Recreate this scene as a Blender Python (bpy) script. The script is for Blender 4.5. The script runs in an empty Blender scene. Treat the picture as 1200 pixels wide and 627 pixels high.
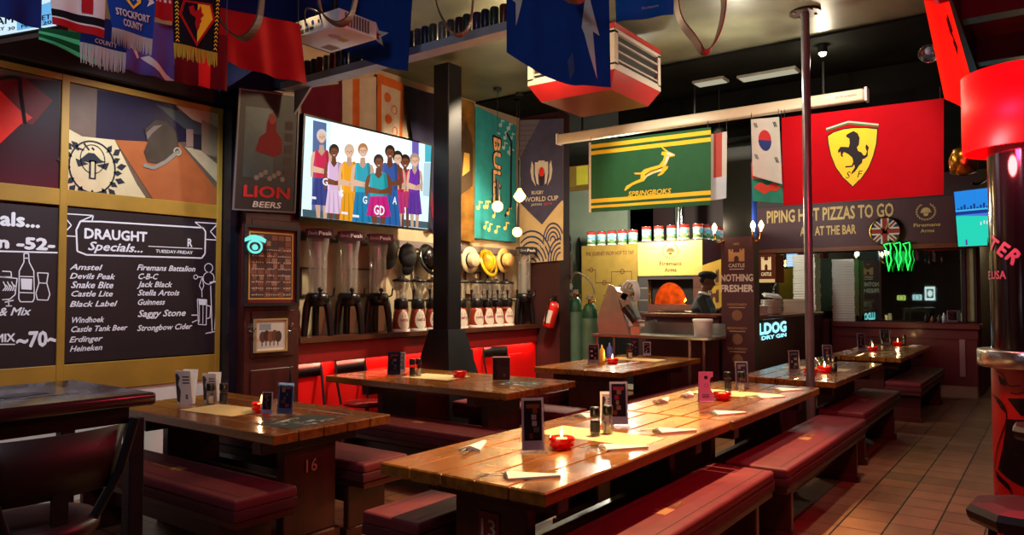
import bpy, bmesh, math, random
from mathutils import Vector as V, Matrix
from mathutils.geometry import tessellate_polygon
random.seed(7)
PI = math.pi
SC = bpy.context.scene
COL = SC.collection

# ---------------------------------------------------------------- camera and survey helpers
CAM_H, YAW, PITCH, FPX = 1.5, math.radians(36.3), math.radians(2.05), 870.0
_c, _s = math.cos, math.sin
CF = V((_c(YAW)*_c(PITCH), _s(YAW)*_c(PITCH), _s(PITCH)))
CR = V((_s(YAW), -_c(YAW), 0))
CU = CR.cross(CF)
CO = V((0, 0, CAM_H))

def _ray(x, y):
    return CF + CR*((x-600)/FPX) + CU*((313.5-y)/FPX)
def _hit(x, y, ax, val):
    d = _ray(x, y); t = (val-CO[ax])/d[ax]
    return CO + d*t
def wx(x, y, X): return _hit(x, y, 0, X)      # survey a photo sight line onto the plane X = const
def wy(x, y, Y): return _hit(x, y, 1, Y)
def wz(x, y, Z): return _hit(x, y, 2, Z)

cam_d = bpy.data.cameras.new('camera'); cam = bpy.data.objects.new('camera', cam_d); COL.objects.link(cam)
cam_d.sensor_width = 36; cam_d.lens = 36*FPX/1200; cam_d.clip_start = .02
cam.matrix_world = Matrix(((CR.x, CU.x, -CF.x, 0), (CR.y, CU.y, -CF.y, 0), (CR.z, CU.z, -CF.z, CAM_H), (0, 0, 0, 1)))
SC.camera = cam

# ---------------------------------------------------------------- materials
def lin(c):
    return tuple((v/255/12.92 if v/255 <= .04045 else ((v/255+.055)/1.055)**2.4) for v in c)
_mats = {}
def mat(name, rgb, rough=.6, metal=0, emit=0, var=.12, scale=8, coat=0, spec=.5, trans=0, bump=0, alpha=1, ecol=None, stretch=None, sub=0):
    if name in _mats: return _mats[name]
    m = bpy.data.materials.new(name); m.use_nodes = True
    nt = m.node_tree; b = nt.nodes['Principled BSDF']; c = lin(rgb)
    b.inputs['Base Color'].default_value = (*c, 1)
    b.inputs['Roughness'].default_value = rough; b.inputs['Metallic'].default_value = metal
    b.inputs['Specular IOR Level'].default_value = spec
    if coat: b.inputs['Coat Weight'].default_value = coat; b.inputs['Coat Roughness'].default_value = .12
    if trans: b.inputs['Transmission Weight'].default_value = trans
    if sub: b.inputs['Subsurface Weight'].default_value = sub
    if alpha < 1: b.inputs['Alpha'].default_value = alpha
    if emit:
        b.inputs['Emission Color'].default_value = (*lin(ecol or rgb), 1); b.inputs['Emission Strength'].default_value = emit
    if var or bump:
        tc = nt.nodes.new('ShaderNodeTexCoord'); mp = nt.nodes.new('ShaderNodeMapping'); nz = nt.nodes.new('ShaderNodeTexNoise')
        nz.inputs['Scale'].default_value = scale; nz.inputs['Detail'].default_value = 5
        if stretch: mp.inputs['Scale'].default_value = stretch
        nt.links.new(tc.outputs['Object'], mp.inputs[0]); nt.links.new(mp.outputs[0], nz.inputs['Vector'])
        if var:
            r = nt.nodes.new('ShaderNodeValToRGB')
            r.color_ramp.elements[0].position = .3; r.color_ramp.elements[1].position = .7
            r.color_ramp.elements[0].color = (*[v*(1-var) for v in c], 1); r.color_ramp.elements[1].color = (*[min(1, v*(1+var)) for v in c], 1)
            nt.links.new(nz.outputs['Fac'], r.inputs[0]); nt.links.new(r.outputs[0], b.inputs['Base Color'])
        if bump:
            bp = nt.nodes.new('ShaderNodeBump'); bp.inputs['Strength'].default_value = bump; bp.inputs['Distance'].default_value = .01
            nt.links.new(nz.outputs['Fac'], bp.inputs['Height']); nt.links.new(bp.outputs[0], b.inputs['Normal'])
    _mats[name] = m
    return m
def ink(r, g, b, rough=.7, spec=.3):
    return mat('ink_%d_%d_%d' % (r, g, b), (r, g, b), rough, var=.05, spec=spec)
def lum(r, g, b, e=1.0):
    n = 'glow_%d_%d_%d_%d' % (r, g, b, int(e*100))
    return mat(n, (0, 0, 0), .4, emit=e, ecol=(r, g, b), var=0, spec=.1)
def clear(name, tint=(235, 240, 240), gloss=.12, rough=.03, milk=0):
    if name in _mats: return _mats[name]
    m = bpy.data.materials.new(name); m.use_nodes = True; nt = m.node_tree
    for n in list(nt.nodes): nt.nodes.remove(n)
    o = nt.nodes.new('ShaderNodeOutputMaterial'); mx = nt.nodes.new('ShaderNodeMixShader'); t = nt.nodes.new('ShaderNodeBsdfTransparent'); g = nt.nodes.new('ShaderNodeBsdfGlossy')
    lw = nt.nodes.new('ShaderNodeLayerWeight'); lw.inputs[0].default_value = .35
    ma = nt.nodes.new('ShaderNodeMath'); ma.operation = 'MULTIPLY_ADD'; ma.inputs[1].default_value = .6; ma.inputs[2].default_value = gloss*.5
    t.inputs[0].default_value = (*lin(tint), 1); g.inputs['Roughness'].default_value = rough; g.inputs['Color'].default_value = (.9, .9, .9, 1)
    nt.links.new(lw.outputs['Fresnel'], ma.inputs[0]); nt.links.new(ma.outputs[0], mx.inputs[0]); nt.links.new(t.outputs[0], mx.inputs[1]); nt.links.new(g.outputs[0], mx.inputs[2]); nt.links.new(mx.outputs[0], o.inputs[0])
    if milk:
        df = nt.nodes.new('ShaderNodeBsdfDiffuse'); df.inputs[0].default_value = (.9, .9, .88, 1); m2 = nt.nodes.new('ShaderNodeMixShader'); m2.inputs[0].default_value = milk
        nt.links.new(mx.outputs[0], m2.inputs[1]); nt.links.new(df.outputs[0], m2.inputs[2]); nt.links.new(m2.outputs[0], o.inputs[0])
    _mats[name] = m
    return m
def wood(name, c0, c1, rough=.3, coat=.3, axis=0, bump=.05, fine=26):
    if name in _mats: return _mats[name]
    m = bpy.data.materials.new(name); m.use_nodes = True; nt = m.node_tree; b = nt.nodes['Principled BSDF']
    tc = nt.nodes.new('ShaderNodeTexCoord'); mp = nt.nodes.new('ShaderNodeMapping')
    sc = [fine, fine, fine]; sc[axis] = 1.6; mp.inputs['Scale'].default_value = sc
    nz = nt.nodes.new('ShaderNodeTexNoise'); nz.inputs['Scale'].default_value = 1; nz.inputs['Detail'].default_value = 6; nz.inputs['Distortion'].default_value = .3
    n2 = nt.nodes.new('ShaderNodeTexNoise'); n2.inputs['Scale'].default_value = 2.2; n2.inputs['Detail'].default_value = 3
    r = nt.nodes.new('ShaderNodeValToRGB'); r.color_ramp.elements[0].position = .32; r.color_ramp.elements[1].position = .68
    r.color_ramp.elements[0].color = (*lin(c0), 1); r.color_ramp.elements[1].color = (*lin(c1), 1)
    ad = nt.nodes.new('ShaderNodeMath'); ad.operation = 'MULTIPLY_ADD'; ad.inputs[1].default_value = .45; 
    mu = nt.nodes.new('ShaderNodeMath'); mu.operation = 'MULTIPLY'; mu.inputs[1].default_value = .6
    L = nt.links.new
    L(tc.outputs['Object'], mp.inputs[0]); L(mp.outputs[0], nz.inputs['Vector']); L(tc.outputs['Object'], n2.inputs['Vector'])
    L(nz.outputs['Fac'], mu.inputs[0]); L(n2.outputs['Fac'], ad.inputs[0]); L(mu.outputs[0], ad.inputs[2]); L(ad.outputs[0], r.inputs[0]); L(r.outputs[0], b.inputs['Base Color'])
    rr = nt.nodes.new('ShaderNodeMapRange'); rr.inputs[3].default_value = rough-.08; rr.inputs[4].default_value = rough+.14
    L(n2.outputs['Fac'], rr.inputs[0]); L(rr.outputs[0], b.inputs['Roughness'])
    bp = nt.nodes.new('ShaderNodeBump'); bp.inputs['Strength'].default_value = bump; bp.inputs['Distance'].default_value = .004
    L(nz.outputs['Fac'], bp.inputs['Height']); L(bp.outputs[0], b.inputs['Normal'])
    if coat: b.inputs['Coat Weight'].default_value = coat; b.inputs['Coat Roughness'].default_value = .15
    _mats[name] = m
    return m

# ---------------------------------------------------------------- surfaces a drawing can lie on
def frame(o, ux, uy):
    o, ux, uy = V(o), V(ux), V(uy); n = ux.cross(uy).normalized()
    return lambda u, v, l=0: o + ux*u + uy*v + n*l
def quad(tl, tr, br, bl, wave=None):          # unit square on four corners, v = 1 at the top; the normal faces the viewer
    tl, tr, br, bl = V(tl), V(tr), V(br), V(bl); n = (tr-tl).cross(tl-bl).normalized()
    def S(u, v, l=0):
        p = (tl*(1-u)+tr*u)*v + (bl*(1-u)+br*u)*(1-v)
        return p + n*(l+(wave(u, v) if wave else 0))
    S.n = n
    S.w = ((tr-tl).length+(br-bl).length)/2; S.h = ((tl-bl).length+(tr-br).length)/2
    return S

_txt = {}
def _glyphs(s, bold):
    k = (s, bold)
    if k not in _txt:
        cu = bpy.data.curves.new('t', 'FONT'); cu.body = s; cu.size = 1; cu.offset = bold; cu.resolution_u = 2
        o = bpy.data.objects.new('t', cu); COL.objects.link(o)
        dg = bpy.context.evaluated_depsgraph_get()
        me = bpy.data.meshes.new_from_object(o.evaluated_get(dg))
        _txt[k] = ([(v.co.x, v.co.y) for v in me.vertices], [tuple(p.vertices) for p in me.polygons])
        bpy.data.meshes.remove(me); bpy.data.objects.remove(o); bpy.data.curves.remove(cu)
    return _txt[k]

class MB:
    def __init__(self): self.v = []; self.f = []; self.mi = []; self.sm = []; self.mats = []
    def _m(self, m):
        if m not in self.mats: self.mats.append(m)
        return self.mats.index(m)
    def add(self, vs, fs, m, smooth=False):
        b = len(self.v); self.v += [V(p) for p in vs]; k = self._m(m)
        for f in fs: self.f.append(tuple(i+b for i in f)); self.mi.append(k); self.sm.append(smooth)
        return self
    def box(self, c, s, m, rot=None, bev=0, seg=1):
        bm = bmesh.new(); bmesh.ops.create_cube(bm, size=1)
        for v in bm.verts: v.co = V((v.co.x*s[0], v.co.y*s[1], v.co.z*s[2]))
        if bev: bmesh.ops.bevel(bm, geom=bm.edges[:], offset=min(bev, min(s)*.45), segments=seg, affect='EDGES', profile=.5)
        R = (rot.to_3x3() if rot is not None else Matrix.Identity(3)); c = V(c)
        bm.verts.index_update()
        vs = [c+R@v.co for v in bm.verts]; fs = [[v.index for v in f.verts] for f in bm.faces]; bm.free()
        return self.add(vs, fs, m, seg > 1)
    def bb(self, lo, hi, m, bev=0, seg=1):
        lo, hi = V(lo), V(hi); return self.box((lo+hi)/2, hi-lo, m, None, bev, seg)
    def cyl(self, p0, p1, r0, m, r1=None, n=16, caps=True, smooth=True):
        p0, p1 = V(p0), V(p1); r1 = r0 if r1 is None else r1; d = (p1-p0).normalized()
        a = d.orthogonal().normalized(); b = d.cross(a)
        vs = []
        for p, r in ((p0, r0), (p1, r1)):
            for i in range(n): t = 2*PI*i/n; vs.append(p+a*(r*_c(t))+b*(r*_s(t)))
        self.add(vs, [(i, (i+1) % n, n+(i+1) % n, n+i) for i in range(n)], m, smooth)
        if caps: self.add(vs, [tuple(range(n-1, -1, -1)), tuple(range(n, 2*n))], m)
        return self
    def tube(self, pts, r, m, n=8, closed=False, caps=True, flat=1.0):
        pts = [V(p) for p in pts]; N = len(pts); rs = r if isinstance(r, (list, tuple)) else [r]*N
        vs = []; up = None
        for i, p in enumerate(pts):
            t = (pts[(i+1) % N]-pts[i-1]) if closed else (pts[min(i+1, N-1)]-pts[max(i-1, 0)])
            t.normalize()
            if up is None: a = t.orthogonal().normalized()
            else: a = (up-t*up.dot(t)); a = a.normalized() if a.length > 1e-5 else t.orthogonal().normalized()
            up = a; b = t.cross(a)
            for k in range(n): q = 2*PI*k/n; vs.append(p+a*(rs[i]*_c(q))+b*(rs[i]*flat*_s(q)))
        fs = []
        for i in range(N if closed else N-1):
            j = (i+1) % N
            for k in range(n): fs.append((i*n+k, i*n+(k+1) % n, j*n+(k+1) % n, j*n+k))
        self.add(vs, fs, m, True)
        if caps and not closed: self.add(vs, [tuple(range(n-1, -1, -1)), tuple(range((N-1)*n, N*n))], m)
        return self
    def lathe(self, prof, m, o=(0, 0, 0), n=24, sx=1, sy=1, smooth=True, rot=None):
        o = V(o); vs = []; R = rot.to_3x3() if rot is not None else None
        for r, z in prof:
            for i in range(n):
                p = V((r*sx*_c(2*PI*i/n), r*sy*_s(2*PI*i/n), z)); vs.append(o+(R@p if R else p))
        fs = [(j*n+i, j*n+(i+1) % n, (j+1)*n+(i+1) % n, (j+1)*n+i) for j in range(len(prof)-1) for i in range(n)]
        return self.add(vs, fs, m, smooth)
    def ball(self, c, r, m, s=(1, 1, 1), n=16, rot=None):
        pr = [(max(1e-4, r*_s(PI*k/(n//2))), -r*_c(PI*k/(n//2))) for k in range(n//2+1)]
        c = V(c); vs = []; R = rot.to_3x3() if rot is not None else None
        for q, z in pr:
            for i in range(n):
                p = V((q*_c(2*PI*i/n)*s[0], q*_s(2*PI*i/n)*s[1], z*s[2])); vs.append(c+(R@p if R else p))
        fs = [(j*n+i, j*n+(i+1) % n, (j+1)*n+(i+1) % n, (j+1)*n+i) for j in range(len(pr)-1) for i in range(n)]
        return self.add(vs, fs, m, True)
    def prism(self, pts, S, l0, l1, m):
        n = len(pts); a = [S(u, v, l0) for u, v in pts]; b = [S(u, v, l1) for u, v in pts]
        tris = tessellate_polygon([[V((u, v, 0)) for u, v in pts]])
        self.add(a+b, [tuple(reversed(t)) for t in tris]+[tuple(i+n for i in t) for t in tris]+[(i, (i+1) % n, n+(i+1) % n, n+i) for i in range(n)], m)
        return self
    def _tris(self, tv, S, m, lift, maxlen):
        out = []
        def go(a, b, c, d):
            if maxlen and d < 8:
                e = [((a[0]-b[0])**2+(a[1]-b[1])**2, 0), ((b[0]-c[0])**2+(b[1]-c[1])**2, 1), ((c[0]-a[0])**2+(c[1]-a[1])**2, 2)]
                L, k = max(e)
                if L > maxlen*maxlen:
                    P = (a, b, c); p, q, r = P[k], P[(k+1) % 3], P[(k+2) % 3]; mm = ((p[0]+q[0])/2, (p[1]+q[1])/2)
                    go(p, mm, r, d+1); go(mm, q, r, d+1); return
            out.append((a, b, c))
        for t in tv: go(*t, 0)
        vs = []; fs = []
        for t in out:
            A = (t[1][0]-t[0][0])*(t[2][1]-t[0][1])-(t[2][0]-t[0][0])*(t[1][1]-t[0][1])
            if A < 0: t = (t[0], t[2], t[1])
            fs.append((len(vs), len(vs)+1, len(vs)+2)); vs += [S(p[0], p[1], lift) for p in t]
        return self.add(vs, fs, m)
    def poly(self, pts, S, m, lift=.002, maxlen=0):
        tr = tessellate_polygon([[V((u, v, 0)) for u, v in pts]])
        return self._tris([tuple(pts[i] for i in t) for t in tr], S, m, lift, maxlen)
    def rect(self, u0, v0, u1, v1, S, m, lift=.002, maxlen=0):
        return self.poly([(u0, v0), (u1, v0), (u1, v1), (u0, v1)], S, m, lift, maxlen)
    def disc(self, cx, cy, rx, ry, S, m, lift=.002, n=24, a0=0, a1=2*PI, maxlen=0):
        return self.poly([(cx+rx*_c(a0+(a1-a0)*i/n), cy+ry*_s(a0+(a1-a0)*i/n)) for i in range(n if a1-a0 >= 2*PI-1e-6 else n+1)], S, m, lift, maxlen)
    def ring(self, cx, cy, rx, ry, w, S, m, lift=.002, n=32, wy_=None, maxlen=0):
        wy_ = w if wy_ is None else wy_; tv = []
        for i in range(n):
            a, b = 2*PI*i/n, 2*PI*(i+1)/n
            p = [(cx+(rx-w*k)*_c(t), cy+(ry-wy_*k)*_s(t)) for k in (0, 1) for t in (a, b)]
            tv += [(p[0], p[1], p[3]), (p[0], p[3], p[2])]
        return self._tris(tv, S, m, lift, maxlen)
    def stroke(self, pts, w, S, m, lift=.002, asp=1.0, maxlen=0):       # a drawn line; asp = height/width of the unit square
        n = 0
        for (x0, y0), (x1, y1) in zip(pts, pts[1:]):
            dx, dy = x1-x0, (y1-y0)*asp; L = math.hypot(dx, dy) or 1e-6
            nx, ny = -dy/L*w/2, dx/L*w/2/asp
            a, b, c, d = (x0+nx, y0+ny), (x1+nx, y1+ny), (x1-nx, y1-ny), (x0-nx, y0-ny)
            n += 1; self._tris([(a, b, c), (a, c, d)], S, m, lift+.0004*(n % 2), maxlen)
        return self
    def text(self, s, S, x, y, h, m, w=None, shear=0, bold=0.0, lift=.003, align='L', asp=1.0, maxlen=0, arc=None, flip=False):
        # cap height h in v units; w = whole width in u units (else natural, corrected by asp = width/height of the surface)
        vs, fs = _glyphs(s, 0)
        if not vs: return self
        k = h/.729; xs = [p[0] for p in vs]; x0, x1 = min(xs), max(xs)
        kx = (w/(x1-x0)) if w else k/asp
        W = (x1-x0)*kx; ox = x - (W/2 if align == 'C' else W if align == 'R' else 0)
        P = [(ox+(p[0]-x0)*kx+shear*p[1]*kx, y+p[1]*k) for p in vs]
        if arc: P = [(q[0], q[1]+arc*((q[0]-x-(W/2 if align == 'L' else 0))**2)) for q in P]
        if flip: P = [(2*x-q[0], q[1]) for q in P]
        tv = []
        for f in fs:
            for i in range(1, len(f)-1): tv.append((P[f[0]], P[f[i]], P[f[i+1]]))
        if bold:         # heavier lettering: shifted copies, each a hair above the last
            bx, by = bold*.8*kx, bold*.8*k
            for n, (dx, dy) in enumerate(((bx, 0), (-bx, 0), (0, by), (0, -by), (bx*.7, by*.7), (-bx*.7, -by*.7))):
                self._tris([tuple((q[0]+dx, q[1]+dy) for q in t) for t in tv], S, m, lift+.0003*(n+1), maxlen)
        return self._tris(tv, S, m, lift, maxlen)
    def sheet(self, S, nu, nv, m, smooth=True, l=0):       # m: a material, or a function (u, v) -> material
        vs = [S(i/nu, j/nv, l) for j in range(nv+1) for i in range(nu+1)]
        g = {}
        for j in range(nv):
            for i in range(nu):
                mm = m((i+.5)/nu, (j+.5)/nv) if not isinstance(m, bpy.types.Material) else m
                g.setdefault(mm.name, (mm, []))[1].append((j*(nu+1)+i, j*(nu+1)+i+1, (j+1)*(nu+1)+i+1, (j+1)*(nu+1)+i))
        b = len(self.v); self.v += vs
        for mm, fs in g.values():
            k = self._m(mm)
            for f in fs: self.f.append(tuple(i+b for i in f)); self.mi.append(k); self.sm.append(smooth)
        return self
    def slab(self, S, m, t, back=None):                    # flat panel of thickness t behind the surface
        f = [S(0, 0), S(1, 0), S(1, 1), S(0, 1)]; g = [S(0, 0, -t), S(1, 0, -t), S(1, 1, -t), S(0, 1, -t)]
        self.add(f+g, [(0, 1, 2, 3), (7, 6, 5, 4), (0, 4, 5, 1), (1, 5, 6, 2), (2, 6, 7, 3), (3, 7, 4, 0)], m); return self
    def border(self, S, wu, wv, m, t0, t1):                # picture frame round the unit square (inside), from lift t0 to t1
        for a in ((0, 0, 1, wv), (0, 1-wv, 1, 1), (0, wv, wu, 1-wv), (1-wu, wv, 1, 1-wv)):
            self.prism([(a[0], a[1]), (a[2], a[1]), (a[2], a[3]), (a[0], a[3])], S, t0, t1, m)
        return self
    def obj(self, name, parent=None, world=False, solid=0, merge=False):
        vs = self.v
        if world and parent is not None:
            inv = WM[parent.name].inverted(); vs = [inv@p for p in vs]
        me = bpy.data.meshes.new(name); me.from_pydata([tuple(p) for p in vs], [], self.f)
        for m in self.mats: me.materials.append(m)
        me.polygons.foreach_set('material_index', self.mi); me.polygons.foreach_set('use_smooth', self.sm); me.update()
        if merge:
            bm = bmesh.new(); bm.from_mesh(me); bmesh.ops.remove_doubles(bm, verts=bm.verts, dist=1e-5); bmesh.ops.recalc_face_normals(bm, faces=bm.faces); bm.to_mesh(me); bm.free()
        o = bpy.data.objects.new(name, me); COL.objects.link(o); WM[o.name] = Matrix.Identity(4)
        if parent is not None: o.parent = parent; WM[o.name] = WM[parent.name]
        if solid:
            md = o.modifiers.new('thickness', 'SOLIDIFY'); md.thickness = solid; md.offset = -1
        return o
    def thing(self, name, label, cat, loc=None, group=None, solid=0):     # a thing that is one mesh; world coordinates, origin at its base
        if loc is None:
            lo = [min(p[i] for p in self.v) for i in range(3)]; hi = [max(p[i] for p in self.v) for i in range(3)]
            loc = ((lo[0]+hi[0])/2, (lo[1]+hi[1])/2, lo[2])
        loc = V(loc); self.v = [p-loc for p in self.v]
        o = self.obj(name, solid=solid); o.location = loc; WM[o.name] = Matrix.Translation(loc)
        return tag(o, label, cat, group)
WM = {}
def tag(o, label, cat, group=None):
    o['label'] = label; o['category'] = cat
    if group: o['group'] = group
    return o
def T(name, label, cat, loc=(0, 0, 0), rz=0, group=None):
    o = bpy.data.objects.new(name, None); COL.objects.link(o); o.empty_display_size = .05
    o.location = loc; o.rotation_euler = (0, 0, rz); WM[o.name] = Matrix.Translation(V(loc))@Matrix.Rotation(rz, 4, 'Z')
    return tag(o, label, cat, group)
KIDS = {}
def dup(root, loc, rz=None, label=None, group=None):
    r = root.copy(); COL.objects.link(r); r.location = loc
    if rz is not None: r.rotation_euler = (0, 0, rz)
    if label: r['label'] = label
    if group: r['group'] = group
    WM[r.name] = Matrix.Translation(V(loc))@Matrix.Rotation(r.rotation_euler.z, 4, 'Z')
    if root.name not in KIDS:
        al = [o for o in bpy.data.objects if o.parent is not None]
        KIDS[root.name] = [(c, [g for g in al if g.parent == c]) for c in al if c.parent == root]
    for c, gs in KIDS[root.name]:
        d = c.copy(); COL.objects.link(d); d.parent = r
        for g in gs:
            e = g.copy(); COL.objects.link(e); e.parent = d
    return r
def structure(name, mb):
    o = mb.obj(name); o['kind'] = 'structure'; return o
def light(kind, name, loc, energy, color, size=.1, target=None, angle=60, blend=.6, sy=None):
    d = bpy.data.lights.new(name, kind); d.energy = energy; d.color = color
    if kind == 'SPOT': d.spot_size = math.radians(angle); d.spot_blend = blend; d.shadow_soft_size = size
    elif kind == 'AREA':
        d.size = size
        if sy: d.shape = 'RECTANGLE'; d.size_y = sy
    else: d.shadow_soft_size = size
    o = bpy.data.objects.new(name, d); COL.objects.link(o); o.location = loc
    if target is not None: o.rotation_euler = (V(target)-V(loc)).to_track_quat('-Z', 'Y').to_euler()
    return o
def rotz(a): return Matrix.Rotation(a, 4, 'Z')
def rotx(a): return Matrix.Rotation(a, 4, 'X')
def roty(a): return Matrix.Rotation(a, 4, 'Y')
def bez(p, n=12):                 # smooth curve through points (Catmull-Rom)
    p = [V(q) for q in p]; out = []
    for i in range(len(p)-1):
        a, b, c, d = p[max(i-1, 0)], p[i], p[i+1], p[min(i+2, len(p)-1)]
        for k in range(n):
            t = k/n; out.append(.5*((2*b)+(c-a)*t+(2*a-5*b+4*c-d)*t*t+(3*b-a-3*c+d)*t*t*t))
    return out+[p[-1]]
# ---------------------------------------------------------------- shared materials
TOP_X = wood('plank_wood', (72, 38, 10), (150, 92, 28), .24, .4, 0)
TOP_Y = wood('plank_wood_red', (82, 34, 14), (140, 74, 30), .28, .3, 0)
DARKW = wood('dark_stained_wood', (40, 10, 8), (70, 20, 14), .4, .15, 2, fine=14)
MAROON = mat('maroon_paint', (92, 24, 24), .38, var=.1, scale=3, coat=.2)
MAROON2 = mat('maroon_board', (66, 20, 30), .55, var=.08, scale=4)
BLACK = mat('black_paint', (22, 22, 25), .4, var=.15)
STEELBLK = mat('black_steel', (26, 26, 31), .35, metal=.3, var=.15, bump=.02)
PLASTIC = mat('black_plastic', (14, 14, 16), .3, var=.05)
STEEL = mat('brushed_steel', (170, 168, 164), .28, metal=1, var=.08, scale=20, stretch=(1, 1, 12))
CHROME = mat('chrome', (205, 205, 205), .12, metal=1, var=0)
GOLD = mat('gold_sheet', (190, 150, 66), .3, metal=.75, var=.12, scale=5)
BRASS = mat('brass', (180, 130, 50), .25, metal=1, var=.05)
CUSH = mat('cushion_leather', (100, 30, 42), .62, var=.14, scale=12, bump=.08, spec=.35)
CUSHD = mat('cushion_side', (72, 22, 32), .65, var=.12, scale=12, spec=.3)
PIPING = mat('cushion_seam', (44, 12, 18), .7, var=0)
WHITE = mat('white_card', (225, 222, 218), .5, var=.03)
PAPER = mat('cream_paper', (196, 176, 132), .7, var=.08, scale=14)
GLASS = clear('clear_glass')
ACRYL = clear('clear_acrylic', (240, 238, 245), .1)
CREAM = mat('cream_wall_paint', (186, 170, 138), .75, var=.1, scale=3)
GREENW = mat('pale_green_plaster', (120, 132, 116), .8, var=.12, scale=2)
REDP = mat('red_wall_paint', (214, 10, 10), .45, var=.08, scale=2)
REDD = mat('dark_red_wall_paint', (128, 14, 16), .45, var=.12, scale=2)
OCHRE = mat('ochre_frame_paint', (150, 116, 36), .5, var=.16, scale=4)
CHALK = mat('chalkboard', (12, 13, 21), .55, var=.25, scale=2.5)
CHALKW = mat('chalk_white', (222, 226, 236), .8, var=0)

def floor_mat():
    m = bpy.data.materials.new('terracotta_tiles'); m.use_nodes = True; nt = m.node_tree; b = nt.nodes['Principled BSDF']; L = nt.links.new
    tc = nt.nodes.new('ShaderNodeTexCoord'); mp = nt.nodes.new('ShaderNodeMapping'); br = nt.nodes.new('ShaderNodeTexBrick')
    br.offset = 0; br.inputs['Scale'].default_value = 1; br.inputs['Brick Width'].default_value = .26; br.inputs['Row Height'].default_value = .26
    br.inputs['Mortar Size'].default_value = .006; br.inputs['Mortar Smooth'].default_value = .2; br.inputs['Bias'].default_value = -.1
    br.inputs['Color1'].default_value = (*lin((142, 100, 74)), 1); br.inputs['Color2'].default_value = (*lin((112, 80, 60)), 1); br.inputs['Mortar'].default_value = (*lin((34, 26, 22)), 1)
    mp.inputs['Location'].default_value = (.03, .12, 0)
    nz = nt.nodes.new('ShaderNodeTexNoise'); nz.inputs['Scale'].default_value = 5; nz.inputs['Detail'].default_value = 6
    mx = nt.nodes.new('ShaderNodeMix'); mx.data_type = 'RGBA'; mx.blend_type = 'MULTIPLY'; mx.inputs[0].default_value = .55
    r = nt.nodes.new('ShaderNodeValToRGB'); r.color_ramp.elements[0].color = (.45, .42, .4, 1); r.color_ramp.elements[1].color = (1, 1, 1, 1); r.color_ramp.elements[0].position = .3; r.color_ramp.elements[1].position = .7
    L(tc.outputs['Object'], mp.inputs[0]); L(mp.outputs[0], br.inputs['Vector']); L(tc.outputs['Object'], nz.inputs['Vector']); L(nz.outputs['Fac'], r.inputs[0])
    L(br.outputs['Color'], mx.inputs[6]); L(r.outputs[0], mx.inputs[7]); L(mx.outputs[2], b.inputs['Base Color'])
    bp = nt.nodes.new('ShaderNodeBump'); bp.invert = True; bp.inputs['Strength'].default_value = .4; bp.inputs['Distance'].default_value = .004
    L(br.outputs['Fac'], bp.inputs['Height']); L(bp.outputs[0], b.inputs['Normal'])
    b.inputs['Roughness'].default_value = .42
    return m
def ceiling_mat():
    m = mat('ceiling_paint', (78, 80, 66), .42, var=.45, scale=2.2, bump=.12, spec=.5); return m

# ---------------------------------------------------------------- the setting
CEIL = 3.94
structure('floor', MB().bb((-3, -2.6, -.1), (15.2, 8.2, 0), floor_mat()))
structure('ceiling', MB().bb((-3, -2.6, CEIL), (15.2, 8.2, CEIL+.1), ceiling_mat()))
structure('ceiling_dark_bay', MB().bb((7.25, .6, CEIL-.03), (12.99, 7.85, CEIL-.004), mat('black_ceiling_paint', (16, 17, 15), .95, var=.3, scale=2, spec=.03)).bb((8.62, .6, 3.36), (12.99, 4.6, CEIL-.03), mat('black_ceiling_paint', (14, 14, 14))))
DARKWALL = mat('dark_wall_paint', (40, 20, 22), .6, var=.2, scale=2)
structure('wall_left', MB().bb((-3, 5.9, 0), (8.2, 6.0, CEIL), mat('stucco_wall', (170, 152, 124), .8, var=.16, scale=4, bump=.1)))
structure('wall_front', MB().bb((-3, -2.6, 0), (-2.9, 5.9, CEIL), DARKWALL))
structure('wall_right', MB().bb((-2.9, -2.6, 0), (15.2, -2.5, CEIL), DARKWALL))
structure('wall_pier', MB().bb((8.2, 5.25, 0), (8.45, 6.0, CEIL), mat('pier_paint', (52, 15, 17), .6, var=.2, scale=3)))
structure('wall_kitchen', MB().bb((11.95, 6.2, 0), (12.05, 8.2, CEIL), GREENW))
structure('wall_kitchen_side', MB().bb((8.45, 7.9, 0), (11.95, 8.0, CEIL), GREENW))
structure('wall_back', MB().bb((13.0, .92, 0), (13.1, 6.2, CEIL), mat('maroon_wall', (46, 16, 22), .55, var=.1, scale=2)))
structure('wall_return', MB().bb((13.1, .92, 0), (15, 1.02, CEIL), DARKWALL))
structure('wall_corridor', MB().bb((15, -2.5, .98), (15.1, 1.02, CEIL), CREAM).bb((14.98, -2.5, 0), (15.1, 1.02, .98), MAROON))
# wainscot under the beer shelf, plinth rail, and the boarded pier that carries the pictures
m = MB().bb((4.31, 5.62, 0), (8.18, 5.66, .86), REDP).bb((4.31, 5.6, .865), (8.18, 5.66, 1.04), REDD)
for x in (5.2, 6.3, 7.35): m.bb((x, 5.612, .2), (x+.5, 5.62, .74), REDP, .006)
structure('trim_1', m)
m = MB().bb((3.74, 5.56, 0), (4.3, 5.88, 3.3), DARKW)
for z0, z1 in ((.1, .85), (.95, 1.36), (1.42, 2.15)): m.bb((3.8, 5.548, z0), (4.24, 5.56, z1), DARKW, .01)
structure('trim_2', m)
# black header over the painted panels and black post at their end
structure('trim_3', MB().bb((-1, 5.72, 3.12), (3.73, 5.88, 3.36), BLACK, .01))
structure('trim_4', MB().bb((3.66, 5.66, 0), (3.735, 5.88, 3.11), mat('black_blue_paint', (16, 18, 30), .35, var=.1)))
structure('trim_5', MB().bb((-1, 5.8, 0), (3.65, 5.88, .78), mat('white_wainscot', (206, 204, 196), .6, var=.06)))
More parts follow.
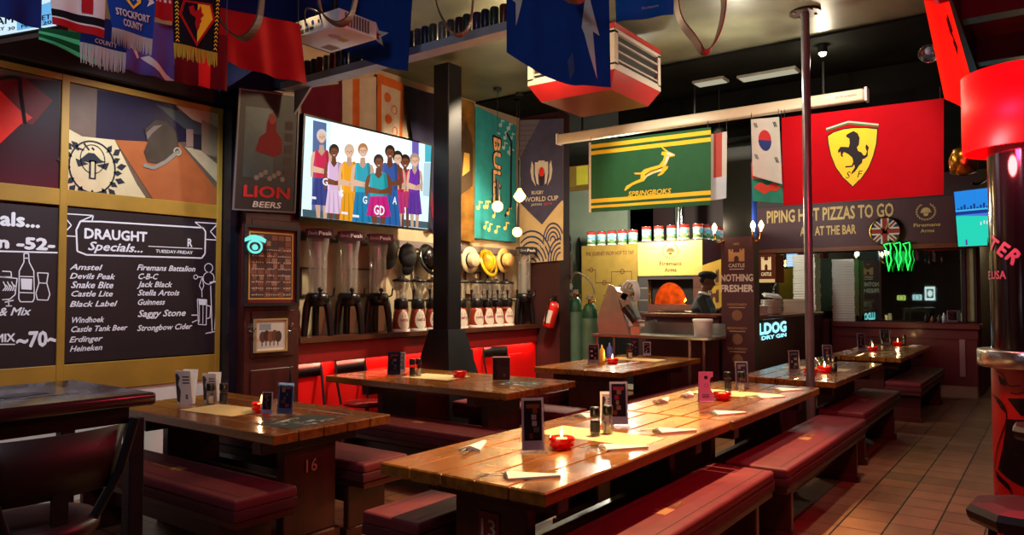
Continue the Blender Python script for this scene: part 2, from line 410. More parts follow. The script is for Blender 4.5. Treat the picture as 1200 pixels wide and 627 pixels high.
# low partition at the end of the room, with cap, plinth and steel corner strip
m = MB().bb((12.62, .95, .16), (12.98, 2.92, 1.0), MAROON).bb((12.56, .9, .98), (12.995, 2.92, 1.07), MAROON, .012).bb((12.6, .93, .84), (12.62, 2.92, .97), MAROON, .004)
m.bb((12.62, .96, 0), (12.98, 2.92, .16), mat('beige_plinth', (150, 134, 106), .6)).bb((12.608, 1.1, .3), (12.62, 1.17, .9), STEEL)
structure('trim_6', m)
# mirror on the end wall
MIR = mat('mirror_silver', (150, 172, 160), .02, metal=1, var=0)
def mirror():
    t = T('wall_mirror', 'wide bar mirror above the low maroon partition at the end of the room', 'mirror', (12.97, 2.6, 1.09))
    MB().bb((12.975, 1.16, 1.09), (12.995, 4.2, 2.18), MIR).obj('mirror_glass', t, True)
    MB().bb((12.93, 1.1, 1.075), (12.995, 1.155, 2.22), STEELBLK, .004).bb((12.93, .96, 1.075), (12.995, 1.0, 2.22), BLACK, .004).obj('mirror_frame', t, True)
    MB().bb((12.965, 1.005, 1.09), (12.99, 1.095, 2.18), mat('pale_glass_panel', (150, 150, 110), .15, var=.1)).obj('side_pane', t, True)
mirror()
# beam over the mirror with the pizza banner under it: wooden lower rail
structure('trim_7', MB().bb((12.86, .95, 2.2), (12.995, 4.6, 2.27), wood('rail_wood', (80, 34, 20), (120, 58, 34), .4, .1, 1)))
# dropped maroon bulkhead with coffers over the entrance side
m = MB().bb((1.5, -1.5, 3.62), (8.4, .5, 3.7), mat('bulkhead_paint', (92, 16, 26), .5, var=.1))
for x in (1.5, 3.0, 4.5, 6.0, 7.2, 8.3): m.bb((x, -1.5, 3.42), (x+.14, .5, 3.62), mat('bulkhead_beam', (34, 12, 18), .35, var=.1))
m.bb((1.5, .5, 3.36), (8.44, .58, 3.88), BLACK).bb((1.5, -.5, 3.42), (8.4, -.4, 3.62), mat('bulkhead_beam', (34, 12, 18)))
m.bb((1.5, .57, 3.355), (8.44, .59, 3.375), mat('pale_edge_strip', (150, 150, 150), .4))
structure('trim_8', m)
# ---------------------------------------------------------------- plank tables and benches
GOLDT = mat('gold_print', (150, 100, 60), .6, var=.05)
def table(name, L, W, loc, rz, label, number=None, plain=False, group='plank pub tables', topm=None, H=.76, planks=5, inset=.26):
    t = T(name, label, 'table', loc, rz, group)
    m = MB(); tm = topm or TOP_X; th = .055; pw = W/planks
    for i in range(planks):
        m.box((0, -W/2+pw*(i+.5), H-th/2), (L, pw-.007, th), tm, None, .006, 1)
    m.box((0, 0, H-th-.008), (L-.3, W-.16, .016), DARKW)
    m.obj('tabletop', t)
    for s in (-1, 1):
        p = MB(); x = s*(L/2-inset)
        p.box((x, 0, .39), (.07, W*.44, .58), DARKW, None, .006).box((x, 0, .65), (.09, W*.8, .08), DARKW, None, .006).box((x, 0, .05), (.11, W*.5, .1), DARKW, None, .01)
        p.obj('leg_panel', t)
    MB().box((0, 0, .3), (L-.62, .05, .16), DARKW, None, .004).obj('stretcher', t)
    if number:
        s = -1; S = frame((-(L/2-inset)-.036, 0, .5), (0, -1, 0), (0, 0, 1)); q = MB()
        if not plain: q.prism([(-.055, -.065), (.055, -.065), (.055, .065), (-.055, .065)], S, .001, .006, mat('number_plate', (112, 20, 30), .4))
        q.text(number, S, 0, -.035, .075, mat('number_paint', (176, 150, 130), .6, var=0), bold=.015, align='C', lift=.008)
        q.obj('number_plate', t)
    return t
T1 = table('plank_table', 1.93, .88, (3.28, 1.985, 0), 0, 'long plank table numbered 13, in front, lit golden', '13')
T2 = table('plank_table', 1.93, .82, (5.235, 1.94, 0), 0, 'plank table with the pink card, end to end with table 13')
T3 = table('plank_table', 2.1, .84, (7.72, 1.94, 0), 0, 'plank table numbered 10 behind the steel pole', '10', True)
T4 = table('plank_table', 2.6, .82, (10.9, 1.88, 0), 0, 'plank table up against the low maroon partition', inset=.3)
T5 = table('plank_table', 1.95, 1.0, (7.24, 3.83, 0), 0, 'plank table in front of the green gas cylinders and pizza counter')
T6 = table('plank_table', 2.05, 1.0, (4.95, 4.35, 0), PI/2, 'plank table beside the bright red wall, between two benches', topm=TOP_X, inset=.42)
T7 = table('plank_table', 1.75, .86, (2.84, 4.2, 0), PI/2, 'plank table numbered 16 under the chalkboards', '16', True)

def bench(L, W, loc, rz, label, group='maroon cushioned benches'):
    t = T('bench', label, 'bench', loc, rz, group); H = .48
    m = MB().box((0, 0, H-.03), (L, W, .06), CUSH, None, .018, 3)
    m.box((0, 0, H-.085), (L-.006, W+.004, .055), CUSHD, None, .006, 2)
    S = frame((0, 0, H), (1, 0, 0), (0, 1, 0))
    for s in (-1, 1): m.rect(-L/2+.03, s*(W/2-.055)-.0025, L/2-.03, s*(W/2-.055)+.0025, S, PIPING, .001)
    # embroidered castle badge with two words beside it
    for k in range(2): pass
    m.poly([(-.13, -.05), (-.02, -.05), (-.02, .02), (-.035, .02), (-.035, .005), (-.055, .005), (-.055, .03), (-.09, .03), (-.09, .005), (-.115, .005), (-.115, .02), (-.13, .02)], S, GOLDT, .0012)
    m.text('FIREMANS', S, .01, .0, .026, GOLDT, lift=.0012, bold=.02).text('ARMS', S, .01, -.045, .03, GOLDT, lift=.0012, bold=.02)
    m.obj('cushion', t)
    MB().box((0, 0, H-.132), (L-.02, W-.02, .04), DARKW, None, .005).obj('seat_board', t)
    for s in (-1, 1):
        x = s*(L/2-.2)
        MB().box((x, 0, .164), (.05, W-.07, .328), DARKW, None, .006).box((x, 0, .03), (.07, W-.03, .06), DARKW, None, .006).obj('leg_panel', t)
    MB().box((0, 0, .22), (L-.46, .035, .12), DARKW, None, .004).obj('stretcher', t)
    return t
bench(2.1, .38, (3.34, 1.53, 0), 0, 'red lit bench on the aisle side of table 13')
bench(2.2, .38, (5.56, 1.475, 0), 0, 'red lit aisle bench beside the table with the pink card')
bench(1.85, .38, (7.88, 1.55, 0), 0, 'aisle bench beside table 10, past the steel pole')
bench(2.2, .38, (10.75, 1.47, 0), 0, 'dim aisle bench by the low maroon partition')
bench(1.85, .36, (3.36, 2.49, 0), 0, 'bench at the inner side of table 13, only its end seen')
bench(1.85, .36, (5.35, 2.52, 0), 0, 'bench tucked in on the inner side of the table with the pink card')
bench(1.9, .38, (2.36, 4.24, 0), PI/2, 'dark front bench of table 16 beside the high table')
bench(1.8, .38, (3.28, 4.27, 0), PI/2, 'bench behind table 16, its lit cushion end showing')
bench(1.66, .38, (4.34, 4.2, 0), PI/2, 'long bench between table 16 and the table by the red wall')
bench(1.28, .38, (5.6, 4.05, 0), PI/2, 'bench on the far side of the table by the red wall')
bench(1.63, .38, (7.2, 4.42, 0), 0, 'bench between the gas cylinders and their table')
bench(2.5, .38, (7.2, 3.18, 0), 0, 'long bench on the near side of the gas cylinder table')

# ---------------------------------------------------------------- what lies on the tables (top at .76)
TZ = .7605
MENU = {'navy': ((30, 36, 66), (200, 60, 50)), 'dark': ((34, 26, 28), (170, 90, 40)), 'red': ((40, 26, 44), (200, 40, 90)), 'blue': ((28, 40, 80), (190, 180, 190)), 'grey': ((60, 62, 70), (150, 150, 150))}
def menu_holder(x, y, rz, w, h, kind, label, border=(214, 206, 226), group='table menu holders', z=TZ):
    t = T('menu_holder', label, 'menu holder', (x, y, z), rz, group); a, b = MENU[kind]
    MB().box((0, 0, .004), (w+.02, .075, .008), ACRYL, None, .002).obj('base', t)
    R = rotx(-.1)
    m = MB().box((0, .012, .012+h/2), (w, .0035, h), WHITE, R, .0005)
    S = frame(V((0, .012, .012+h/2))+R.to_3x3()@V((0, -.002, 0)), R.to_3x3()@V((w, 0, 0)), R.to_3x3()@V((0, 0, h)))
    m.rect(-.5, -.5, .5, .5, S, ink(*border), .0004)
    m.rect(-.4, -.32, .4, .45, S, ink(*a), .0008); 
    rnd = random.Random(label)
    m.rect(-.3, .3, .3, .38, S, ink(*b), .0012)
    for k in range(5):
        c = rnd.choice([(190, 150, 110), b, (120, 110, 120), (220, 215, 210), (150, 70, 50)]); u = rnd.uniform(-.36, .1); v = -.28+k*.12
        m.rect(u, v, u+rnd.uniform(.12, .28), v+.1, S, ink(*c), .0012)
    m.obj('card', t)
    MB().box((0, .006, .012+h/2), (w+.008, .003, h+.006), ACRYL, R).obj('clear_cover', t)
    return t
def folded_card(x, y, rz, w, h, kind, label, z=TZ, face=(206, 206, 214)):
    t = T('folded_menu_card', label, 'menu card', (x, y, z), rz, 'tent cards on the tables'); a, b = MENU[kind]
    for s in (-1, 1):
        R = rotx(-.16*s); ry = rotz(.18*s)
        c = V((0, .035*s, h/2+.002)); m = MB().box(c, (w, .003, h), WHITE, R)
        A = R.to_3x3(); S = frame(c+A@V((0, -.002, 0)), A@V((w, 0, 0)), A@V((0, 0, h))) if s < 0 else frame(c+A@V((0, .002, 0)), A@V((-w, 0, 0)), A@V((0, 0, h)))
        m.rect(-.49, -.49, .49, .49, S, ink(*face), .0004)
        m.poly([(-.49, -.4), (-.3, -.45), (-.2, -.1), (-.34, .1), (-.2, .3), (-.34, .42), (-.49, .4)], S, ink(*a), .0008)
        for k in range(3): m.rect(-.05, .3-k*.09, .4, .34-k*.09, S, ink(*a), .0008)
        m.rect(.1, -.34, .25, -.2, S, ink(90, 90, 96), .0008)
        m.obj('card_leaf', t)
    return t
def shaker(x, y, kind, label, z=TZ, h=.15, rz=0):
    t = T(kind+'_mill', label, kind+' mill', (x, y, z), rz, 'salt and pepper mills')
    MB().lathe([(.001, 0), (.026, 0), (.027, .004), (.024, h*.5), (.024, h*.66)], GLASS).lathe([(.023, h*.66), (.001, h*.66)], GLASS).obj('glass_jar', t)
    c = mat('peppercorns', (44, 36, 30), .8, bump=.5, scale=90) if kind == 'pepper' else mat('rock_salt', (206, 190, 176), .7, bump=.5, scale=90)
    MB().lathe([(.001, .006), (.021, .006), (.0205, h*.42), (.001, h*.43)], c).obj('contents', t)
    MB().lathe([(.001, h*.66), (.0255, h*.66), (.027, h*.7), (.027, h*.95), (.024, h), (.001, h)], PLASTIC).obj('cap', t)
    if kind == 'pepper':
        MB().lathe([(.0262, h*.14), (.0255, h*.5)], mat('label_black', (20, 22, 26), .5), n=24).obj('paper_band', t)
    return t
REDGLASS = mat('red_glass', (200, 14, 12), .08, emit=.12, trans=.35, var=0, coat=.5)
WAX = mat('candle_wax', (240, 190, 110), .5, emit=.9, var=0, ecol=(255, 150, 60), sub=.2)
def candle(x, y, label, lit=True, z=TZ, r=.06, power=1.6):
    t = T('candle_bowl', label, 'candle', (x, y, z), random.uniform(0, 1), 'red glass candle bowls')
    m = MB(); n = 14; vs = []; hs = [(r*.72, .0), (r, .018), (r*.92, .03), (r*1.04, .042), (r*.98, .056), (r*.9, .055), (r*.86, .02), (r*.5, .012), (.001, .012)]
    for k, (q, zz) in enumerate(hs):
        for i in range(n): a = 2*PI*(i+.5*(k % 2))/n; f = 1+.04*((i+k) % 2); vs.append((q*f*_c(a), q*f*_s(a), zz))
    m.add(vs, [(j*n+i, j*n+(i+1) % n, (j+1)*n+(i+1) % n, (j+1)*n+i) for j in range(len(hs)-1) for i in range(n)], REDGLASS)
    m.obj('glass_bowl', t)
    MB().lathe([(.001, .0135), (r*.44, .0135), (r*.44, .05), (r*.36, .047), (.001, .047)], WAX, n=16).obj('wax', t)
    if lit:
        MB().cyl((0, 0, .047), (0, 0, .06), .0012, PLASTIC, n=6).obj('wick', t)
        MB().lathe([(.001, .055), (.005, .06), (.0075, .07), (.006, .083), (.003, .095), (.0005, .106)], lum(255, 214, 130, 14), n=10).obj('flame', t)
        light('POINT', 'candle_light', (x, y, z+.1), power, (1, .6, .25), .012)
    return t
def napkin(x, y, rz, label, z=TZ, group='napkins rolled round cutlery'):
    t = T('rolled_napkin', label, 'napkin', (x, y, z), rz, group)
    Wn = mat('white_napkin', (222, 216, 212), .8, var=.05); F0 = frame((0, 0, 0), (1, 0, 0), (0, 1, 0)); m = MB()
    m.prism([(-.1, .052), (-.085, -.05), (.13, -.012), (.135, .006)], F0, .0, .009, Wn)
    m.add([(-.1, .052, .009), (-.085, -.05, .009), (.13, -.012, .009), (.135, .006, .009), (-.09, .0, .026), (.1, -.004, .014)], [(0, 4, 5, 3), (1, 2, 5, 4), (0, 1, 4), (3, 5, 2)], Wn)
    m.obj('napkin', t)
    k = MB().box((-.13, .012, .015), (.1, .014, .003), CHROME, rotz(.05), .001); k.obj('knife', t)
    f = MB().box((-.13, -.012, .012), (.1, .006, .003), CHROME, rotz(-.06), .001)
    for q in (-.006, -.002, .002, .006): f.box((-.19, -.008+q, .012), (.04, .0022, .002), CHROME, rotz(-.06))
    f.box((-.168, -.009, .012), (.016, .016, .002), CHROME, rotz(-.06), .001); f.obj('fork', t)
    return t
def placemat(x, y, rz, w, d, label, m=None, z=TZ, pic=False):
    q = MB().box((0, 0, .0004), (w, d, .0008), m or PAPER)
    if pic:
        S = frame((0, 0, .0009), (w, 0, 0), (0, d, 0)); rnd = random.Random(label); q.rect(-.5, -.5, .5, .5, S, ink(52, 58, 62), .0001)
        for k in range(16):
            u, v = rnd.uniform(-.46, .3), rnd.uniform(-.46, .3); c = rnd.choice([(190, 190, 186), (150, 160, 164), (90, 110, 120), (210, 200, 180), (120, 100, 90)])
            q.poly([(u, v), (u+rnd.uniform(.06, .2), v+.03), (u+.16, v+rnd.uniform(.06, .2)), (u-.02, v+.12)], S, ink(*c), .0003)
    o = q.obj('paper_placemat'); o.location = (x, y, z); o.rotation_euler.z = rz
    return tag(o, label, 'placemat', 'paper placemats')
def box_card(x, y, rz, label, z=TZ):      # die-cut pink tent card
    t = T('pink_tent_card', label, 'menu card', (x, y, z), rz, 'tent cards on the tables'); P = mat('pink_card', (196, 128, 178), .5, var=.03)
    out = [(-.05, 0), (.048, 0), (.05, .05), (.03, .09), (.026, .14), (.034, .165), (.05, .17), (.05, .205), (-.05, .205)]
    S = frame((0, -.012, 0), (1, 0, 0), (0, .08, 1)); m = MB().prism(out, S, -.0012, .0012, P)
    m.disc(0, .165, .013, .013, S, ink(40, 24, 40), .0018, 16).ring(0, .11, .014, .014, .003, S, ink(120, 60, 110), .0018, 12)
    for k in range(3): m.rect(-.03, .045-.009*k, .02, .05-.009*k, S, ink(90, 40, 80), .0018)
    m.obj('card_leaf', t)
    S = frame((0, .02, 0), (-1, 0, 0), (0, -.08, 1)); MB().prism([(-u, v) for u, v in out][::-1], S, -.0012, .0012, P).obj('card_leaf', t)
    MB().box((0, .004, .002), (.1, .05, .002), P).obj('card_base', t)
    return t
A = -.92    # cards turned square to the viewer
# table 13
menu_holder(2.87, 1.985, A+.15, .105, .24, 'dark', 'lilac framed menu holder at the viewer end of table 13')
candle(3.03, 1.93, 'lit red glass candle bowl on table 13 next to the lilac menu holder', power=2.2)
placemat(3.42, 1.95, PI/2, .62, .28, 'cream paper placemat across table 13')
shaker(3.4, 1.96, 'pepper', 'pepper mill with black band on table 13'); shaker(3.49, 1.935, 'salt', 'salt mill next to the banded pepper mill on table 13')
menu_holder(3.72, 1.99, A, .1, .235, 'red', 'pink and dark menu holder behind the mills on table 13')
folded_card(3.80, 2.11, A, .07, .17, 'grey', 'white folded card behind the pink and dark menu holder')
napkin(2.81, 2.28, .35, 'rolled napkin at the outer corner of table 13, far from the aisle'); napkin(2.48, 1.74, -.85, 'rolled napkin on table 13 at its end above the number plate')
napkin(3.2, 1.7, -.8, 'rolled napkin on table 13 between the mills and the aisle bench'); napkin(3.75, 1.68, -.75, 'rolled napkin on table 13 nearest the pink card table, aisle side')
napkin(3.93, 2.28, -.4, 'rolled napkin half hidden behind the pink and dark menu holder')
# table with the pink card
box_card(4.93, 1.965, A, 'pink die-cut tent card on the second plank table of the row')
candle(5.06, 1.9, 'unlit red candle bowl behind the pink tent card', lit=False)
placemat(5.45, 1.95, PI/2, .6, .3, 'cream paper placemat behind the pink card')
shaker(5.53, 2.03, 'pepper', 'pepper mill on the pink card table'); shaker(5.6, 1.95, 'salt', 'salt mill on the pink card table')
menu_holder(5.76, 2.0, A, .1, .2, 'grey', 'tall clear menu holder behind the mills of the pink card table', (150, 160, 170))
for i, (x, y, r, s) in enumerate(((4.8, 2.22, .2, 'rolled napkin on the inner edge of the pink card table, next to table 13'), (5.18, 2.2, .3, 'rolled napkin behind the pink card on the inner edge'), (4.5, 1.66, -.7, 'rolled napkin in front of the pink card'),
        (5.38, 1.68, -.7, 'rolled napkin on the aisle edge beyond the pink card'), (5.86, 1.68, -.7, 'rolled napkin at the pole end of the pink card table'))): napkin(x, y, r, s)
# table 10
menu_holder(7.05, 1.96, A, .1, .21, 'grey', 'clear menu holder with candle glow behind the pole on table 10', (190, 180, 170))
candle(7.12, 1.84, 'lit red candle bowl behind the pole, beside the clear holder', power=1.6); candle(7.42, 1.79, 'lit red candle bowl between pole and glass tumblers on table 10', power=1.6)
shaker(7.5, 1.72, 'pepper', 'pepper mill beside the candles on table 10'); shaker(7.56, 1.78, 'salt', 'salt mill beside the candles on table 10')
menu_holder(8.02, 1.9, A, .1, .21, 'grey', 'grey menu holder at the far end of table 10', (170, 175, 185)); placemat(7.75, 1.95, PI/2, .6, .3, 'cream paper placemat on table 10')
# table at the low partition
menu_holder(10.25, 2.02, A, .1, .23, 'grey', 'clear menu holder on the table by the low partition', (190, 190, 180)); candle(10.55, 1.95, 'lit candle bowl by the menu holder near the low partition', power=1.6); shaker(10.72, 1.86, 'salt', 'salt mill on the table by the low partition'); shaker(10.66, 1.98, 'pepper', 'pepper mill on the table by the low partition')
menu_holder(11.75, 2.0, A, .14, .22, 'grey', 'grey menu card holder farthest along the last table', (170, 170, 180)); candle(11.85, 1.86, 'lit candle bowl farthest along the last table', power=1.6); shaker(12.0, 1.8, 'pepper', 'pepper mill farthest along the last table')
for x, y, s in ((10.3, 2.2, 'first napkin on the inner edge of the last table'), (10.9, 2.2, 'second napkin on the inner edge of the last table'), (11.4, 2.22, 'third napkin on the inner edge of the last table')): napkin(x, y, .2, s)
napkin(11.9, 1.62, -.5, 'napkin at the far aisle corner of the last table')
# gas cylinder table
menu_holder(6.83, 3.95, A, .12, .2, 'dark', 'brown menu holder on the gas cylinder table', (190, 180, 176)); candle(7.0, 3.82, 'lit red candle bowl on the gas cylinder table', power=2)
def sauce(x, y, z, c, label):
    t = T('sauce_bottle', label, 'sauce bottle', (x, y, z), 0, 'sauce bottles')
    MB().lathe([(.001, 0), (.03, 0), (.034, .006), (.034, .11), (.03, .125)], c, n=16).obj('body', t)
    MB().lathe([(.031, .125), (.031, .14), (.012, .165), (.005, .2), (.001, .2)], c, n=16).obj('nozzle', t)
    return t
sauce(6.97, 3.93, TZ, mat('mustard_plastic', (210, 170, 70), .4), 'yellow sauce bottle on the gas cylinder table')
sauce(7.3, 4.02, TZ, mat('blue_plastic', (70, 90, 190), .4), 'blue topped bottle on the gas cylinder table')
placemat(7.65, 3.87, PI/2, .6, .3, 'cream paper placemat on the gas cylinder table'); shaker(7.62, 3.93, 'salt', 'salt mill on the gas cylinder table', h=.17); shaker(7.7, 3.99, 'pepper', 'pepper mill on the gas cylinder table', h=.17)
menu_holder(7.9, 4.02, A, .09, .2, 'navy', 'dark menu holder behind the mills on the gas cylinder table', (60, 50, 60)); menu_holder(8.05, 3.93, A, .09, .16, 'dark', 'white edged menu holder at the counter end of the gas cylinder table')
# table by the red wall
menu_holder(4.78, 4.83, A, .115, .21, 'navy', 'navy menu holder on the table by the red wall', (60, 64, 90)); menu_holder(4.93, 4.9, A, .09, .19, 'grey', 'white and grey menu holder on the table by the red wall')
shaker(4.86, 4.68, 'pepper', 'black pepper mill on the table by the red wall', h=.16); shaker(4.92, 4.66, 'salt', 'salt mill on the table by the red wall', h=.16)
placemat(4.98, 4.5, .1, .36, .5, 'cream placemat on the table by the red wall'); candle(5.07, 4.3, 'unlit red candle bowl on the table by the red wall', lit=False, r=.06)
folded_card(5.1, 3.86, A, .15, .2, 'dark', 'dark tent card with a beer mug on the red wall table', face=(60, 44, 40)); placemat(5.02, 3.6, .2, .3, .36, 'printed placemat at the near end of the red wall table', pic=True)
# table 16
folded_card(2.74, 4.72, A-.1, .105, .23, 'grey', 'white folded card with green edge on table 16 under the chalkboard'); folded_card(2.9, 4.68, A, .09, .2, 'grey', 'smaller white folded card on table 16 behind the mills')
shaker(2.84, 4.6, 'salt', 'salt mill on table 16', h=.14); shaker(2.9, 4.54, 'pepper', 'pepper mill on table 16', h=.14)
placemat(2.76, 4.3, .1, .3, .5, 'cream paper placemat on table 16'); candle(2.86, 4.06, 'lit red candle bowl on table 16', power=2)
menu_holder(2.78, 3.9, A-.2, .07, .13, 'dark', 'small dark menu holder beside the candle on table 16'); menu_holder(2.84, 3.8, A-.2, .1, .185, 'navy', 'navy menu holder beside the candle on table 16', (120, 120, 150))
placemat(2.78, 3.56, .15, .42, .3, 'printed photo placemat at the numbered end of table 16', pic=True)

def tumbler(x, y, label):
    MB().lathe([(.001, .004), (.03, .004), (.036, .125), (.038, .125), (.032, 0), (.001, 0)], GLASS, (x, y, TZ), n=20).thing('glass_tumbler', label, 'glass', (x, y, TZ))
tumbler(7.62, 1.88, 'empty glass tumbler by the mills on table 10'); tumbler(7.7, 1.8, 'empty glass tumbler nearest the aisle on table 10')
# ---------------------------------------------------------------- chalkboards and painted panels on the left wall
BY = 5.83
def wallpic(px, py, Y=BY):                    # photo point -> (u, v) metres on the wall plane (x, z)
    p = wy(px, py, Y); return (p.x, p.z)
SW = lambda Y: frame((0, Y, 0), (1, 0, 0), (0, 0, 1))
def zs(*pts, Y=BY, X0=70, Y0=240, k=3.484):   # points of the enlarged chalkboard view
    return [wallpic(X0+a/k, Y0+b/k, Y) for a, b in pts]
def chalk_line(m, s, x0, y0, x1, y1, hpx, S, mt=CHALKW, shear=.25, bold=.0, X0=70, Y0=240, k=3.484):
    a, b = zs((x0, y0), (x1, y1), X0=X0, Y0=Y0, k=k); h = abs(zs((x0, y0-hpx), X0=X0, Y0=Y0, k=k)[0][1]-a[1])
    m.text(s, S, a[0], (a[1]+b[1])/2, h, mt, w=b[0]-a[0], shear=shear, bold=bold+.012)
def chalkboards():
    S = SW(BY-.035)
    t = T('chalkboard_menu', 'chalkboard listing draught specials on the ochre panelled wall', 'chalkboard', (3.05, BY-.03, 1.0))
    m = MB().bb((2.41, BY-.035, 1.0), (3.615, BY-.01, 2.13), CHALK)
    L = lambda *p, w=.008: m.stroke(zs(*p), w, S, CHALKW)
    L((60, 100), (75, 68), (160, 70), (575, 95), (585, 110), (583, 200), (570, 218), (100, 205), (62, 190), (58, 100), w=.012)
    L((18, 38), (128, 45), (122, 68)); L((18, 128), (58, 130)); L((128, 45), (75, 68)); L((18, 60), (38, 85), (20, 105)); L((583, 105), (543, 72), (636, 78)); L((636, 78), (605, 110), (636, 145), (586, 142))
    chalk_line(m, 'DRAUGHT', 92, 140, 345, 148, 42, S, shear=0, bold=.035); chalk_line(m, 'Specials...', 105, 190, 326, 190, 36, S, shear=.3, bold=.02)
    chalk_line(m, 'R', 512, 172, 530, 172, 34, S, shear=0, bold=.02); L((352, 170), (572, 180), w=.006); chalk_line(m, 'TUESDAY-FRIDAY', 382, 195, 532, 203, 13, S, shear=0, bold=.02)
    for s, x, y, x1 in (('Amstel', 32, 266, 155), ('Devils Peak', 32, 303, 212), ('Snake Bite', 36, 340, 205), ('Castle Lite', 34, 374, 203), ('Black Label', 32, 415, 216), ('Windhoek', 34, 480, 168), ('Castle Tank Beer', 34, 515, 262), ('Erdinger', 30, 558, 160), ('Heineken', 32, 595, 160),
                        ('Firemans Battalion', 306, 270, 540), ('C-B-C', 308, 304, 386), ('Jack Black', 308, 336, 445), ('Stella Artois', 308, 370, 474), ('Guinness', 306, 408, 416), ('Saggy Stone', 308, 455, 500), ('Strongbow Cider', 306, 510, 526)):
        chalk_line(m, s, x, y, x1, y, 24 if 'S' != s[0] or len(s) > 12 else 28, S, shear=.32, bold=.018)
    # chalk drawing of a hand pump and mug
    for c, r in (((598, 258), 18), ((598, 300), 24), ((545, 295), 9)):
        a = zs(c)[0]; m.ring(a[0], a[1], r/3.484*.0078, r/3.484*.0078, .006, S, CHALKW)
    L((552, 295), (575, 295)); L((570, 300), (560, 330), (570, 350), (578, 330), (572, 300), w=.006); L((570, 350), (571, 378), w=.006)
    L((552, 385), (590, 388), (588, 490), (556, 488), (552, 385), w=.007); L((560, 400), (560, 480), w=.005); L((575, 405), (574, 485), w=.005); L((590, 410), (606, 415), (604, 460), (588, 465)); L((528, 450), (552, 450)); L((530, 480), (552, 470))
    L((606, 330), (612, 520), (585, 525), (632, 515), w=.008); L((632, 320), (622, 510), w=.006); L((602, 318), (636, 312), w=.012)
    m.poly(zs((556, 385), (588, 388), (586, 410), (558, 408)), S, CHALKW)
    m.obj('board_face', t, True)
    t = T('chalkboard_menu', 'chalkboard with bottle drawing and prices 52 and 70, half out of view', 'chalkboard', (1.9, BY-.03, .84))
    k = dict(X0=0, Y0=230, k=3.3); m = MB().bb((1.2, BY-.035, .84), (2.37, BY-.01, 2.12), CHALK)
    L = lambda *p, w=.007: m.stroke(zs(*p, **k), w, S, CHALKW)
    chalk_line(m, 'als...', -6, 112, 142, 122, 54, S, shear=0, bold=.04, **k); chalk_line(m, 'n -52-', -14, 200, 200, 208, 46, S, shear=0, bold=.05, **k); L((-60, 212), (220, 219), w=.011)
    chalk_line(m, '& Mix', -16, 458, 104, 462, 32, S, shear=.3, bold=.02, **k); chalk_line(m, 'MIX', -26, 562, 48, 562, 32, S, shear=0, bold=.04, **k); L((-40, 572), (50, 572)); chalk_line(m, '~70~', 56, 578, 214, 580, 60, S, shear=0, bold=.04, **k)
    L((84, 222), (84, 255), (66, 290), (64, 395), (70, 408), (118, 408), (124, 395), (122, 290), (104, 255), (102, 222), (84, 222)); L((84, 240), (103, 240)); L((64, 310), (123, 312)); L((64, 372), (124, 374))
    m.poly(zs((72, 318), (116, 320), (114, 362), (74, 360), **k), S, CHALKW); L((136, 296), (178, 298), (172, 335), (184, 380), (176, 402), (136, 400), (130, 375), (142, 335), (136, 296)); L((142, 335), (172, 337))
    L((-30, 310), (58, 318), (50, 380), (30, 398), (0, 400)); L((0, 290), (34, 292), (36, 312), (0, 312)); 
    for q in range(6): L((4+q*8, 330+q % 2*12), (14+q*8, 352), (2+q*9, 366))
    L((10, 410), (44, 402), w=.008); L((24, 400), (26, 424), (14, 424), (38, 424))
    m.obj('board_face', t, True)
    # ochre frame boards of the wall
    m = MB()
    for x0, x1, z0, z1 in ((-1, 3.65, .78, .99), (1.0, 3.65, 2.14, 2.26), (-1, 3.66, 3.05, 3.1)): m.bb((x0, BY-.045, z0), (x1, BY+.02, z1), OCHRE, .004)
    for x0, x1 in ((2.365, 2.42), (3.61, 3.655)): m.bb((x0, BY-.049, .78), (x1, BY+.018, 3.098), OCHRE, .004)
    o = structure('trim_9', m)
chalkboards()

def mural(name, label, x0, x1, z0, z1, shapes, Yp=BY):
    S = SW(Yp-.03); m = MB().bb((x0, Yp-.03, z0), (x1, Yp, z1), mat('mural_ground', (88, 76, 62), .35, var=.1, coat=.3))
    for i, (c, pts) in enumerate(shapes):
        m.poly([wallpic(a, b, Yp-.03) for a, b in pts], S, mat('mural_%d_%d_%d' % c, c, .3, coat=.3, var=.1), .001+.0006*i)
    return m, S
m, S = mural('x', 'x', 2.415, 3.612, 2.265, 3.045, [
    ((96, 82, 72), [(78, 100), (114, 105), (113, 162), (78, 160)]), ((26, 26, 46), [(114, 105), (205, 122), (226, 166), (150, 168), (112, 162)]), ((58, 68, 70), [(182, 122), (240, 140), (250, 165), (215, 150)]), ((176, 162, 130), [(203, 121), (256, 131), (256, 152), (225, 140)]), ((130, 116, 92), [(236, 140), (256, 150), (256, 185), (236, 180)]),
    ((148, 82, 44), [(134, 164), (210, 168), (254, 222), (252, 244), (205, 238), (178, 232)]), ((166, 154, 122), [(216, 172), (230, 172), (256, 194), (256, 216)]), ((190, 178, 140), [(78, 150), (96, 160), (134, 164), (160, 216), (172, 234), (78, 226)])])
EM = (28, 32, 44)
c = wallpic(108, 196, BY-.03); I = ink(*EM)
m.ring(c[0], c[1], .17, .2, .012, S, I, .008).ring(c[0], c[1]+.06, .09, .11, .006, S, I, .008)
m.poly([wallpic(a, b, BY-.03) for a, b in ((92, 188), (98, 183), (103, 179), (110, 180), (118, 188), (124, 190), (112, 192))], S, I, .008)
for k in range(26):
    a = PI*(-.5+2.0*k/26) ; r = .215 if k % 2 else .185
    if _s(a) > .75: continue
    m.poly([(c[0]+r*_c(a+d)*f, c[1]+1.1*r*_s(a+d)*f) for d, f in ((0, .82), (.12, 1), (.04, 1.18), (-.1, 1))], S, I, .008)
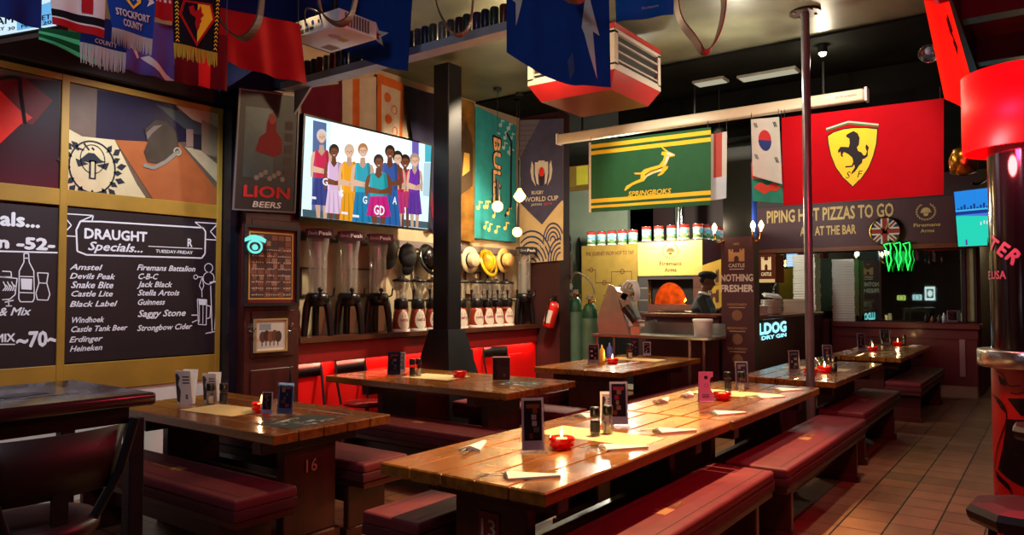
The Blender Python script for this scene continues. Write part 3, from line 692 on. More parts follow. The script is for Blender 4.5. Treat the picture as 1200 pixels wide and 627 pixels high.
m.rect(c[0]-.025, c[1]-.09, c[0]+.025, c[1]+.05, S, I, .008); m.rect(c[0]-.012, c[1]-.08, c[0]+.012, c[1]+.04, S, mat('mural_190_178_140', (190, 178, 140)), .009)
for s in (-1, 1): m.poly([(c[0]+s*.03, c[1]+.02), (c[0]+s*.12, c[1]+.05), (c[0]+s*.1, c[1]-.01)], S, I, .008)
for k in range(4): m.stroke([wallpic(80+9*k, 168+5*(k % 2), BY-.03), wallpic(92+6*k, 176, BY-.03)], .012, S, I, .008)
H1 = mat('mural_helmet', (58, 50, 42), .25, var=.25, coat=.4)
m.poly([wallpic(60+a/5.7, 90+b/5.7, BY-.03) for a, b in ((620, 350), (690, 290), (760, 300), (830, 370), (850, 470), (820, 520), (700, 580), (640, 570), (615, 500), (640, 440))], S, H1, .009)
m.poly([wallpic(60+a/5.7, 90+b/5.7, BY-.03) for a, b in ((630, 375), (680, 330), (740, 320), (670, 380), (640, 420))], S, ink(96, 84, 76), .0095)
m.stroke([wallpic(60+a/5.7, 90+b/5.7, BY-.03) for a, b in ((612, 590), (680, 610), (760, 570), (830, 510), (860, 500))], .03, S, ink(120, 116, 104), .0098)
p = wallpic(60+840/5.7, 90+500/5.7, BY-.03); m.ring(p[0], p[1], .035, .035, .012, S, ink(150, 140, 120), .01)
m.poly([wallpic(60+a/5.7, 90+b/5.7, BY-.03) for a, b in ((898, 350), (945, 352), (945, 470), (898, 470))], S, ink(130, 104, 92), .01); m.poly([wallpic(60+a/5.7, 90+b/5.7, BY-.03) for a, b in ((945, 380), (1000, 390), (1000, 490), (945, 480))], S, ink(24, 24, 36), .01)
m.thing('painted_panel', 'painted panel of crest, beer tap and copper table above the draught chalkboard', 'picture', (3.05, BY-.02, 2.265))
m, S = mural('x', 'x', 1.2, 2.37, 2.265, 3.045, [((22, 18, 26), [(-60, 84), (70, 95), (70, 225), (-60, 212)]), ((96, 16, 18), [(-30, 86), (26, 89), (62, 118), (38, 146), (20, 142), (-30, 125)]), ((226, 44, 26), [(-30, 95), (0, 106), (24, 130), (28, 142), (0, 168), (-30, 176)]), ((200, 60, 46), [(24, 128), (38, 138), (26, 146)])])
m.stroke([wallpic(a, b, BY-.03) for a, b in ((-20, 96), (12, 90), (23, 92), (24, 108), (29, 145))], .022, S, ink(10, 8, 14), .006)
m.thing('painted_panel', 'dark painted panel with a glowing red lantern above the price chalkboard', 'picture', (1.8, BY-.02, 2.265))

# ---------------------------------------------------------------- beer shelf along the wall
SHZ = 1.1
MB().bb((4.31, 5.55, SHZ-.05), (8.18, 5.89, SHZ), wood('shelf_wood', (44, 20, 12), (86, 46, 28), .35, .2, 0)).thing('wall_shelf', 'long dark wooden shelf of beer towers above the red wall', 'shelf', (6.2, 5.7, SHZ-.05))
TUBE = clear('tower_tube', (250, 250, 248), .15, .05, .1); FOAM = clear('tube_core', (236, 236, 232), .2, .12, .22)
def tall_tower(x, label):
    t = T('tall_beer_tower', label, 'beer tower', (x, 5.7, SHZ+.001), -.5, 'tall clear beer towers')
    for s in (-1, 1):
        p = [(s*.06, 0, .36), (s*.095, -.01, .29), (s*.115, -.02, .14), (s*.125, -.03, .0)]
        MB().tube(bez(p, 5), [.05-.001*i for i in range(16)], PLASTIC, 8, flat=.75).obj('leg', t)
    MB().tube(bez([(0, .06, .34), (.0, .09, .2), (0, .1, 0)], 5), .035, PLASTIC, 8).obj('leg', t)
    MB().lathe([(.001, .28), (.08, .28), (.11, .32), (.115, .38), (.095, .41), (.001, .41)], PLASTIC, n=20).obj('collar', t)
    MB().cyl((0, -.05, .35), (0, -.15, .37), .018, PLASTIC, n=10).cyl((0, -.14, .36), (.0, -.14, .43), .013, PLASTIC, n=10).ball((0, -.14, .44), .025, PLASTIC, n=10).obj('tap', t)
    MB().tube([(.09, 0, .36), (.15, 0, .385), (.16, 0, .46)], .009, PLASTIC, 8).obj('handle', t)
    MB().lathe([(.085, .4), (.088, .78), (.105, .9), (.11, 1.0)], TUBE).obj('clear_tube', t)
    MB().lathe([(.035, .41), (.035, .9)], FOAM, n=12).obj('ice_core', t)
    MB().lathe([(.1, 1.0), (.115, 1.0), (.115, 1.02), (.001, 1.03)], PLASTIC).obj('lid', t)
    m = MB().box((0, -.122, .97), (.26, .012, .09), mat('sign_navy', (26, 28, 40), .4), None, .003)
    S = frame((0, -.1285, .97), (1, 0, 0), (0, 0, 1)); m.text('Devils', S, -.115, -.012, .03, ink(170, 170, 176), w=.085, shear=.2).text('Peak', S, -.015, -.014, .038, ink(220, 220, 222), w=.12, bold=.02)
    m.obj('name_board', t)
    return t
A1 = tall_tower(4.62, 'tall clear beer tower with black legs next to the framed picture')
dup(A1, (5.01, 5.7, SHZ+.001), label='tall clear beer tower with black legs, middle of three under the television'); dup(A1, (5.4, 5.7, SHZ+.001), label='tall clear beer tower with black legs next to the small brown towers'); dup(A1, (8.03, 5.7, SHZ+.001), label='tall clear beer tower at the far shelf end beside the banner')
BROWN = mat('brown_base', (140, 48, 26), .35, coat=.3)
def keg_tower(x, label):
    t = T('small_beer_tower', label, 'beer tower', (x, 5.68, SHZ+.001), -.6, 'small brown beer towers')
    m = MB().lathe([(.001, 0), (.097, 0), (.098, .02), (.09, .1), (.074, .2), (.068, .24), (.001, .24)], BROWN, n=28)
    m.lathe([(.0985, 0), (.0995, .022), (.096, .03)], WHITE, n=28)
    m.obj('base', t)
    def S(u, v, l=0):
        z = .03+v*.19; r = .0985-.024*v+l; a = -PI/2+u; return V((r*_c(a), r*_s(a), z))
    b = MB().disc(.25, .48, .78, .54, S, mat('badge_white', (206, 200, 192), .5), .001, 20, maxlen=.25).disc(.25, .48, .66, .46, S, ink(196, 186, 176), .002, 20, maxlen=.25)
    b.text('CASTLE', S, .25, .42, .14, ink(150, 40, 30), w=1.05, align='C', lift=.004, bold=.03, shear=.1).rect(.0, .62, .5, .78, S, ink(150, 60, 40), .003); b.obj('badge', t)
    MB().lathe([(.072, .24), (.075, .25), (.075, .33), (.06, .35), (.001, .35)], PLASTIC).obj('collar', t)
    MB().cyl((.07, -.03, .33), (.13, -.05, .33), .012, PLASTIC, n=8).cyl((.125, -.05, .3), (.125, -.05, .41), .011, PLASTIC, n=8).box((.125, -.05, .43), (.03, .02, .05), PLASTIC, None, .004).obj('tap', t)
    MB().lathe([(.055, .345), (.06, .42), (.078, .47), (.09, .53)], TUBE).obj('clear_tube', t)
    MB().lathe([(.02, .35), (.02, .5)], FOAM, n=10).obj('ice_core', t)
    MB().lathe([(.001, .53), (.093, .53), (.1, .54), (.093, .555), (.05, .568), (.02, .57), (.02, .59), (.001, .59)], PLASTIC).obj('lid', t)
    return t
kx = [5.72, 5.98, 6.22, 6.46, 6.7, 7.0, 7.205, 7.41, 7.615]
lab = ['small brown beer tower next to the tall towers, first of its row', 'small brown beer tower, second from the tall towers', 'small brown beer tower, third from the tall towers', 'small brown beer tower, fourth from the tall towers', 'small brown beer tower against the near side of the steel column', 'small brown beer tower partly behind the column, far side', 'small brown beer tower, second past the steel column', 'small brown beer tower, third past the steel column', 'small brown beer tower next to the lone tall tower at the far end']
B1 = keg_tower(kx[0], lab[0])
for x, s in zip(kx[1:], lab[1:]): dup(B1, (x, 5.68, SHZ+.001), label=s)
# hat rail and hats
MB().bb((4.31, 5.88, 2.02), (8.18, 5.898, 2.1), mat('rail_grey', (110, 96, 100), .6, var=.15)).thing('hat_rail', 'pale wooden hat rail on the wall under the television', 'rail', (6.2, 5.88, 2.02))
def cap(px, py, c, label, kind):
    p = wy(px, py, 5.72); t = T(kind, label, 'hat', (p.x, 5.825, p.z-.1), 0, 'hats hung on the wall'); m = MB(); H = mat('hat_'+kind+'_%d_%d_%d' % c, c, .55 if kind != 'hard_helmet' else .25, var=.15, scale=20, coat=.5 if kind == 'hard_helmet' else 0)
    if kind == 'peaked_cap':
        m.ball((0, -.065, .02), .13, H, (.98, .55, 1.08), n=20); m.obj('crown', t)
        MB().ball((.012, -.06, -.12), .105, H, (.85, .3, .8), rot=rotx(.35)).obj('peak', t); MB().ball((0, -.06, .158), .012, H, n=8).obj('button', t)
    elif kind == 'hard_helmet':
        m.ball((0, -.05, .01), .125, H, (.95, .72, 1.1), n=24); m.obj('shell', t)
        MB().lathe([(.128, 0), (.165, -.004), (.168, .006), (.128, .012)], H, (0, -.06, 0), n=28, sy=1.15, rot=rotx(PI/2-.35)).obj('brim', t); MB().tube([(0, -.152*_c(a), .01+.155*_s(a)) for a in [k*.2-1.2 for k in range(13)]], .01, H, 6).obj('crest', t)
    else:
        m.lathe([(.001, .1), (.08, .1), (.09, .085), (.094, 0)], H, (0, -.02, 0), rot=rotx(PI/2), n=28); m.obj('crown', t)
        MB().lathe([(.09, 0), (.165, .004), (.165, .01), (.09, .008)], H, (0, -.02, 0), rot=rotx(PI/2), n=28).obj('brim', t)
        MB().lathe([(.0945, .004), (.0925, .035)], mat('hat_band', (24, 22, 24), .7), (0, -.02, 0), rot=rotx(PI/2), n=28).obj('band', t)
    return t
cap(459, 283, (22, 21, 26), 'plain dark cap hung beside the tall towers sign', 'peaked_cap'); cap(481, 291, (20, 19, 24), 'black baseball cap, middle of the three dark hats', 'peaked_cap')
cap(507, 294, (16, 16, 18), 'shiny black helmet hung next to the steel column', 'hard_helmet'); cap(557, 295, (200, 184, 150), 'cream straw hat with black band past the column', 'straw_boater')
cap(576, 299, (214, 170, 30), 'yellow hard helmet hung on the wall', 'hard_helmet'); cap(597, 296, (196, 160, 96), 'tan straw hat hung next to the tall banner', 'straw_boater')
# small frames drawn on the wall behind the towers
for px0, py0, px1, py1, s in ((352, 313, 381, 347, 'small dark framed picture behind the first tall tower'), (408, 314, 437, 346, 'small dark framed picture behind the third tall tower'), (545, 318, 563, 346, 'small black framed notice past the column'), (571, 316, 591, 346, 'small red framed notice behind the small towers')):
    a, b = wy(px0, py0, 5.88), wy(px1, py1, 5.88); t = T('small_picture', s, 'picture', (a.x/2+b.x/2, 5.89, b.z))
    S = quad((a.x, 5.885, a.z), (b.x, 5.885, a.z), (b.x, 5.885, b.z), (a.x, 5.885, b.z)); MB().slab(S, mat('aged_print', (150, 136, 112), .6, var=.2), .008).obj('print', t, True)
    MB().border(S, .06, .06, mat('thin_frame', (44, 24, 20), .5), .0, .012).obj('picture_frame', t, True)

# ---------------------------------------------------------------- pictures on the boarded pier
def framed(px, label, Y, layers, name='framed_picture', t=.03):
    (a, b), (c, d) = px; p, q = wy(a, b, Y), wy(c, d, Y)
    S = quad((p.x, Y, p.z), (q.x, Y, p.z), (q.x, Y, q.z), (p.x, Y, q.z)); T0 = T(name, label, 'picture', ((p.x+q.x)/2, Y+.02, q.z))
    return S, T0
S, t = framed(((285, 262), (349, 358)), 'black framed montage of small cartoon-like rows with red mount on the pier', 5.51, 0)
t['label'] = 'black framed print with rows of text on brickwork and red mount, on the pier'
m = MB().slab(S, ink(96, 20, 24), .012); m.rect(.1, .08, .9, .92, S, ink(180, 140, 60), .001).rect(.125, .1, .875, .9, S, ink(74, 44, 34), .0016)
for r in range(11):
    for k in range(6): m.rect(.135+.123*k+.03*(r % 2)*(k < 5), .11+.071*r, .135+.123*k+.1, .17+.071*r, S, ink(*random.choice([(120, 70, 52), (96, 58, 46), (140, 100, 80), (70, 50, 48)])), .0022)
for r in range(8): m.text(random.choice(['mull arn tole', 'sem dir ofen', 'elin mor tal']), S, .15, .13+.08*r, .025, ink(190, 176, 160), w=.7, lift=.003)
m.obj('print', t, True); MB().border(S, .055, .04, BLACK, 0, .025).obj('picture_frame', t, True)
S, t = framed(((298, 374), (336, 411)), 'small framed photograph of red and brown animals on the pier', 5.53, 0); t['label'] = 'small gilt framed picture of brown cattle below the brick print'
m = MB().slab(S, ink(206, 196, 180), .008); m.rect(.1, .12, .9, .9, S, ink(176, 168, 158), .001)
for k in range(5): m.disc(.25+.12*k, .46+.03*(k % 2), .1, .17, S, ink(*((86, 50, 34), (60, 36, 28), (110, 64, 44))[k % 3]), .0016+.0004*k, 12).rect(.22+.12*k, .18, .25+.12*k, .4, S, ink(50, 32, 26), .0015)
m.rect(.15, .66, .5, .85, S, ink(120, 124, 126), .0014); m.obj('print', t, True); MB().border(S, .05, .05, mat('gilt_frame', (150, 120, 70), .4), 0, .012).obj('picture_frame', t, True)
for px, s in ((294, 'small chrome coat hook by the cattle picture, chalkboard side'), (340, 'small chrome coat hook by the cattle picture, shelf side')):
    p = wy(px, 383, 5.53); MB().tube(bez([(p.x, 5.555, p.z), (p.x, 5.52, p.z), (p.x, 5.5, p.z+.03)], 5), .006, CHROME, 6).tube(bez([(p.x-.02, 5.53, p.z-.03), (p.x, 5.5, p.z-.04), (p.x+.02, 5.48, p.z-.01)], 5), .005, CHROME, 6).box((p.x, 5.555, p.z), (.03, .01, .06), CHROME).thing('hanging_coat_hook', s, 'hook', (p.x, 5.55, p.z-.04))
# teal neon reflection on the frame, built as a glowing bottle-cap shape
p = wy(298, 287, 5.47); t = T('neon_sign', 'small teal glowing neon reflection, bottle-cap shaped, on the brick print frame', 'sign', (p.x, 5.47, p.z-.08))
S = frame((p.x, 5.46, p.z), (1, 0, 0), (0, 0, 1)); NT = lum(120, 235, 225, 1.1); m = MB(); m.poly([(-.1, .05), (-.05, .08), (0, .085), (.06, .075), (.11, .05), (.1, .02), (.03, .04), (-.04, .04), (-.1, .02)], S, NT).ring(0, -.015, .075, .06, .02, S, NT).disc(0, -.02, .03, .025, S, NT); m.slab(quad((p.x-.1, 5.462, p.z+.06), (p.x+.1, 5.462, p.z+.06), (p.x+.1, 5.462, p.z-.08), (p.x-.1, 5.462, p.z-.08)), clear('sign_backing'), .004); m.obj('tube', t, True)
# tin beer sign leaning from the wall
q = [wy(280, 103, 5.42), wy(351, 112, 5.42), wy(346, 250, 5.52), wy(272, 246, 5.52)]
S = quad(*q); t = T('tin_sign', 'dark vintage tin sign reading LION BEERS beside the television', 'sign', (3.9, 5.5, 2.2))
m = MB().slab(S, mat('tin_black', (22, 18, 20), .5, var=.3, scale=6), .012)
m.rect(.12, .28, .6, .86, S, mat('tin_teal', (34, 50, 54), .4, var=.3), .001); m.poly([(.3, .5), (.36, .62), (.46, .66), (.46, .72), (.5, .8), (.57, .82), (.62, .76), (.62, .68), (.72, .62), (.74, .5), (.6, .46)], S, ink(116, 22, 30), .002); m.disc(.55, .78, .06, .045, S, ink(140, 70, 60), .003)
for k in range(7): m.disc(.34+.07*k, .28+.025*(k % 3), .04, .022, S, ink(120, 110, 104), .002, 12)
for k in range(5): m.rect(.78, .3+.1*k, .9, .37+.1*k, S, ink(70, 60, 60), .002)
m.text('LION', S, .16, .12, .095, ink(168, 34, 34), w=.72, bold=.05, lift=.003).text('BEERS', S, .3, .035, .05, ink(190, 180, 170), w=.44, bold=.03, shear=.15, lift=.003)
m.obj('sign_face', t, True); MB().border(S, .025, .012, mat('tin_rim', (96, 86, 90), .4), 0, .006).obj('sign_rim', t, True)
# ---------------------------------------------------------------- television
TVY = 5.5
q = [wy(356.5, 138, TVY-.05), wy(505, 168.5, TVY-.05), wy(502, 268, TVY), wy(353.5, 254, TVY)]
x0, x1 = (q[0].x+q[3].x)/2, (q[1].x+q[2].x)/2; zt, zb = (q[0].z+q[1].z)/2, (q[2].z+q[3].z)/2
S = quad((x0, TVY-.05, zt), (x1, TVY-.05, zt), (x1, TVY, zb), (x0, TVY, zb))
t = T('television', 'large wall television showing a row of netball players', 'television', ((x0+x1)/2, TVY, zb))
MB().slab(quad(S(-.012, 1.02, -.004), S(1.012, 1.02, -.004), S(1.012, -.025, -.004), S(-.012, -.025, -.004)), PLASTIC, .05).border(quad(S(-.012, 1.02), S(1.012, 1.02), S(1.012, -.025), S(-.012, -.025)), .012, .02, PLASTIC, -.004, .006).obj('casing', t, True)
m = MB().rect(0, 0, 1, 1, S, lum(206, 238, 250, 1.35), .0).rect(.18, .55, .8, 1, S, lum(236, 250, 250, 1.5), .0003)
def tv(*pts, X0=340, Y0=130, k=4.178):
    out = []
    for a, b in pts:
        px, py = X0+a/k, Y0+b/k; d = _ray(px, py); n = S.n; o = S(0, 0); tt = (o-CO).dot(n)/d.dot(n); P = CO+d*tt-o
        e1 = S(1, 0)-o; e2 = S(0, 1)-o; out.append((P.dot(e1)/e1.dot(e1), P.dot(e2)/e2.dot(e2)))
    return out
lv = [0]
def P(c, *pts, e=.95): lv[0] += 1; m.poly([(min(1, max(0, a)), min(1, max(0, b))) for a, b in tv(*pts)], S, lum(*c, e), .0006+.00007*lv[0])
def ED(c, cx, cy, rx, ry): P(c, *[(cx+rx*_c(2*PI*k/14), cy+ry*_s(2*PI*k/14)) for k in range(14)])
P((90, 110, 160), (112, 45), (178, 60), (172, 500), (105, 490)); P((120, 100, 190), (597, 140), (630, 150), (630, 290), (597, 290)); P((70, 190, 210), (660, 160), (692, 168), (692, 250), (660, 250)); P((190, 225, 240), (655, 255), (690, 255), (685, 420), (650, 415))
P((80, 110, 120), (60, 480), (690, 545), (690, 578), (60, 530), e=.7)
def player(cx, hy, w, skin, top, skirt, sh, waist, hem, low, hair=(50, 34, 30), cross=True):
    dk = lambda c, f=.8: tuple(int(v*f) for v in c)
    w *= 1.12; Q = lambda c, *p: P(c, *[(cx+a*w, b) for a, b in p]); mid = (sh+waist)/2
    for s_ in (-1, 1):      # upper arms
        Q(skin if s_ < 0 else dk(skin, .9), (s_*.3, sh-4), (s_*.46, sh+4), (s_*.54, sh+26), (s_*.58, mid+14), (s_*.56, waist-8), (s_*.44, waist-4), (s_*.42, mid), (s_*.36, sh+30))
        Q(dk(skin, .9), (s_*.06, hem-6), (s_*.34, hem-6), (s_*.28, (hem+low)/2), (s_*.26, low), (s_*.08, low))
    Q(dk(skin, .86), (-.11, sh-34), (.11, sh-34), (.13, sh-8), (.24, sh), (0, sh+24), (-.24, sh), (-.13, sh-8))
    Q(top, (-.32, sh-6), (-.2, sh-10), (-.12, sh+6), (0, sh+20), (.12, sh+6), (.2, sh-10), (.32, sh-6), (.36, sh+20), (.38, mid), (.36, waist), (-.36, waist), (-.38, mid), (-.36, sh+20))
    Q(dk(top, .82), (.2, sh-4), (.32, sh-6), (.36, sh+20), (.38, mid), (.36, waist), (.2, waist), (.26, mid))
    Q(dk(top, 1.12), (-.34, sh+10), (-.28, sh), (-.26, waist-4), (-.34, waist-4))
    Q(skirt, (-.36, waist-2), (.36, waist-2), (.44, (waist+hem)/2), (.52, hem), (.2, hem+4), (-.1, hem+1), (-.52, hem-2), (-.44, (waist+hem)/2))
    for a in (-.3, -.05, .22): Q(dk(skirt, .84), (a*.8, waist+4), (a*.8+.03, waist+4), (a*1.15+.1, hem), (a*1.15, hem))
    if cross:
        Q(skin, (-.58, mid+12), (-.5, mid+2), (.2, mid+22), (.42, mid+24), (.44, mid+40), (.1, mid+42), (-.5, mid+34)); Q(dk(skin, .9), (.58, mid+10), (.5, mid), (.3, mid+14), (.02, mid+24), (.0, mid+38), (.5, mid+34))
    ED(hair, cx, hy-8, 25, 31); ED(skin, cx+1, hy+4, 18.5, 26); ED(dk(skin, .88), cx+9, hy+8, 8, 18); ED(skin, cx+4, hy+8, 10, 18)
    P(hair, (cx-20, hy-14), (cx-10, hy-26), (cx+10, hy-27), (cx+20, hy-14), (cx+8, hy-18), (cx-8, hy-18))
    P(dk(skin, .55), (cx-11, hy-3), (cx-4, hy-3), (cx-5, hy+1), (cx-10, hy+1)); P(dk(skin, .55), (cx+5, hy-3), (cx+12, hy-3), (cx+11, hy+1), (cx+6, hy+1)); P(dk(skin, .75), (cx-1, hy), (cx+2, hy), (cx+4, hy+9), (cx-2, hy+9)); P((236, 226, 226), (cx-6, hy+15), (cx+7, hy+15), (cx+4, hy+19), (cx-3, hy+19))
WS, BS = (236, 190, 160), (130, 74, 50)
player(562, 250, 60, BS, (220, 50, 80), (190, 60, 110), 292, 400, 470, 570); player(525, 232, 64, WS, (220, 40, 80), (200, 50, 120), 285, 400, 500, 570)
player(608, 245, 62, WS, (120, 50, 170), (100, 50, 160), 292, 400, 505, 570, (190, 150, 130)); player(152, 128, 86, WS, (210, 40, 80), (60, 70, 140), 200, 330, 460, 530, (220, 210, 210))
player(212, 200, 78, BS, (230, 190, 225), (235, 200, 230), 256, 390, 500, 535); player(286, 200, 84, WS, (250, 170, 30), (245, 165, 30), 256, 400, 540, 560, (220, 190, 160))
player(352, 196, 92, WS, (40, 170, 190), (20, 130, 180), 262, 400, 545, 560, (190, 130, 80)); player(484, 205, 92, BS, (60, 90, 160), (40, 100, 170), 262, 390, 570, 575)
player(428, 250, 104, BS, (30, 170, 180), (210, 30, 130), 312, 420, 515, 556, (40, 30, 30))
for s, x, y, w, h in (('GD', 400, 505, 52, 40), ('G', 148, 362, 26, 32), ('G', 228, 418, 22, 30), ('G', 345, 452, 22, 34), ('A', 492, 455, 20, 34)):
    a, b = tv((x, y), (x+w, y-h)); m.text(s, S, a[0], a[1], b[1]-a[1], lum(250, 250, 250, 1), w=b[0]-a[0], bold=.03, lift=.03)
for x, y in ((90, 425), (245, 500), (300, 515)): P((245, 245, 250), (x, y-8), (x+32, y-4), (x+32, y+8), (x, y+4))
m.obj('screen', t, True)
MB().bb(((x0+x1)/2-.12, TVY+.06, zb+.3), ((x0+x1)/2+.12, 5.89, zb+.6), STEELBLK).obj('wall_mount', t, True)

# ---------------------------------------------------------------- steel column with flared foot
cx, cy = 5.76, 5.06
t = T('steel_column', 'black square steel column with flared foot before the beer shelf', 'column', (cx, cy, 0), 0)
MB().box((0, 0, 2.46), (.21, .21, 2.82), STEELBLK, None, .008).obj('shaft', t)
m = MB(); a, b = .11, .3
m.add([(-b, -b, 0), (b, -b, 0), (b, b, 0), (-b, b, 0), (-.27, -.27, .5), (.27, -.27, .5), (.27, .27, .5), (-.27, .27, .5), (-a-.02, -a-.02, 1.14), (a+.02, -a-.02, 1.14), (a+.02, a+.02, 1.14), (-a-.02, a+.02, 1.14)],
      [(0, 1, 5, 4), (1, 2, 6, 5), (2, 3, 7, 6), (3, 0, 4, 7), (4, 5, 9, 8), (5, 6, 10, 9), (6, 7, 11, 10), (7, 4, 8, 11), (8, 9, 10, 11)], STEELBLK).obj('flared_foot', t)

# ---------------------------------------------------------------- metal chairs along the red wall
def chair(x, y, rz, label):
    t = T('metal_chair', label, 'chair', (x, y, 0), rz, 'black metal chairs by the red wall')
    MB().lathe([(.001, .44), (.2, .44), (.21, .455), (.2, .475), (.001, .48)], mat('red_seat', (120, 16, 22), .4), n=24).obj('seat', t)
    for sx in (-1, 1):
        for sy in (-1, 1):
            MB().tube([(sx*.15, sy*.15, .45), (sx*.19, sy*.19, 0)], .011, BLACK, 8).obj('leg', t)
        MB().tube(bez([(sx*.17, .17, .45), (sx*.185, .21, .65), (sx*.19, .24, .86)], 5), .012, BLACK, 8).obj('back_post', t)
    def Sx(u, v, l=0): a = (u-.5)*1.5; return V((.27*_s(a), .32-.11*(1-_c(a))*-1-.11+l-.0, .74+.12*v))
    m = MB(); vs = []
    for j in range(2):
        for k in range(13):
            a = (k/12-.5)*1.7; vs += [(.26*_s(a), .26-.09*_c(a)*-1-.09-.0+j*.014, .735), (.26*_s(a), .26+.09*_c(a)-.09+j*.014, .86)]
    fs = [(2*k, 2*k+2, 2*k+3, 2*k+1) for k in range(12)]+[(26+2*k, 26+2*k+1, 26+2*k+3, 26+2*k+2) for k in range(12)]+[(2*k+1, 2*k+3, 26+2*k+3, 26+2*k+1) for k in range(12)]+[(2*k, 26+2*k, 26+2*k+2, 2*k+2) for k in range(12)]
    m.add(vs, fs, BLACK, True).obj('back_rail', t)
    return t
c1 = chair(4.42, 5.34, 0.1, 'black metal chair by the red wall, next to the pier')
dup(c1, (4.93, 5.34, 0), .0, 'black metal chair by the red wall, second from the pier')
dup(c1, (6.55, 5.33, 0), -.1, 'black metal chair just past the steel column'); dup(c1, (7.15, 5.31, 0), -.2, 'black metal chair by the red wall nearest the gas cylinders')
# ---------------------------------------------------------------- flags, scarves and things hung from the ceiling
def wv(a, n, ph=0, tilt=0): return lambda u, v: a*_s(2*PI*n*u+ph+tilt*v)*(1.1-v*.8)
def flag(name, label, cat, c, base, wave=None, draw=None, group=None, nu=28, nv=12, cords=True, cord_top=None, sag=0, fringe=None, back=.004, clothname='cloth'):
    S0 = quad(*c, wave)
    S = (lambda u, v, l=0: S0(u, v, l)+V((0, 0, -sag*_s(PI*u)*(1-v)))) if sag else S0
    lo = min(p.z for p in (S(0, 0), S(1, 0), S(.5, 0))); mid = (S(0, 0)+S(1, 0))/2
    t = T(name, label, cat, (mid.x, mid.y, lo), 0, group)
    m = MB().sheet(S, nu, nv, base).sheet(lambda u, v, l=0: S(1-u, v, -back), nu, nv, base if isinstance(base, bpy.types.Material) else (lambda u, v: base(1-u, v)))
    if draw: draw(m, S)
    m.obj(clothname, t, True)
    if fringe:
        fm, fl = fringe; f = MB(); n = 34
        for k in range(n):
            u = (k+.5)/n; p = S(u, 0, -.002); q = p+V((random.uniform(-.004, .004), random.uniform(-.003, .003), -fl*random.uniform(.85, 1.05)))
            f.tube([p, (p+q)/2, q], [.0035, .0032, .0018], fm, 5)
        f.obj('fringe', t, True)
    if cords:
        k = MB()
        for u in (.02, .98): p = S(u, 1, -.002); k.tube([p-V((0, 0, .01)), V((p.x, p.y, cord_top or CEIL))], .003, PLASTIC, 5)
        k.obj('hanging_cord', t, True)
    return t
def qy(Y, *pts): return [wy(a, b, Y) for a, b in pts]
def qx(X, *pts): return [wx(a, b, X) for a, b in pts]
NAVY = mat('navy_cloth', (20, 34, 92), .85, var=.12, spec=.12); RED = mat('red_cloth', (158, 22, 30), .8, var=.1, spec=.12); DRED = mat('dark_red_cloth', (96, 14, 24), .8, var=.1, spec=.12); BLUE = mat('blue_cloth', (22, 58, 140), .8, var=.1, spec=.12)
WH = mat('white_cloth', (200, 196, 194), .85, var=.05, spec=.12); BLK = mat('black_cloth', (18, 18, 24), .85, var=.1, spec=.12); YEL = mat('yellow_cloth', (226, 190, 40), .8, var=.08, spec=.12); PURP = mat('purple_cloth', (84, 70, 140), .8, var=.1, spec=.12); GRN = mat('dark_green_cloth', (22, 84, 52), .8, var=.1, spec=.12); LGRN = mat('light_green_cloth', (96, 206, 140), .8, var=.06, spec=.12); FR = mat('grey_fringe', (170, 164, 160), .9, var=.1); FY = mat('yellow_fringe', (170, 140, 30), .9, var=.1)
# lit notice screen in the top corner
br = wy(66, 30, 3.35); bl = wz(-70, 54, br.z); up = V((0, 0, .75))
t = T('television', 'bright notice screen with dates, mostly cut off in the top corner', 'television', (bl+br)/2); S = quad(bl+up, br+up, br, bl)
m = MB().slab(quad(S(-.02, 1.02, -.003), S(1.02, 1.02, -.003), S(1.02, -.02, -.003), S(-.02, -.02, -.003)), PLASTIC, .04).rect(0, 0, 1, 1, S, lum(206, 232, 246, 1.1), .0); 
def scr(px, py):
    d = _ray(px, py); tt = (S(0, 0)-CO).dot(S.n)/d.dot(S.n); P = CO+d*tt-S(0, 0); e1 = S(1, 0)-S(0, 0); e2 = up; return P.dot(e1)/e1.dot(e1), P.dot(e2)/e2.dot(e2)
m.poly([scr(20, 15), scr(66, 0), scr(66, 28), scr(20, 36)], S, lum(110, 180, 236, 1), .001)
for s, x0, y0, x1, h in (('AM', -4, 30, 16, 9), ('AY', -4, 37, 6, 4), ('30', 10, 36, 18, 4), ('MAY', 26, 33, 42, 4), ('20', 51, 29.5, 61, 4), ('ET', 50, 24, 60, 6)):
    a, b, c = scr(x0, y0), scr(x1, y0-(x1-x0)*.16), scr(x0, y0-h); m.text(s, S, a[0], (a[1]+b[1])/2, c[1]-a[1], ink(20, 30, 50), w=b[0]-a[0], bold=.02, lift=.002)
m.obj('screen', t, True); MB().tube([S(.4, 1, -.02), V((S(.4, 1).x, S(.4, 1).y, CEIL))], .02, STEELBLK).obj('ceiling_mount', t, True)
flag('hanging_flag', 'navy cloth draped in front of the notice screen', 'flag', qy(2.9, (-60, -10), (49, -14), (48, 33), (-60, 4)), NAVY, wv(.012, 2))
def eng(m, S):
    m.rect(.55, .42, .75, 1, S, RED, .003, .15).rect(0, .78, 1, .95, S, RED, .0032, .15)
flag('hanging_scarf', 'red and white cross scarf with black and red stripes below', 'scarf', qy(2.7, (58, -22), (124, -14), (122, 45), (62, 28)), lambda u, v: RED if v < .16 else WH if v < .2 else BLK if v < .36 else WH, wv(.006, 1.5), eng, nu=20, nv=30)
flag('hanging_flag', 'dark green cloth with light green bands under the striped scarf', 'flag', qy(3.1, (46, 32), (112, 40), (120, 78), (46, 46)), lambda u, v: LGRN if v < .22 or (.5 < v < .72 and u > .0) else GRN, wv(.01, 1), nu=20, nv=20)
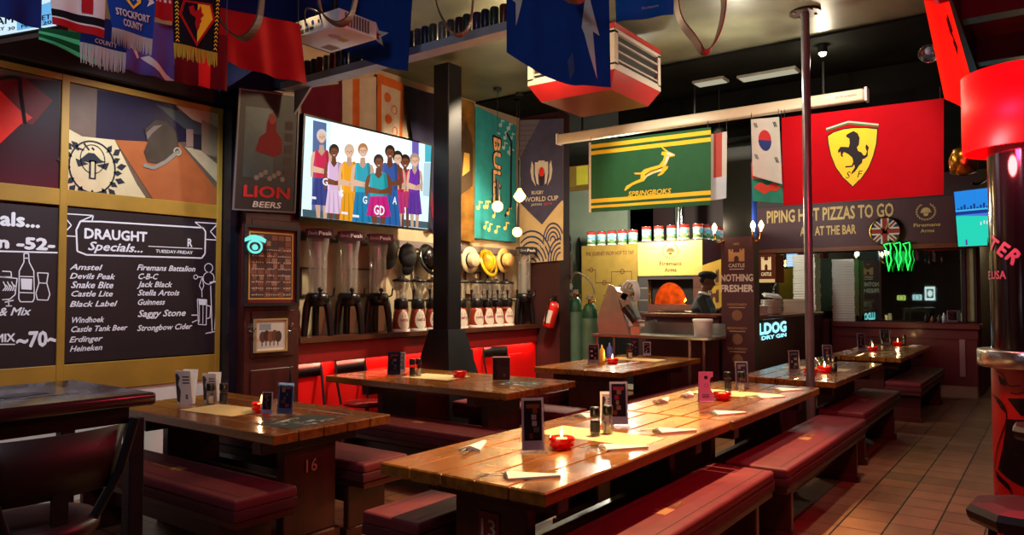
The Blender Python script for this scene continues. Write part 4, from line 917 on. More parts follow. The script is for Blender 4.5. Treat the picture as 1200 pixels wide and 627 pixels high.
def stock(m, S):
    m.poly([(.32, 1), (.7, 1), (.68, .66), (.52, .5), (.36, .66)], S, YEL, .003, .2).poly([(.38, 1), (.64, 1), (.62, .68), (.52, .56), (.42, .68)], S, BLUE, .0036, .2)
    for k in range(9): m.disc(.43+.09*(k % 3), .7+.09*(k//3), .02, .025, S, WH, .0042, 8)
    for s in (-1, 1): m.poly([(.52+s*.24, .98), (.52+s*.42, .98), (.52+s*.36, .86), (.52+s*.44, .72), (.52+s*.3, .62), (.52+s*.34, .74), (.52+s*.22, .8)], S, WH, .003, .2)
    m.text('STOCKPORT', S, .12, .3, .15, WH, w=.76, bold=.03, lift=.004).text('COUNTY', S, .26, .1, .15, WH, w=.46, bold=.03, lift=.004)
flag('hanging_scarf', 'blue football scarf reading STOCKPORT COUNTY with pale fringe', 'scarf', qy(2.85, (122, -24), (184, -12), (179, 46), (132, 32)), BLUE, wv(.004, 1), stock, fringe=(FR, .065), nu=16)
flag('hanging_scarf', 'second blue scarf with pale fringe, lower and behind the STOCKPORT one', 'scarf', qy(3.0, (98, 16), (152, 28), (148, 62), (94, 49)), NAVY, wv(.004, 1), lambda m, S: m.text('COUNTY', S, .28, .08, .16, FR, w=.5, bold=.02, lift=.003), fringe=(FR, .085), nu=16)
flag('hanging_flag', 'purple banner with pale streaks between the two scarves', 'flag', qy(3.25, (146, 20), (204, 30), (204, 96), (140, 80)), PURP, wv(.012, 2), lambda m, S: m.poly([(.36, .3), (.5, .36), (1, .02), (.85, .0)], S, WH, .004, .12).poly([(.1, .5), (.2, .55), (.34, .3), (.3, .26)], S, WH, .004, .12))
flag('hanging_flag', 'red cloth with brighter stripe under the yellow fringed scarf', 'flag', qy(3.25, (205, 30), (267, 42), (266, 107), (205, 96)), lambda u, v: mat('bright_red_cloth', (214, 40, 40), .8, var=.08, spec=.12) if .42 < u < .68 else DRED, wv(.008, 2.5))
flag('hanging_flag', 'small red and white cloth between the two big scarves', 'flag', qy(3.2, (178, -20), (202, -16), (203, 26), (180, 20)), lambda u, v: WH if .5 < v < .62 and int(u*9) % 2 else RED, wv(.006, 1.5))
def wat(m, S):
    for s in (0, 1):
        for k in range(17):
            u0 = .03 if not s else .9; m.poly([(u0, .02+k*.058), (u0+.035, .05+k*.058), (u0+.07, .02+k*.058), (u0+.07, .04+k*.058), (u0+.035, .07+k*.058), (u0, .04+k*.058)], S, YEL, .003)
    m.rect(.16, .74, .84, .92, S, RED, .003).rect(.18, .755, .82, .905, S, YEL, .0036).text('WATFORD', S, .22, .785, .09, BLK, w=.56, bold=.04, lift=.0044)
    m.poly([(.2, .68), (.8, .68), (.9, .46), (.5, .02), (.1, .46)], S, RED, .003).poly([(.24, .65), (.76, .65), (.84, .46), (.5, .08), (.16, .46)], S, BLK, .0036)
    m.poly([(.5, .65), (.76, .65), (.84, .46), (.5, .08)], S, YEL, .0042)
    m.poly([(.3, .58), (.4, .62), (.44, .54), (.52, .56), (.56, .64), (.6, .54), (.7, .5), (.66, .42), (.7, .36), (.58, .36), (.5, .24), (.44, .34), (.46, .44), (.34, .48)], S, RED, .0048)
flag('hanging_scarf', 'black scarf reading WATFORD with red and yellow badge and yellow fringe', 'scarf', qy(2.85, (202, -26), (260, -20), (255, 62), (204, 50)), BLK, wv(.004, 1), wat, fringe=(FY, .06), nu=16)
flag('hanging_flag', 'plain red banner hanging beside the white projector', 'flag', qy(3.9, (252, 8), (352, 28), (361, 98), (258, 70)), RED, wv(.016, 2.6, .5), sag=.015, group=None)
flag('hanging_flag', 'dark navy flag behind the plain red banner', 'flag', qy(4.2, (250, -30), (372, -20), (368, 40), (256, 108)), NAVY, wv(.015, 2))
flag('hanging_flag', 'dark blue flag along the wall above the tin beer sign', 'flag', qy(5.5, (256, 52), (353, 74), (353, 108), (262, 104)), mat('midnight_cloth', (16, 18, 44), .9, var=.1, spec=.12), wv(.012, 2), cords=False)
# projector
t = T('projector', 'white ceiling projector with vents seen from below', 'projector', (3.26, 3.87, 3.2)); WP = mat('projector_shell', (214, 210, 218), .4, var=.04)
m = MB().box((0, 0, .06), (.33, .47, .12), WP, None, .012, 2); m.rect(-.4, .2, -.1, .4, frame((0, 0, 0), (-.33, 0, 0), (0, .47, 0)), ink(150, 148, 150), .001)
S = frame((-.166, 0, 0), (0, -1, 0), (0, 0, 1))
for k in range(4): m.rect(-.2+.05*k, .03, -.16+.05*k, .05, S, ink(60, 60, 66), .0015).disc(-.14+.06*k, .075, .011, .009, S, ink(30, 30, 36), .0015, 10)
m.rect(-.22, .022, -.16, .06, S, ink(120, 120, 126), .0012); m.disc(-.02, .08, .014, .012, S, ink(30, 50, 130), .002, 10)
m.obj('shell', t)
g = MB()
for k in range(9): g.box((-.11+.024*k, -.2365, .06), (.012, .004, .085), ink(96, 92, 92))
g.obj('vent_grille', t); MB().cyl((0, .0, .115), (0, 0, CEIL-3.2), .02, STEELBLK).box((0, 0, .125), (.16, .16, .012), STEELBLK).obj('ceiling_mount', t)
q = MB(); S2 = frame((0, 0, -.0), (1, 0, 0), (0, -1, 0)); q.disc(-.05, .06, .05, .035, S2, ink(180, 150, 210), .001).rect(.0, .02, .06, .08, S2, ink(196, 176, 120), .0012); q.obj('sticker', t)
MB().tube(bez([(-.165, .1, .1), (-.2, .05, .16), (-.19, -.06, .12), (-.166, -.06, .08)], 6), .006, PLASTIC).obj('cable', t)
def nz(m, S):
    c = (.66, .3); pts = [(c[0]+r*_c(PI/2+PI*k/5)*.9, c[1]+r*_s(PI/2+PI*k/5)) for k, r in enumerate([.13, .055]*5)]; m.poly(pts, S, WH, .004, .2); m.poly([(c[0]+(p[0]-c[0])*.55, c[1]+(p[1]-c[1])*.55) for p in pts], S, RED, .0046, .2)
flag('hanging_flag', 'blue flag with a red and white star, behind the projector', 'flag', qx(3.72, (366, -40), (486, -40), (480, 84), (372, 40)), BLUE, wv(.02, 2.2), nz, sag=.05)
def bigblue(m, S):
    m.poly([(.12, 1), (.2, 1), (.17, .7), (.1, .35), (.1, .6), (.06, .62)], S, WH, .004, .1).poly([(.8, 1), (.87, 1), (.84, .75), (.92, .42), (.87, .45), (.9, .06), (.8, .42), (.77, .48), (.8, .7)], S, WH, .004, .1).poly([(.6, .2), (.66, .28), (.68, .12), (.62, .04)], S, ink(66, 80, 130), .004, .1)
flag('hanging_flag', 'large royal blue flag with white star points, before the red vent box', 'flag', qx(3.62, (594, -40), (712, -40), (713, 101), (596, 62)), BLUE, wv(.022, 2.6, 1), bigblue, sag=.07)
flag('hanging_flag', 'bright blue banner cut off by the top edge, beside the vent box', 'flag', qx(4.6, (720, -30), (790, -30), (789, 17), (722, 26)), mat('bright_blue_cloth', (20, 96, 190), .8, var=.06, spec=.12), wv(.012, 1.5), lambda m, S: m.text('DURBAN', S, .46, .22, .05, WH, w=.3, lift=.004))
# leather strap loops
def strap(P, pts, c, label, r=.05):
    q = bez([wx(a, b, P) for a, b in pts], 7); L_ = mat('strap_leather_%d_%d_%d' % c, c, .55, var=.2, scale=10); vs = []; n = len(q)
    for i, p in enumerate(q):
        tg = (q[min(i+1, n-1)]-q[max(i-1, 0)]).normalized(); wd = V((.8, .6, 0)); wd = (wd-tg*wd.dot(tg)).normalized(); nn = tg.cross(wd)*.004
        for a, b in ((-1, -1), (1, -1), (1, 1), (-1, 1)): vs.append(p+wd*(a*r)+nn*b)
    fs = [(4*i+k, 4*i+(k+1) % 4, 4*i+4+(k+1) % 4, 4*i+4+k) for i in range(n-1) for k in range(4)]
    MB().add(vs, fs, L_, False).thing('hanging_strap', label, 'strap', None, 'leather strap loops from the ceiling')
strap(2.35, [(248, -22), (256, 20), (282, 45), (303, 24), (308, -22)], (84, 56, 34), 'brown strap loop above the plain red banner', .035)
strap(2.75, [(372, -20), (377, 14), (396, 28), (412, 16), (420, -20)], (96, 60, 36), 'brown strap loop in front of the projector', .035)
strap(3.3, [(507, -20), (514, 12), (528, 36), (540, 40), (551, 26), (556, -20)], (104, 66, 46), 'brown strap loop hanging in front of the can shelf', .03)
strap(4.3, [(791, -20), (796, 20), (812, 44), (826, 60), (840, 44), (848, 10), (846, -20)], (104, 34, 34), 'dark red strap loop hanging alone over the ceiling patch', .05)
strap(3.3, [(650, -22), (662, -4), (676, 1), (688, -6), (694, -22)], (104, 70, 46), 'brown strap loop just showing above the large blue flag', .03)
# high shelf of cans
m = MB().bb((3.94, 2.72, 3.27), (4.07, 5.38, 3.33), mat('shelf_paint', (150, 160, 172), .5, var=.12)); m.thing('high_can_shelf', 'pale high shelf across the room carrying old drink cans', 'shelf', (4.07, 4.2, 3.27))
k = bpy.data.objects['high_can_shelf']
for y in (2.8, 4.2, 5.3):
    MB().bb((4.045, y, 3.33), (4.07, y+.03, CEIL), STEELBLK).obj('hanging_bracket', k, True)
MB().prism([(0, 0), (.22, 0), (.22, -.2)], frame((4.05, 5.1, 3.27), (0, 1, 0), (0, 0, 1)), -.01, .01, mat('shelf_paint', (150, 160, 172))).obj('corner_bracket', k, True)
cc = [(60, 34, 40), (96, 52, 26), (70, 66, 60), (40, 60, 48), (110, 40, 30), (60, 50, 80), (120, 110, 96), (34, 40, 60)]
cans = []
for i, c in enumerate(cc):
    mm = mat('can_%d' % i, c, .35, metal=.3, var=.3, scale=30); A_ = MB().lathe([(.001, .001), (.027, .001), (.032, .008), (.032, .135), (.027, .146), (.001, .146)], mm, n=14); A_.ring(0, 0, 1, 1, .001, lambda u, v, l=0: V((.0321*u, .0321*v, .08)), WHITE)
    cans.append(A_)
for k in range(33):
    i = random.randrange(8); y = 5.33-.08*k
    if 'can_mesh_%d' % i not in bpy.data.meshes: o = cans[i].obj('drink_can'); o.data.name = 'can_mesh_%d' % i; CAN0 = o
    else: o = bpy.data.objects.new('drink_can', bpy.data.meshes['can_mesh_%d' % i]); COL.objects.link(o)
    o.location = (3.995+random.uniform(0, .015), y, 3.3305); o.rotation_euler.z = random.uniform(0, 6)
    tag(o, 'old drink can in the row on the high shelf', 'can', 'old drink cans on the high shelf')
# red ceiling vent box
t = T('ceiling_vent_box', 'red and white louvred air unit hung under the ceiling', 'air unit', (6.1, 3.5, 3.3)); RV = mat('vent_red', (136, 22, 22), .35, var=.08, coat=.2); WV = mat('vent_white', (150, 142, 132), .4, var=.05)
b0, zf, zt = .46, .17, .5; m = MB(); q = .37
m.add([(-q, -q, 0), (q, -q, 0), (q, q, 0), (-q, q, 0), (-b0, -b0, .15), (b0, -b0, .15), (b0, b0, .15), (-b0, b0, .15)], [(3, 2, 1, 0), (0, 1, 5, 4), (1, 2, 6, 5), (2, 3, 7, 6), (3, 0, 4, 7)], RV); m.obj('base_tray', t)
m = MB().box((0, 0, .175), (2*b0, 2*b0, .06), WV).box((0, 0, .49), (2*b0, 2*b0, .04), WV).box((0, 0, .53), (2*b0, 2*b0, .05), RV).box((0, 0, .34), (2*b0-.06, 2*b0-.06, .36), ink(20, 16, 16)); 
for x in (-1, 1):
    for y in (-1, 1): m.box((x*(b0-.03), y*(b0-.03), .34), (.06, .06, .3), WV)
m.obj('casing', t)
for ax in (0, 1):
    for s in (-1, 1):
        l = MB()
        for z in (.24, .32, .4): l.box((0, 0, z), (2*b0-.08, .03, .012), WV, None) if False else l.box((s*(b0-.015) if ax else 0, 0 if ax else s*(b0-.015), z), ((.02, 2*b0-.08, .016) if ax else (2*b0-.08, .02, .016)), mat('louvre_grey', (130, 124, 116), .4))
        l.obj('louvre', t)
MB().box((0, 0, .597), (.4, .4, .085), STEELBLK).obj('ceiling_mount', t)
# flags pinned along the left wall behind the television and past the column
def wallflag(label, pts, base, draw=None, wave=wv(.01, 2), Y=5.845, nu=20, nv=16): return flag('hanging_flag', label, 'flag', qy(Y, *pts), base, wave, draw, cords=False, nu=nu, nv=nv)
OR = mat('rust_cloth', (170, 84, 36), .8, var=.15, spec=.12); CRM = mat('cream_cloth', (170, 156, 140), .85, var=.1, spec=.12); GD = mat('gold_brown_cloth', (112, 80, 34), .85, var=.5, spec=.12, scale=5)
wallflag('maroon flag on the wall, nearest the tin sign', [(352, 104), (400, 98), (400, 165), (352, 140)], mat('maroon_cloth', (88, 18, 40), .8, var=.1, spec=.12))
wallflag('cream flag with one rust stripe above the television', [(401, 94), (441, 90), (441, 170), (401, 165)], lambda u, v: OR if .3 < u < .5 else CRM)
wallflag('cream and rust patched flag above the television', [(442, 86), (473, 98), (471, 178), (442, 172)], lambda u, v: OR if u < .14 or u > .9 or v > .86 else CRM, lambda m, S: [m.disc(.35+.3*(k % 2)+.04*(k % 3), .12+.15*k, .13, .07, S, OR, .003, 9) for k in range(5)])
wallflag('dark navy flag hanging in folds by the television corner', [(474, 100), (519, 113), (519, 275), (500, 268)], mat('dark_navy_cloth', (34, 32, 52), .85, var=.2, spec=.12), lambda m, S: m.poly([(.35, .3), (.5, .55), (.6, .1), (.5, .1)], S, mat('maroon_cloth', (88, 18, 40)), .004, .1), wv(.03, 1.5))
wallflag('brown and gold flag half hidden by the steel column', [(520, 108), (556, 120), (556, 285), (520, 276)], GD, lambda m, S: (m.poly([(.5, .3), (.9, .4), (.95, .7), (.7, .85), (.55, .7)], S, ink(60, 44, 26), .004, .12), m.poly([(.6, .45), (.8, .5), (.8, .62), (.65, .62)], S, ink(180, 140, 66), .005, .12)), wv(.02, 1.5))
TEAL = mat('teal_cloth', (40, 128, 140), .8, var=.12, spec=.12); DTEAL = mat('dark_teal_cloth', (30, 96, 108), .8, var=.12, spec=.12)
def bulls(m, S):
    def R(u, v, l=0): return S(.38+.34*v, .84-.62*u, l)     # writing runs down the flag
    m.text('BULLS', R, .02, .1, .62, ink(24, 20, 26), w=.9, bold=.06, lift=.004).text('BULLS', R, .04, .16, .5, ink(220, 170, 120), w=.86, bold=.03, lift=.006)
    m.stroke([(.74, .9), (.86, .84), (.84, .3), (.7, .2)], .05, S, ink(24, 20, 26), .004, 2); 
    rnd = random.Random(5)
    for k in range(22):
        top = k < 12; u = rnd.uniform(.5, .9) if top else rnd.uniform(.08, .8); v = rnd.uniform(.7, .96) if top else rnd.uniform(.04, .26); c = ink(150, 190, 190) if top else ink(212, 196, 110)
        m.rect(u, v, u+.02, v+.05, S, c, .003).disc(u-.02, v, .035, .016, S, c, .003, 8).rect(u, v+.04, u+.08, v+.052, S, c, .003)
wallflag('teal rugby flag with BULLS written down it, lit by bulbs', [(557, 124), (605, 147), (605, 284), (556, 279)], TEAL, bulls, wv(.012, 1.5))
# tall world cup banner on the pier
PB = 8.165
def rwc(m, S):
    m.poly([(0, .42), (1, .42), (1, 1), (0, 1)], S, mat('slate_blue_cloth', (72, 72, 104), .8, var=.1, spec=.12), .002, .12).poly([(.0, .43), (1, .43), (.52, .26)], S, mat('slate_blue_cloth', (72, 72, 104)), .002, .12)
    m.poly([(0, 1), (.5, 1), (.0, .72)], S, ink(104, 100, 116), .003, .12)
    for k in range(9):
        for j in range(9-k): m.disc(.03+.05*j, .96-.035*k, .012, .006, S, ink(60, 58, 80), .004, 6)
    W2 = ink(206, 200, 196)
    for s in (-1, 1):
        m.poly([(.52+s*.06, .7), (.52+s*.08, .62), (.52+s*.07, .54), (.52+s*.11, .55), (.52+s*.15, .62), (.52+s*.15, .7)], S, W2, .004).poly([(.52+s*.18, .68), (.52+s*.22, .71), (.52+s*.25, .64), (.52+s*.22, .58), (.52+s*.13, .53), (.52+s*.18, .6)], S, W2, .004)
    m.rect(.45, .62, .59, .71, S, W2, .004).disc(.52, .63, .06, .035, S, ink(204, 40, 40), .005, 14).poly([(.46, .6), (.58, .6), (.55, .53), (.49, .53)], S, ink(40, 36, 60), .0045)
    m.text('RUGBY', S, .3, .475, .025, W2, w=.26, lift=.005, bold=.02).text('WORLD CUP', S, .14, .425, .034, W2, w=.76, lift=.005, bold=.02).text('JAPAN', S, .28, .395, .018, W2, w=.24, lift=.005).text('2019', S, .56, .395, .018, ink(204, 60, 60), w=.2, lift=.005)
    IB = ink(40, 60, 116)
    def arcs(cx, cy, rs, a0, a1):
        for r in rs:
            pts = [(cx+r*_c(a0+(a1-a0)*k/16), cy+r*.55*_s(a0+(a1-a0)*k/16)) for k in range(17)]; pts = [p for p in pts if 0 <= p[0] <= 1 and 0 <= p[1] <= 1]
            if len(pts) > 1: m.stroke(pts, .028, S, IB, .004, 2.1)
    arcs(.28, -.06, [.16+.07*k for k in range(6)], 0, PI); arcs(.78, .14, [.06+.055*k for k in range(4)], 0, PI); arcs(.95, .0, [.1+.06*k for k in range(4)], PI/2, PI)
    m.text('2019', S, .36, .1, .025, ink(210, 200, 180), w=.24, lift=.005)
flag('hanging_banner', 'tall slate and cream rugby WORLD CUP banner on the dark pier', 'banner', qx(PB, (608, 141), (660, 139), (660, 305), (609, 309)), mat('cream_banner', (196, 176, 140), .8, var=.08), wv(.008, 1.5), rwc, cords=False, nv=24)
# pendant bulbs in front of the teal flag
BULB = lum(255, 190, 96, 9)
def pendant(px, py, Y, label, kind, r, tube_):
    p = wy(px, py, Y); t = T('pendant_lamp', label, 'lamp', (p.x, p.y, p.z-r), 0, 'bare bulb pendants'); z0 = r
    MB().cyl((0, 0, z0+r*.9), (0, 0, z0+r*.9+tube_), .022, PLASTIC, n=14).obj('bulb_holder', t); MB().cyl((0, 0, z0+r*.9+tube_), (0, 0, CEIL-p.z+r), .004, PLASTIC, n=6).obj('hanging_cord', t); MB().cyl((0, 0, CEIL-p.z+r-.03), (0, 0, CEIL-p.z+r), .05, PLASTIC).obj('ceiling_rose', t)
    if kind: MB().lathe([(.001, -r), (r*.5, -r*.75), (r, -r*.1), (r*.95, r*.1), (r*.35, r*1.0), (.02, r*1.3)], BULB, (0, 0, z0), n=18).obj('bulb', t)
    else: MB().ball((0, 0, z0), r, BULB).obj('bulb', t)
    light('POINT', 'bulb_light', (p.x, p.y, p.z), 26, (1, .66, .3), r*1.3)
pendant(583, 242, 5.3, 'round pendant bulb in front of the BULLS flag', 0, .065, .26); pendant(609, 230, 5.2, 'diamond shaped pendant bulb on a long black tube before the tall banner', 1, .075, .38); pendant(606, 272, 5.35, 'lowest round pendant bulb beside the tall banner', 0, .06, .3)
# ---------------------------------------------------------------- bar counters and corner post
BARW = wood('bar_wood', (66, 22, 14), (112, 46, 28), .3, .3, 1)
t = T('bar_counter', 'maroon bar counter with glowing gin sign on its front, under the plates', 'counter', (11.0, 3.2, 0))
MB().bb((9.5, 3.05, 0), (12.58, 3.42, 1.17), MAROON2).bb((9.18, 3.05, 0), (9.5, 3.3, 1.17), MAROON2).obj('body', t, True); MB().bb((9.2, 3.02, 1.17), (9.5, 3.34, 1.215), BARW).bb((9.48, 3.02, 1.17), (12.58, 3.5, 1.215), BARW, .008).obj('countertop', t, True)
S = frame((0, 3.045, 0), (1, 0, 0), (0, 0, 1)); m = MB(); CY = lum(150, 240, 255, 1.6); a, b = wy(889, 394, 3.045), wy(921, 394, 3.045)
m.text('LLDOG', S, b.x, .99, .14, CY, w=b.x-9.2, bold=.06, align='R').text('DRY GIN', S, b.x, .915, .05, CY, w=(b.x-a.x)*.9, bold=.04, align='R'); m.obj('glowing_letters', t, True)
t = T('pizza_counter', 'dark maroon pizza counter with wooden top behind the steel table', 'counter', (9.2, 3.9, 0))
MB().bb((9.02, 3.42, 0), (9.38, 4.42, 1.2), MAROON2).obj('body', t, True); MB().bb((8.96, 3.42, 1.2), (9.46, 4.46, 1.245), BARW, .008).obj('countertop', t, True)
t = T('corner_post', 'tall black corner post with maroon printed sleeve reading NOTHING FRESHER', 'post', (9.17, 3.16, 0))
MB().bb((8.99, 2.985, 2.2), (9.13, 3.34, CEIL), mat('post_black', (14, 14, 17), .45, var=.2)).obj('shaft', t, True)
MB().bb((8.99, 2.962, 2.2), (9.13, 2.983, CEIL), mat('tv_glow_blue', (34, 66, 170), .5, var=.06)).obj('tv_glow_strip', t, True)  # blue television light on the post, painted as a thin strip
m = MB().bb((8.96, 2.955, 0), (9.16, 3.36, 2.2), MAROON2); S = frame((8.959, 3.165, 0), (0, -1, 0), (0, 0, 1)); SV = ink(196, 180, 172); RG = ink(176, 130, 90)
def castle(m, S, cx, z, w, c, lift=.003):
    h = w*.8; m.poly([(cx-w/2, z), (cx-w*.14, z), (cx-w*.14, z+h*.3), (cx-w*.06, z+h*.42), (cx+w*.06, z+h*.42), (cx+w*.14, z+h*.3), (cx+w*.14, z), (cx+w/2, z), (cx+w/2, z+h*.95), (cx+w*.36, z+h*.95), (cx+w*.36, z+h*.82), (cx+w*.28, z+h*.82), (cx+w*.28, z+h*.95), (cx+w*.2, z+h*.95), (cx+w*.2, z+h*.7), (cx-w*.2, z+h*.7), (cx-w*.2, z+h*.95), (cx-w*.28, z+h*.95), (cx-w*.28, z+h*.82), (cx-w*.36, z+h*.82), (cx-w*.36, z+h*.95), (cx-w/2, z+h*.95)], S, c, lift)
for S in (S, frame((9.161, 3.165, 0), (0, 1, 0), (0, 0, 1))):
    castle(m, S, 0, 1.9, .2, RG); m.text('1895', S, 0, 2.1, .03, RG, align='C').text('CASTLE', S, 0, 1.83, .045, SV, w=.2, align='C', bold=.03).rect(-.09, 1.8, .09, 1.81, S, SV)
    m.text('NOTHING', S, 0, 1.66, .085, SV, w=.4, align='C', bold=.05).text('FRESHER', S, 0, 1.53, .085, SV, w=.4, align='C', bold=.05)
    for k, z in enumerate((1.36, 1.07, .82)): m.text(('UNPASTEURISED', 'BREWED', 'DELIVERED')[k], S, 0, z, .028, RG, w=.24, align='C').rect(-.1, z-.03, .1, z-.02, S, RG).disc(0, z-.12, .065, .065, S, ink(120, 84, 60))
m.obj('printed_sleeve', t, True)
# sconce bulbs on the post
def sconce(y, side, label, two):
    t = T('wall_sconce', label, 'lamp', (9.0, y, 2.2), 0, 'candle bulb sconces'); z = 2.28
    pts = [(0, 0, .0), (-.06, side*.05, -.06), (-.07, side*.11, -.04), (-.07, side*.13, .06)]
    MB().tube(bez(pts, 6), .012, BRASS).obj('arm', t); ys = [side*.13]+([side*.04] if two else [])
    if two: MB().tube(bez([(-.06, side*.05, -.06), (-.1, side*.035, -.02), (-.1, side*.04, .06)], 6), .01, BRASS).obj('arm', t)
    for k, yy in enumerate(ys):
        x = -.07 if k == 0 else -.1; MB().cyl((x, yy, .05), (x, yy, .08), .02, WHITE, n=10).lathe([(.012, .08), (.028, .11), (.03, .135), (.016, .165), (.002, .185)], lum(255, 226, 170, 12), (x, yy, 0), n=12).obj('bulb', t)
    light('POINT', 'sconce_light', (8.86, y+side*.13, 2.36), 7, (1, .78, .5), .04); return t
sconce(2.98, -1, 'brass two bulb sconce on the aisle side of the corner post', True); sconce(3.3, 1, 'single bulb sconce on the pizza counter side of the corner post', False)
# plates, bowls and boxes on the bar
def plate_mesh():
    return MB().lathe([(.001, 0), (.09, 0), (.1, .004), (.15, .016), (.152, .02), (.1, .01), (.001, .007)], mat('white_ceramic', (224, 222, 218), .25, var=.02), n=28)
pl = None
for x, y, n, s in ((9.75, 3.14, 7, 'front'), (10.45, 3.2, 11, 'second')):
    for k in range(n):
        if pl is None: pl = plate_mesh().obj('dinner_plate'); o = pl
        else: o = pl.copy(); COL.objects.link(o)
        o.location = (x, y, 1.2155+.0185*k)
        tag(o, {'front': 'white plate in the front stack on the bar counter', 'second': 'white plate in the taller stack behind the steel pole'}[s], 'plate', s+' stack of plates on the bar')
m = MB().box((0, 0, .015), (.34, .24, .02), mat('white_ceramic', (224, 222, 218), .25), None, .01, 2).box((0, 0, .03), (.3, .2, .014), mat('tray_inner', (200, 200, 196), .3), None, .004); o = m.obj('serving_tray'); o.location = (10.2, 3.3, 1.44); o.rotation_euler = (.12, -.12, .4); tag(o, 'white serving tray lying tilted on the taller plate stack', 'tray')
o = None
o = bpy.data.objects['serving_tray']; o.location = (10.45, 3.2, 1.457)
t = T('squeeze_bottle', 'white squeeze bottle standing behind the front plate stack', 'bottle', (10.05, 3.38, 1.2155)); MB().lathe([(.001, 0), (.035, 0), (.035, .12), (.028, .14)], WHITE, n=16).obj('body', t); MB().lathe([(.03, .14), (.012, .15), (.006, .2), (.001, .2)], WHITE, n=12).obj('nozzle', t)
BOXW = mat('pizza_box_card', (206, 204, 196), .75, var=.05); BOXE = mat('pizza_box_edge', (120, 116, 106), .8)
pz = None
for si, (x, y, n, s) in enumerate(((12.25, 3.2, 22, 'white pizza box in the tall stack behind the steel pole'), (11.72, 3.2, 5, 'pizza box in the low stack before the tall one'))):
    for k in range(n):
        if pz is None:
            m = MB().box((0, 0, .02), (.33, .33, .038), BOXW, None, .002); m.box((0, 0, .0395), (.326, .326, .001), BOXE); pz = m.obj('pizza_box'); o = pz
        else: o = pz.copy(); COL.objects.link(o)
        o.location = (x+random.uniform(-.008, .008), y+random.uniform(-.006, .006), 1.2155+.041*k); o.rotation_euler.z = random.uniform(-.03, .03); tag(o, s, 'pizza box', ('tall', 'low')[si]+' stack of pizza boxes')
MB().bb((12.6, 2.96, 0), (12.9, 4.45, 1.06), MAROON2).bb((12.6, 2.94, 1.06), (12.92, 4.45, 1.1), BARW).thing('mirror_counter', 'low counter under the mirror behind the bar', 'counter', (12.75, 3.7, 0))
for k in range(24):
    o = pz.copy(); COL.objects.link(o); o.location = (12.775+random.uniform(-.004, .004), 2.74+random.uniform(-.006, .006), 1.0705+.041*k); o.scale = (1, 1, 1); tag(o, 'pizza box in the tall stack against the mirror', 'pizza box', 'mirror side stack of pizza boxes')
# lit castle sign and screen behind the bar
p, q = wx(888, 298, 12.7), wx(908, 331, 12.7)
t = T('bar_sign', 'brown hanging sign with golden castle behind the bar', 'sign', (12.7, (p.y+q.y)/2, q.z)); S = quad((12.7, p.y, p.z), (12.7, q.y, p.z), (12.7, q.y, q.z), (12.7, p.y, q.z))
m = MB().slab(S, lum(96, 40, 22, .7), .04); m.rect(0, 0, 1, .12, S, lum(230, 190, 120, .8), .001); castle(m, quad(*[S(a, b) for a, b in ((0, 1), (1, 1), (1, 0), (0, 0))]), .5, .44, .6, lum(240, 200, 140, .9)); m.text('CASTLE', S, .5, .24, .12, lum(240, 210, 160, .9), w=.6, align='C', bold=.03); m.obj('sign_panel', t, True); MB().tube([S(.5, .97, -.03), V((12.9, S(.5, 1).y, S(.5, .97).z))], .01, STEELBLK).obj('hanging_rod', t, True)
p, q = wx(921, 297, 12.75), wx(935, 313, 12.75); S = quad((12.75, p.y, p.z), (12.75, q.y, p.z), (12.75, q.y, q.z), (12.75, p.y, q.z))
m = MB().slab(S, PLASTIC, .04).rect(.04, .04, .96, .96, S, lum(150, 200, 240, 1), .001)
for k in range(5): m.rect(.1, .12+.16*k, .55+.08*(k % 3), .2+.16*k, S, lum(220, 236, 250, 1), .002).rect(.72, .12+.16*k, .9, .2+.16*k, S, lum(200, 120, 140, 1), .002)
t = T('order_screen', 'small pale blue screen hanging behind the bar plates', 'screen', (12.75, (p.y+q.y)/2, q.z)); m.obj('screen_mount', t, True); MB().tube([S(.5, .6, -.03), V((12.97, (p.y+q.y)/2, S(.5, .6).z))], .012, STEELBLK).obj('hanging_pole', t, True)
# PIPING HOT PIZZAS banner board on the end wall
p, q = wx(884, 236, 12.9), wx(1121, 292, 12.9)
S = quad((12.9, p.y, 2.98), (12.9, q.y, 2.98), (12.9, q.y, 2.275), (12.9, p.y, 2.275)); SG = ink(214, 176, 116)
t = T('banner_sign', 'long maroon banner reading PIPING HOT PIZZAS TO GO above the mirror', 'sign', (12.9, (p.y+q.y)/2, 2.275))
m = MB().slab(S, mat('banner_maroon', (74, 34, 44), .6, var=.06), .03)
def bs(px, py): v = wx(px, py, 12.9); return ((v.y-p.y)/(q.y-p.y), (v.z-2.275)/(2.98-2.275))
for s, x0, y0, x1, h in (('PIPING HOT PIZZAS TO GO', 899, 261.5, 1047, 14.5), ('ASK AT THE BAR', 938, 276.5, 1003, 10.5)):
    a, b, c = bs(x0, y0), bs(x1, y0-5), bs(x0, y0-h); m.text(s, S, a[0], a[1], c[1]-a[1], SG, w=b[0]-a[0], bold=.035, lift=.003)
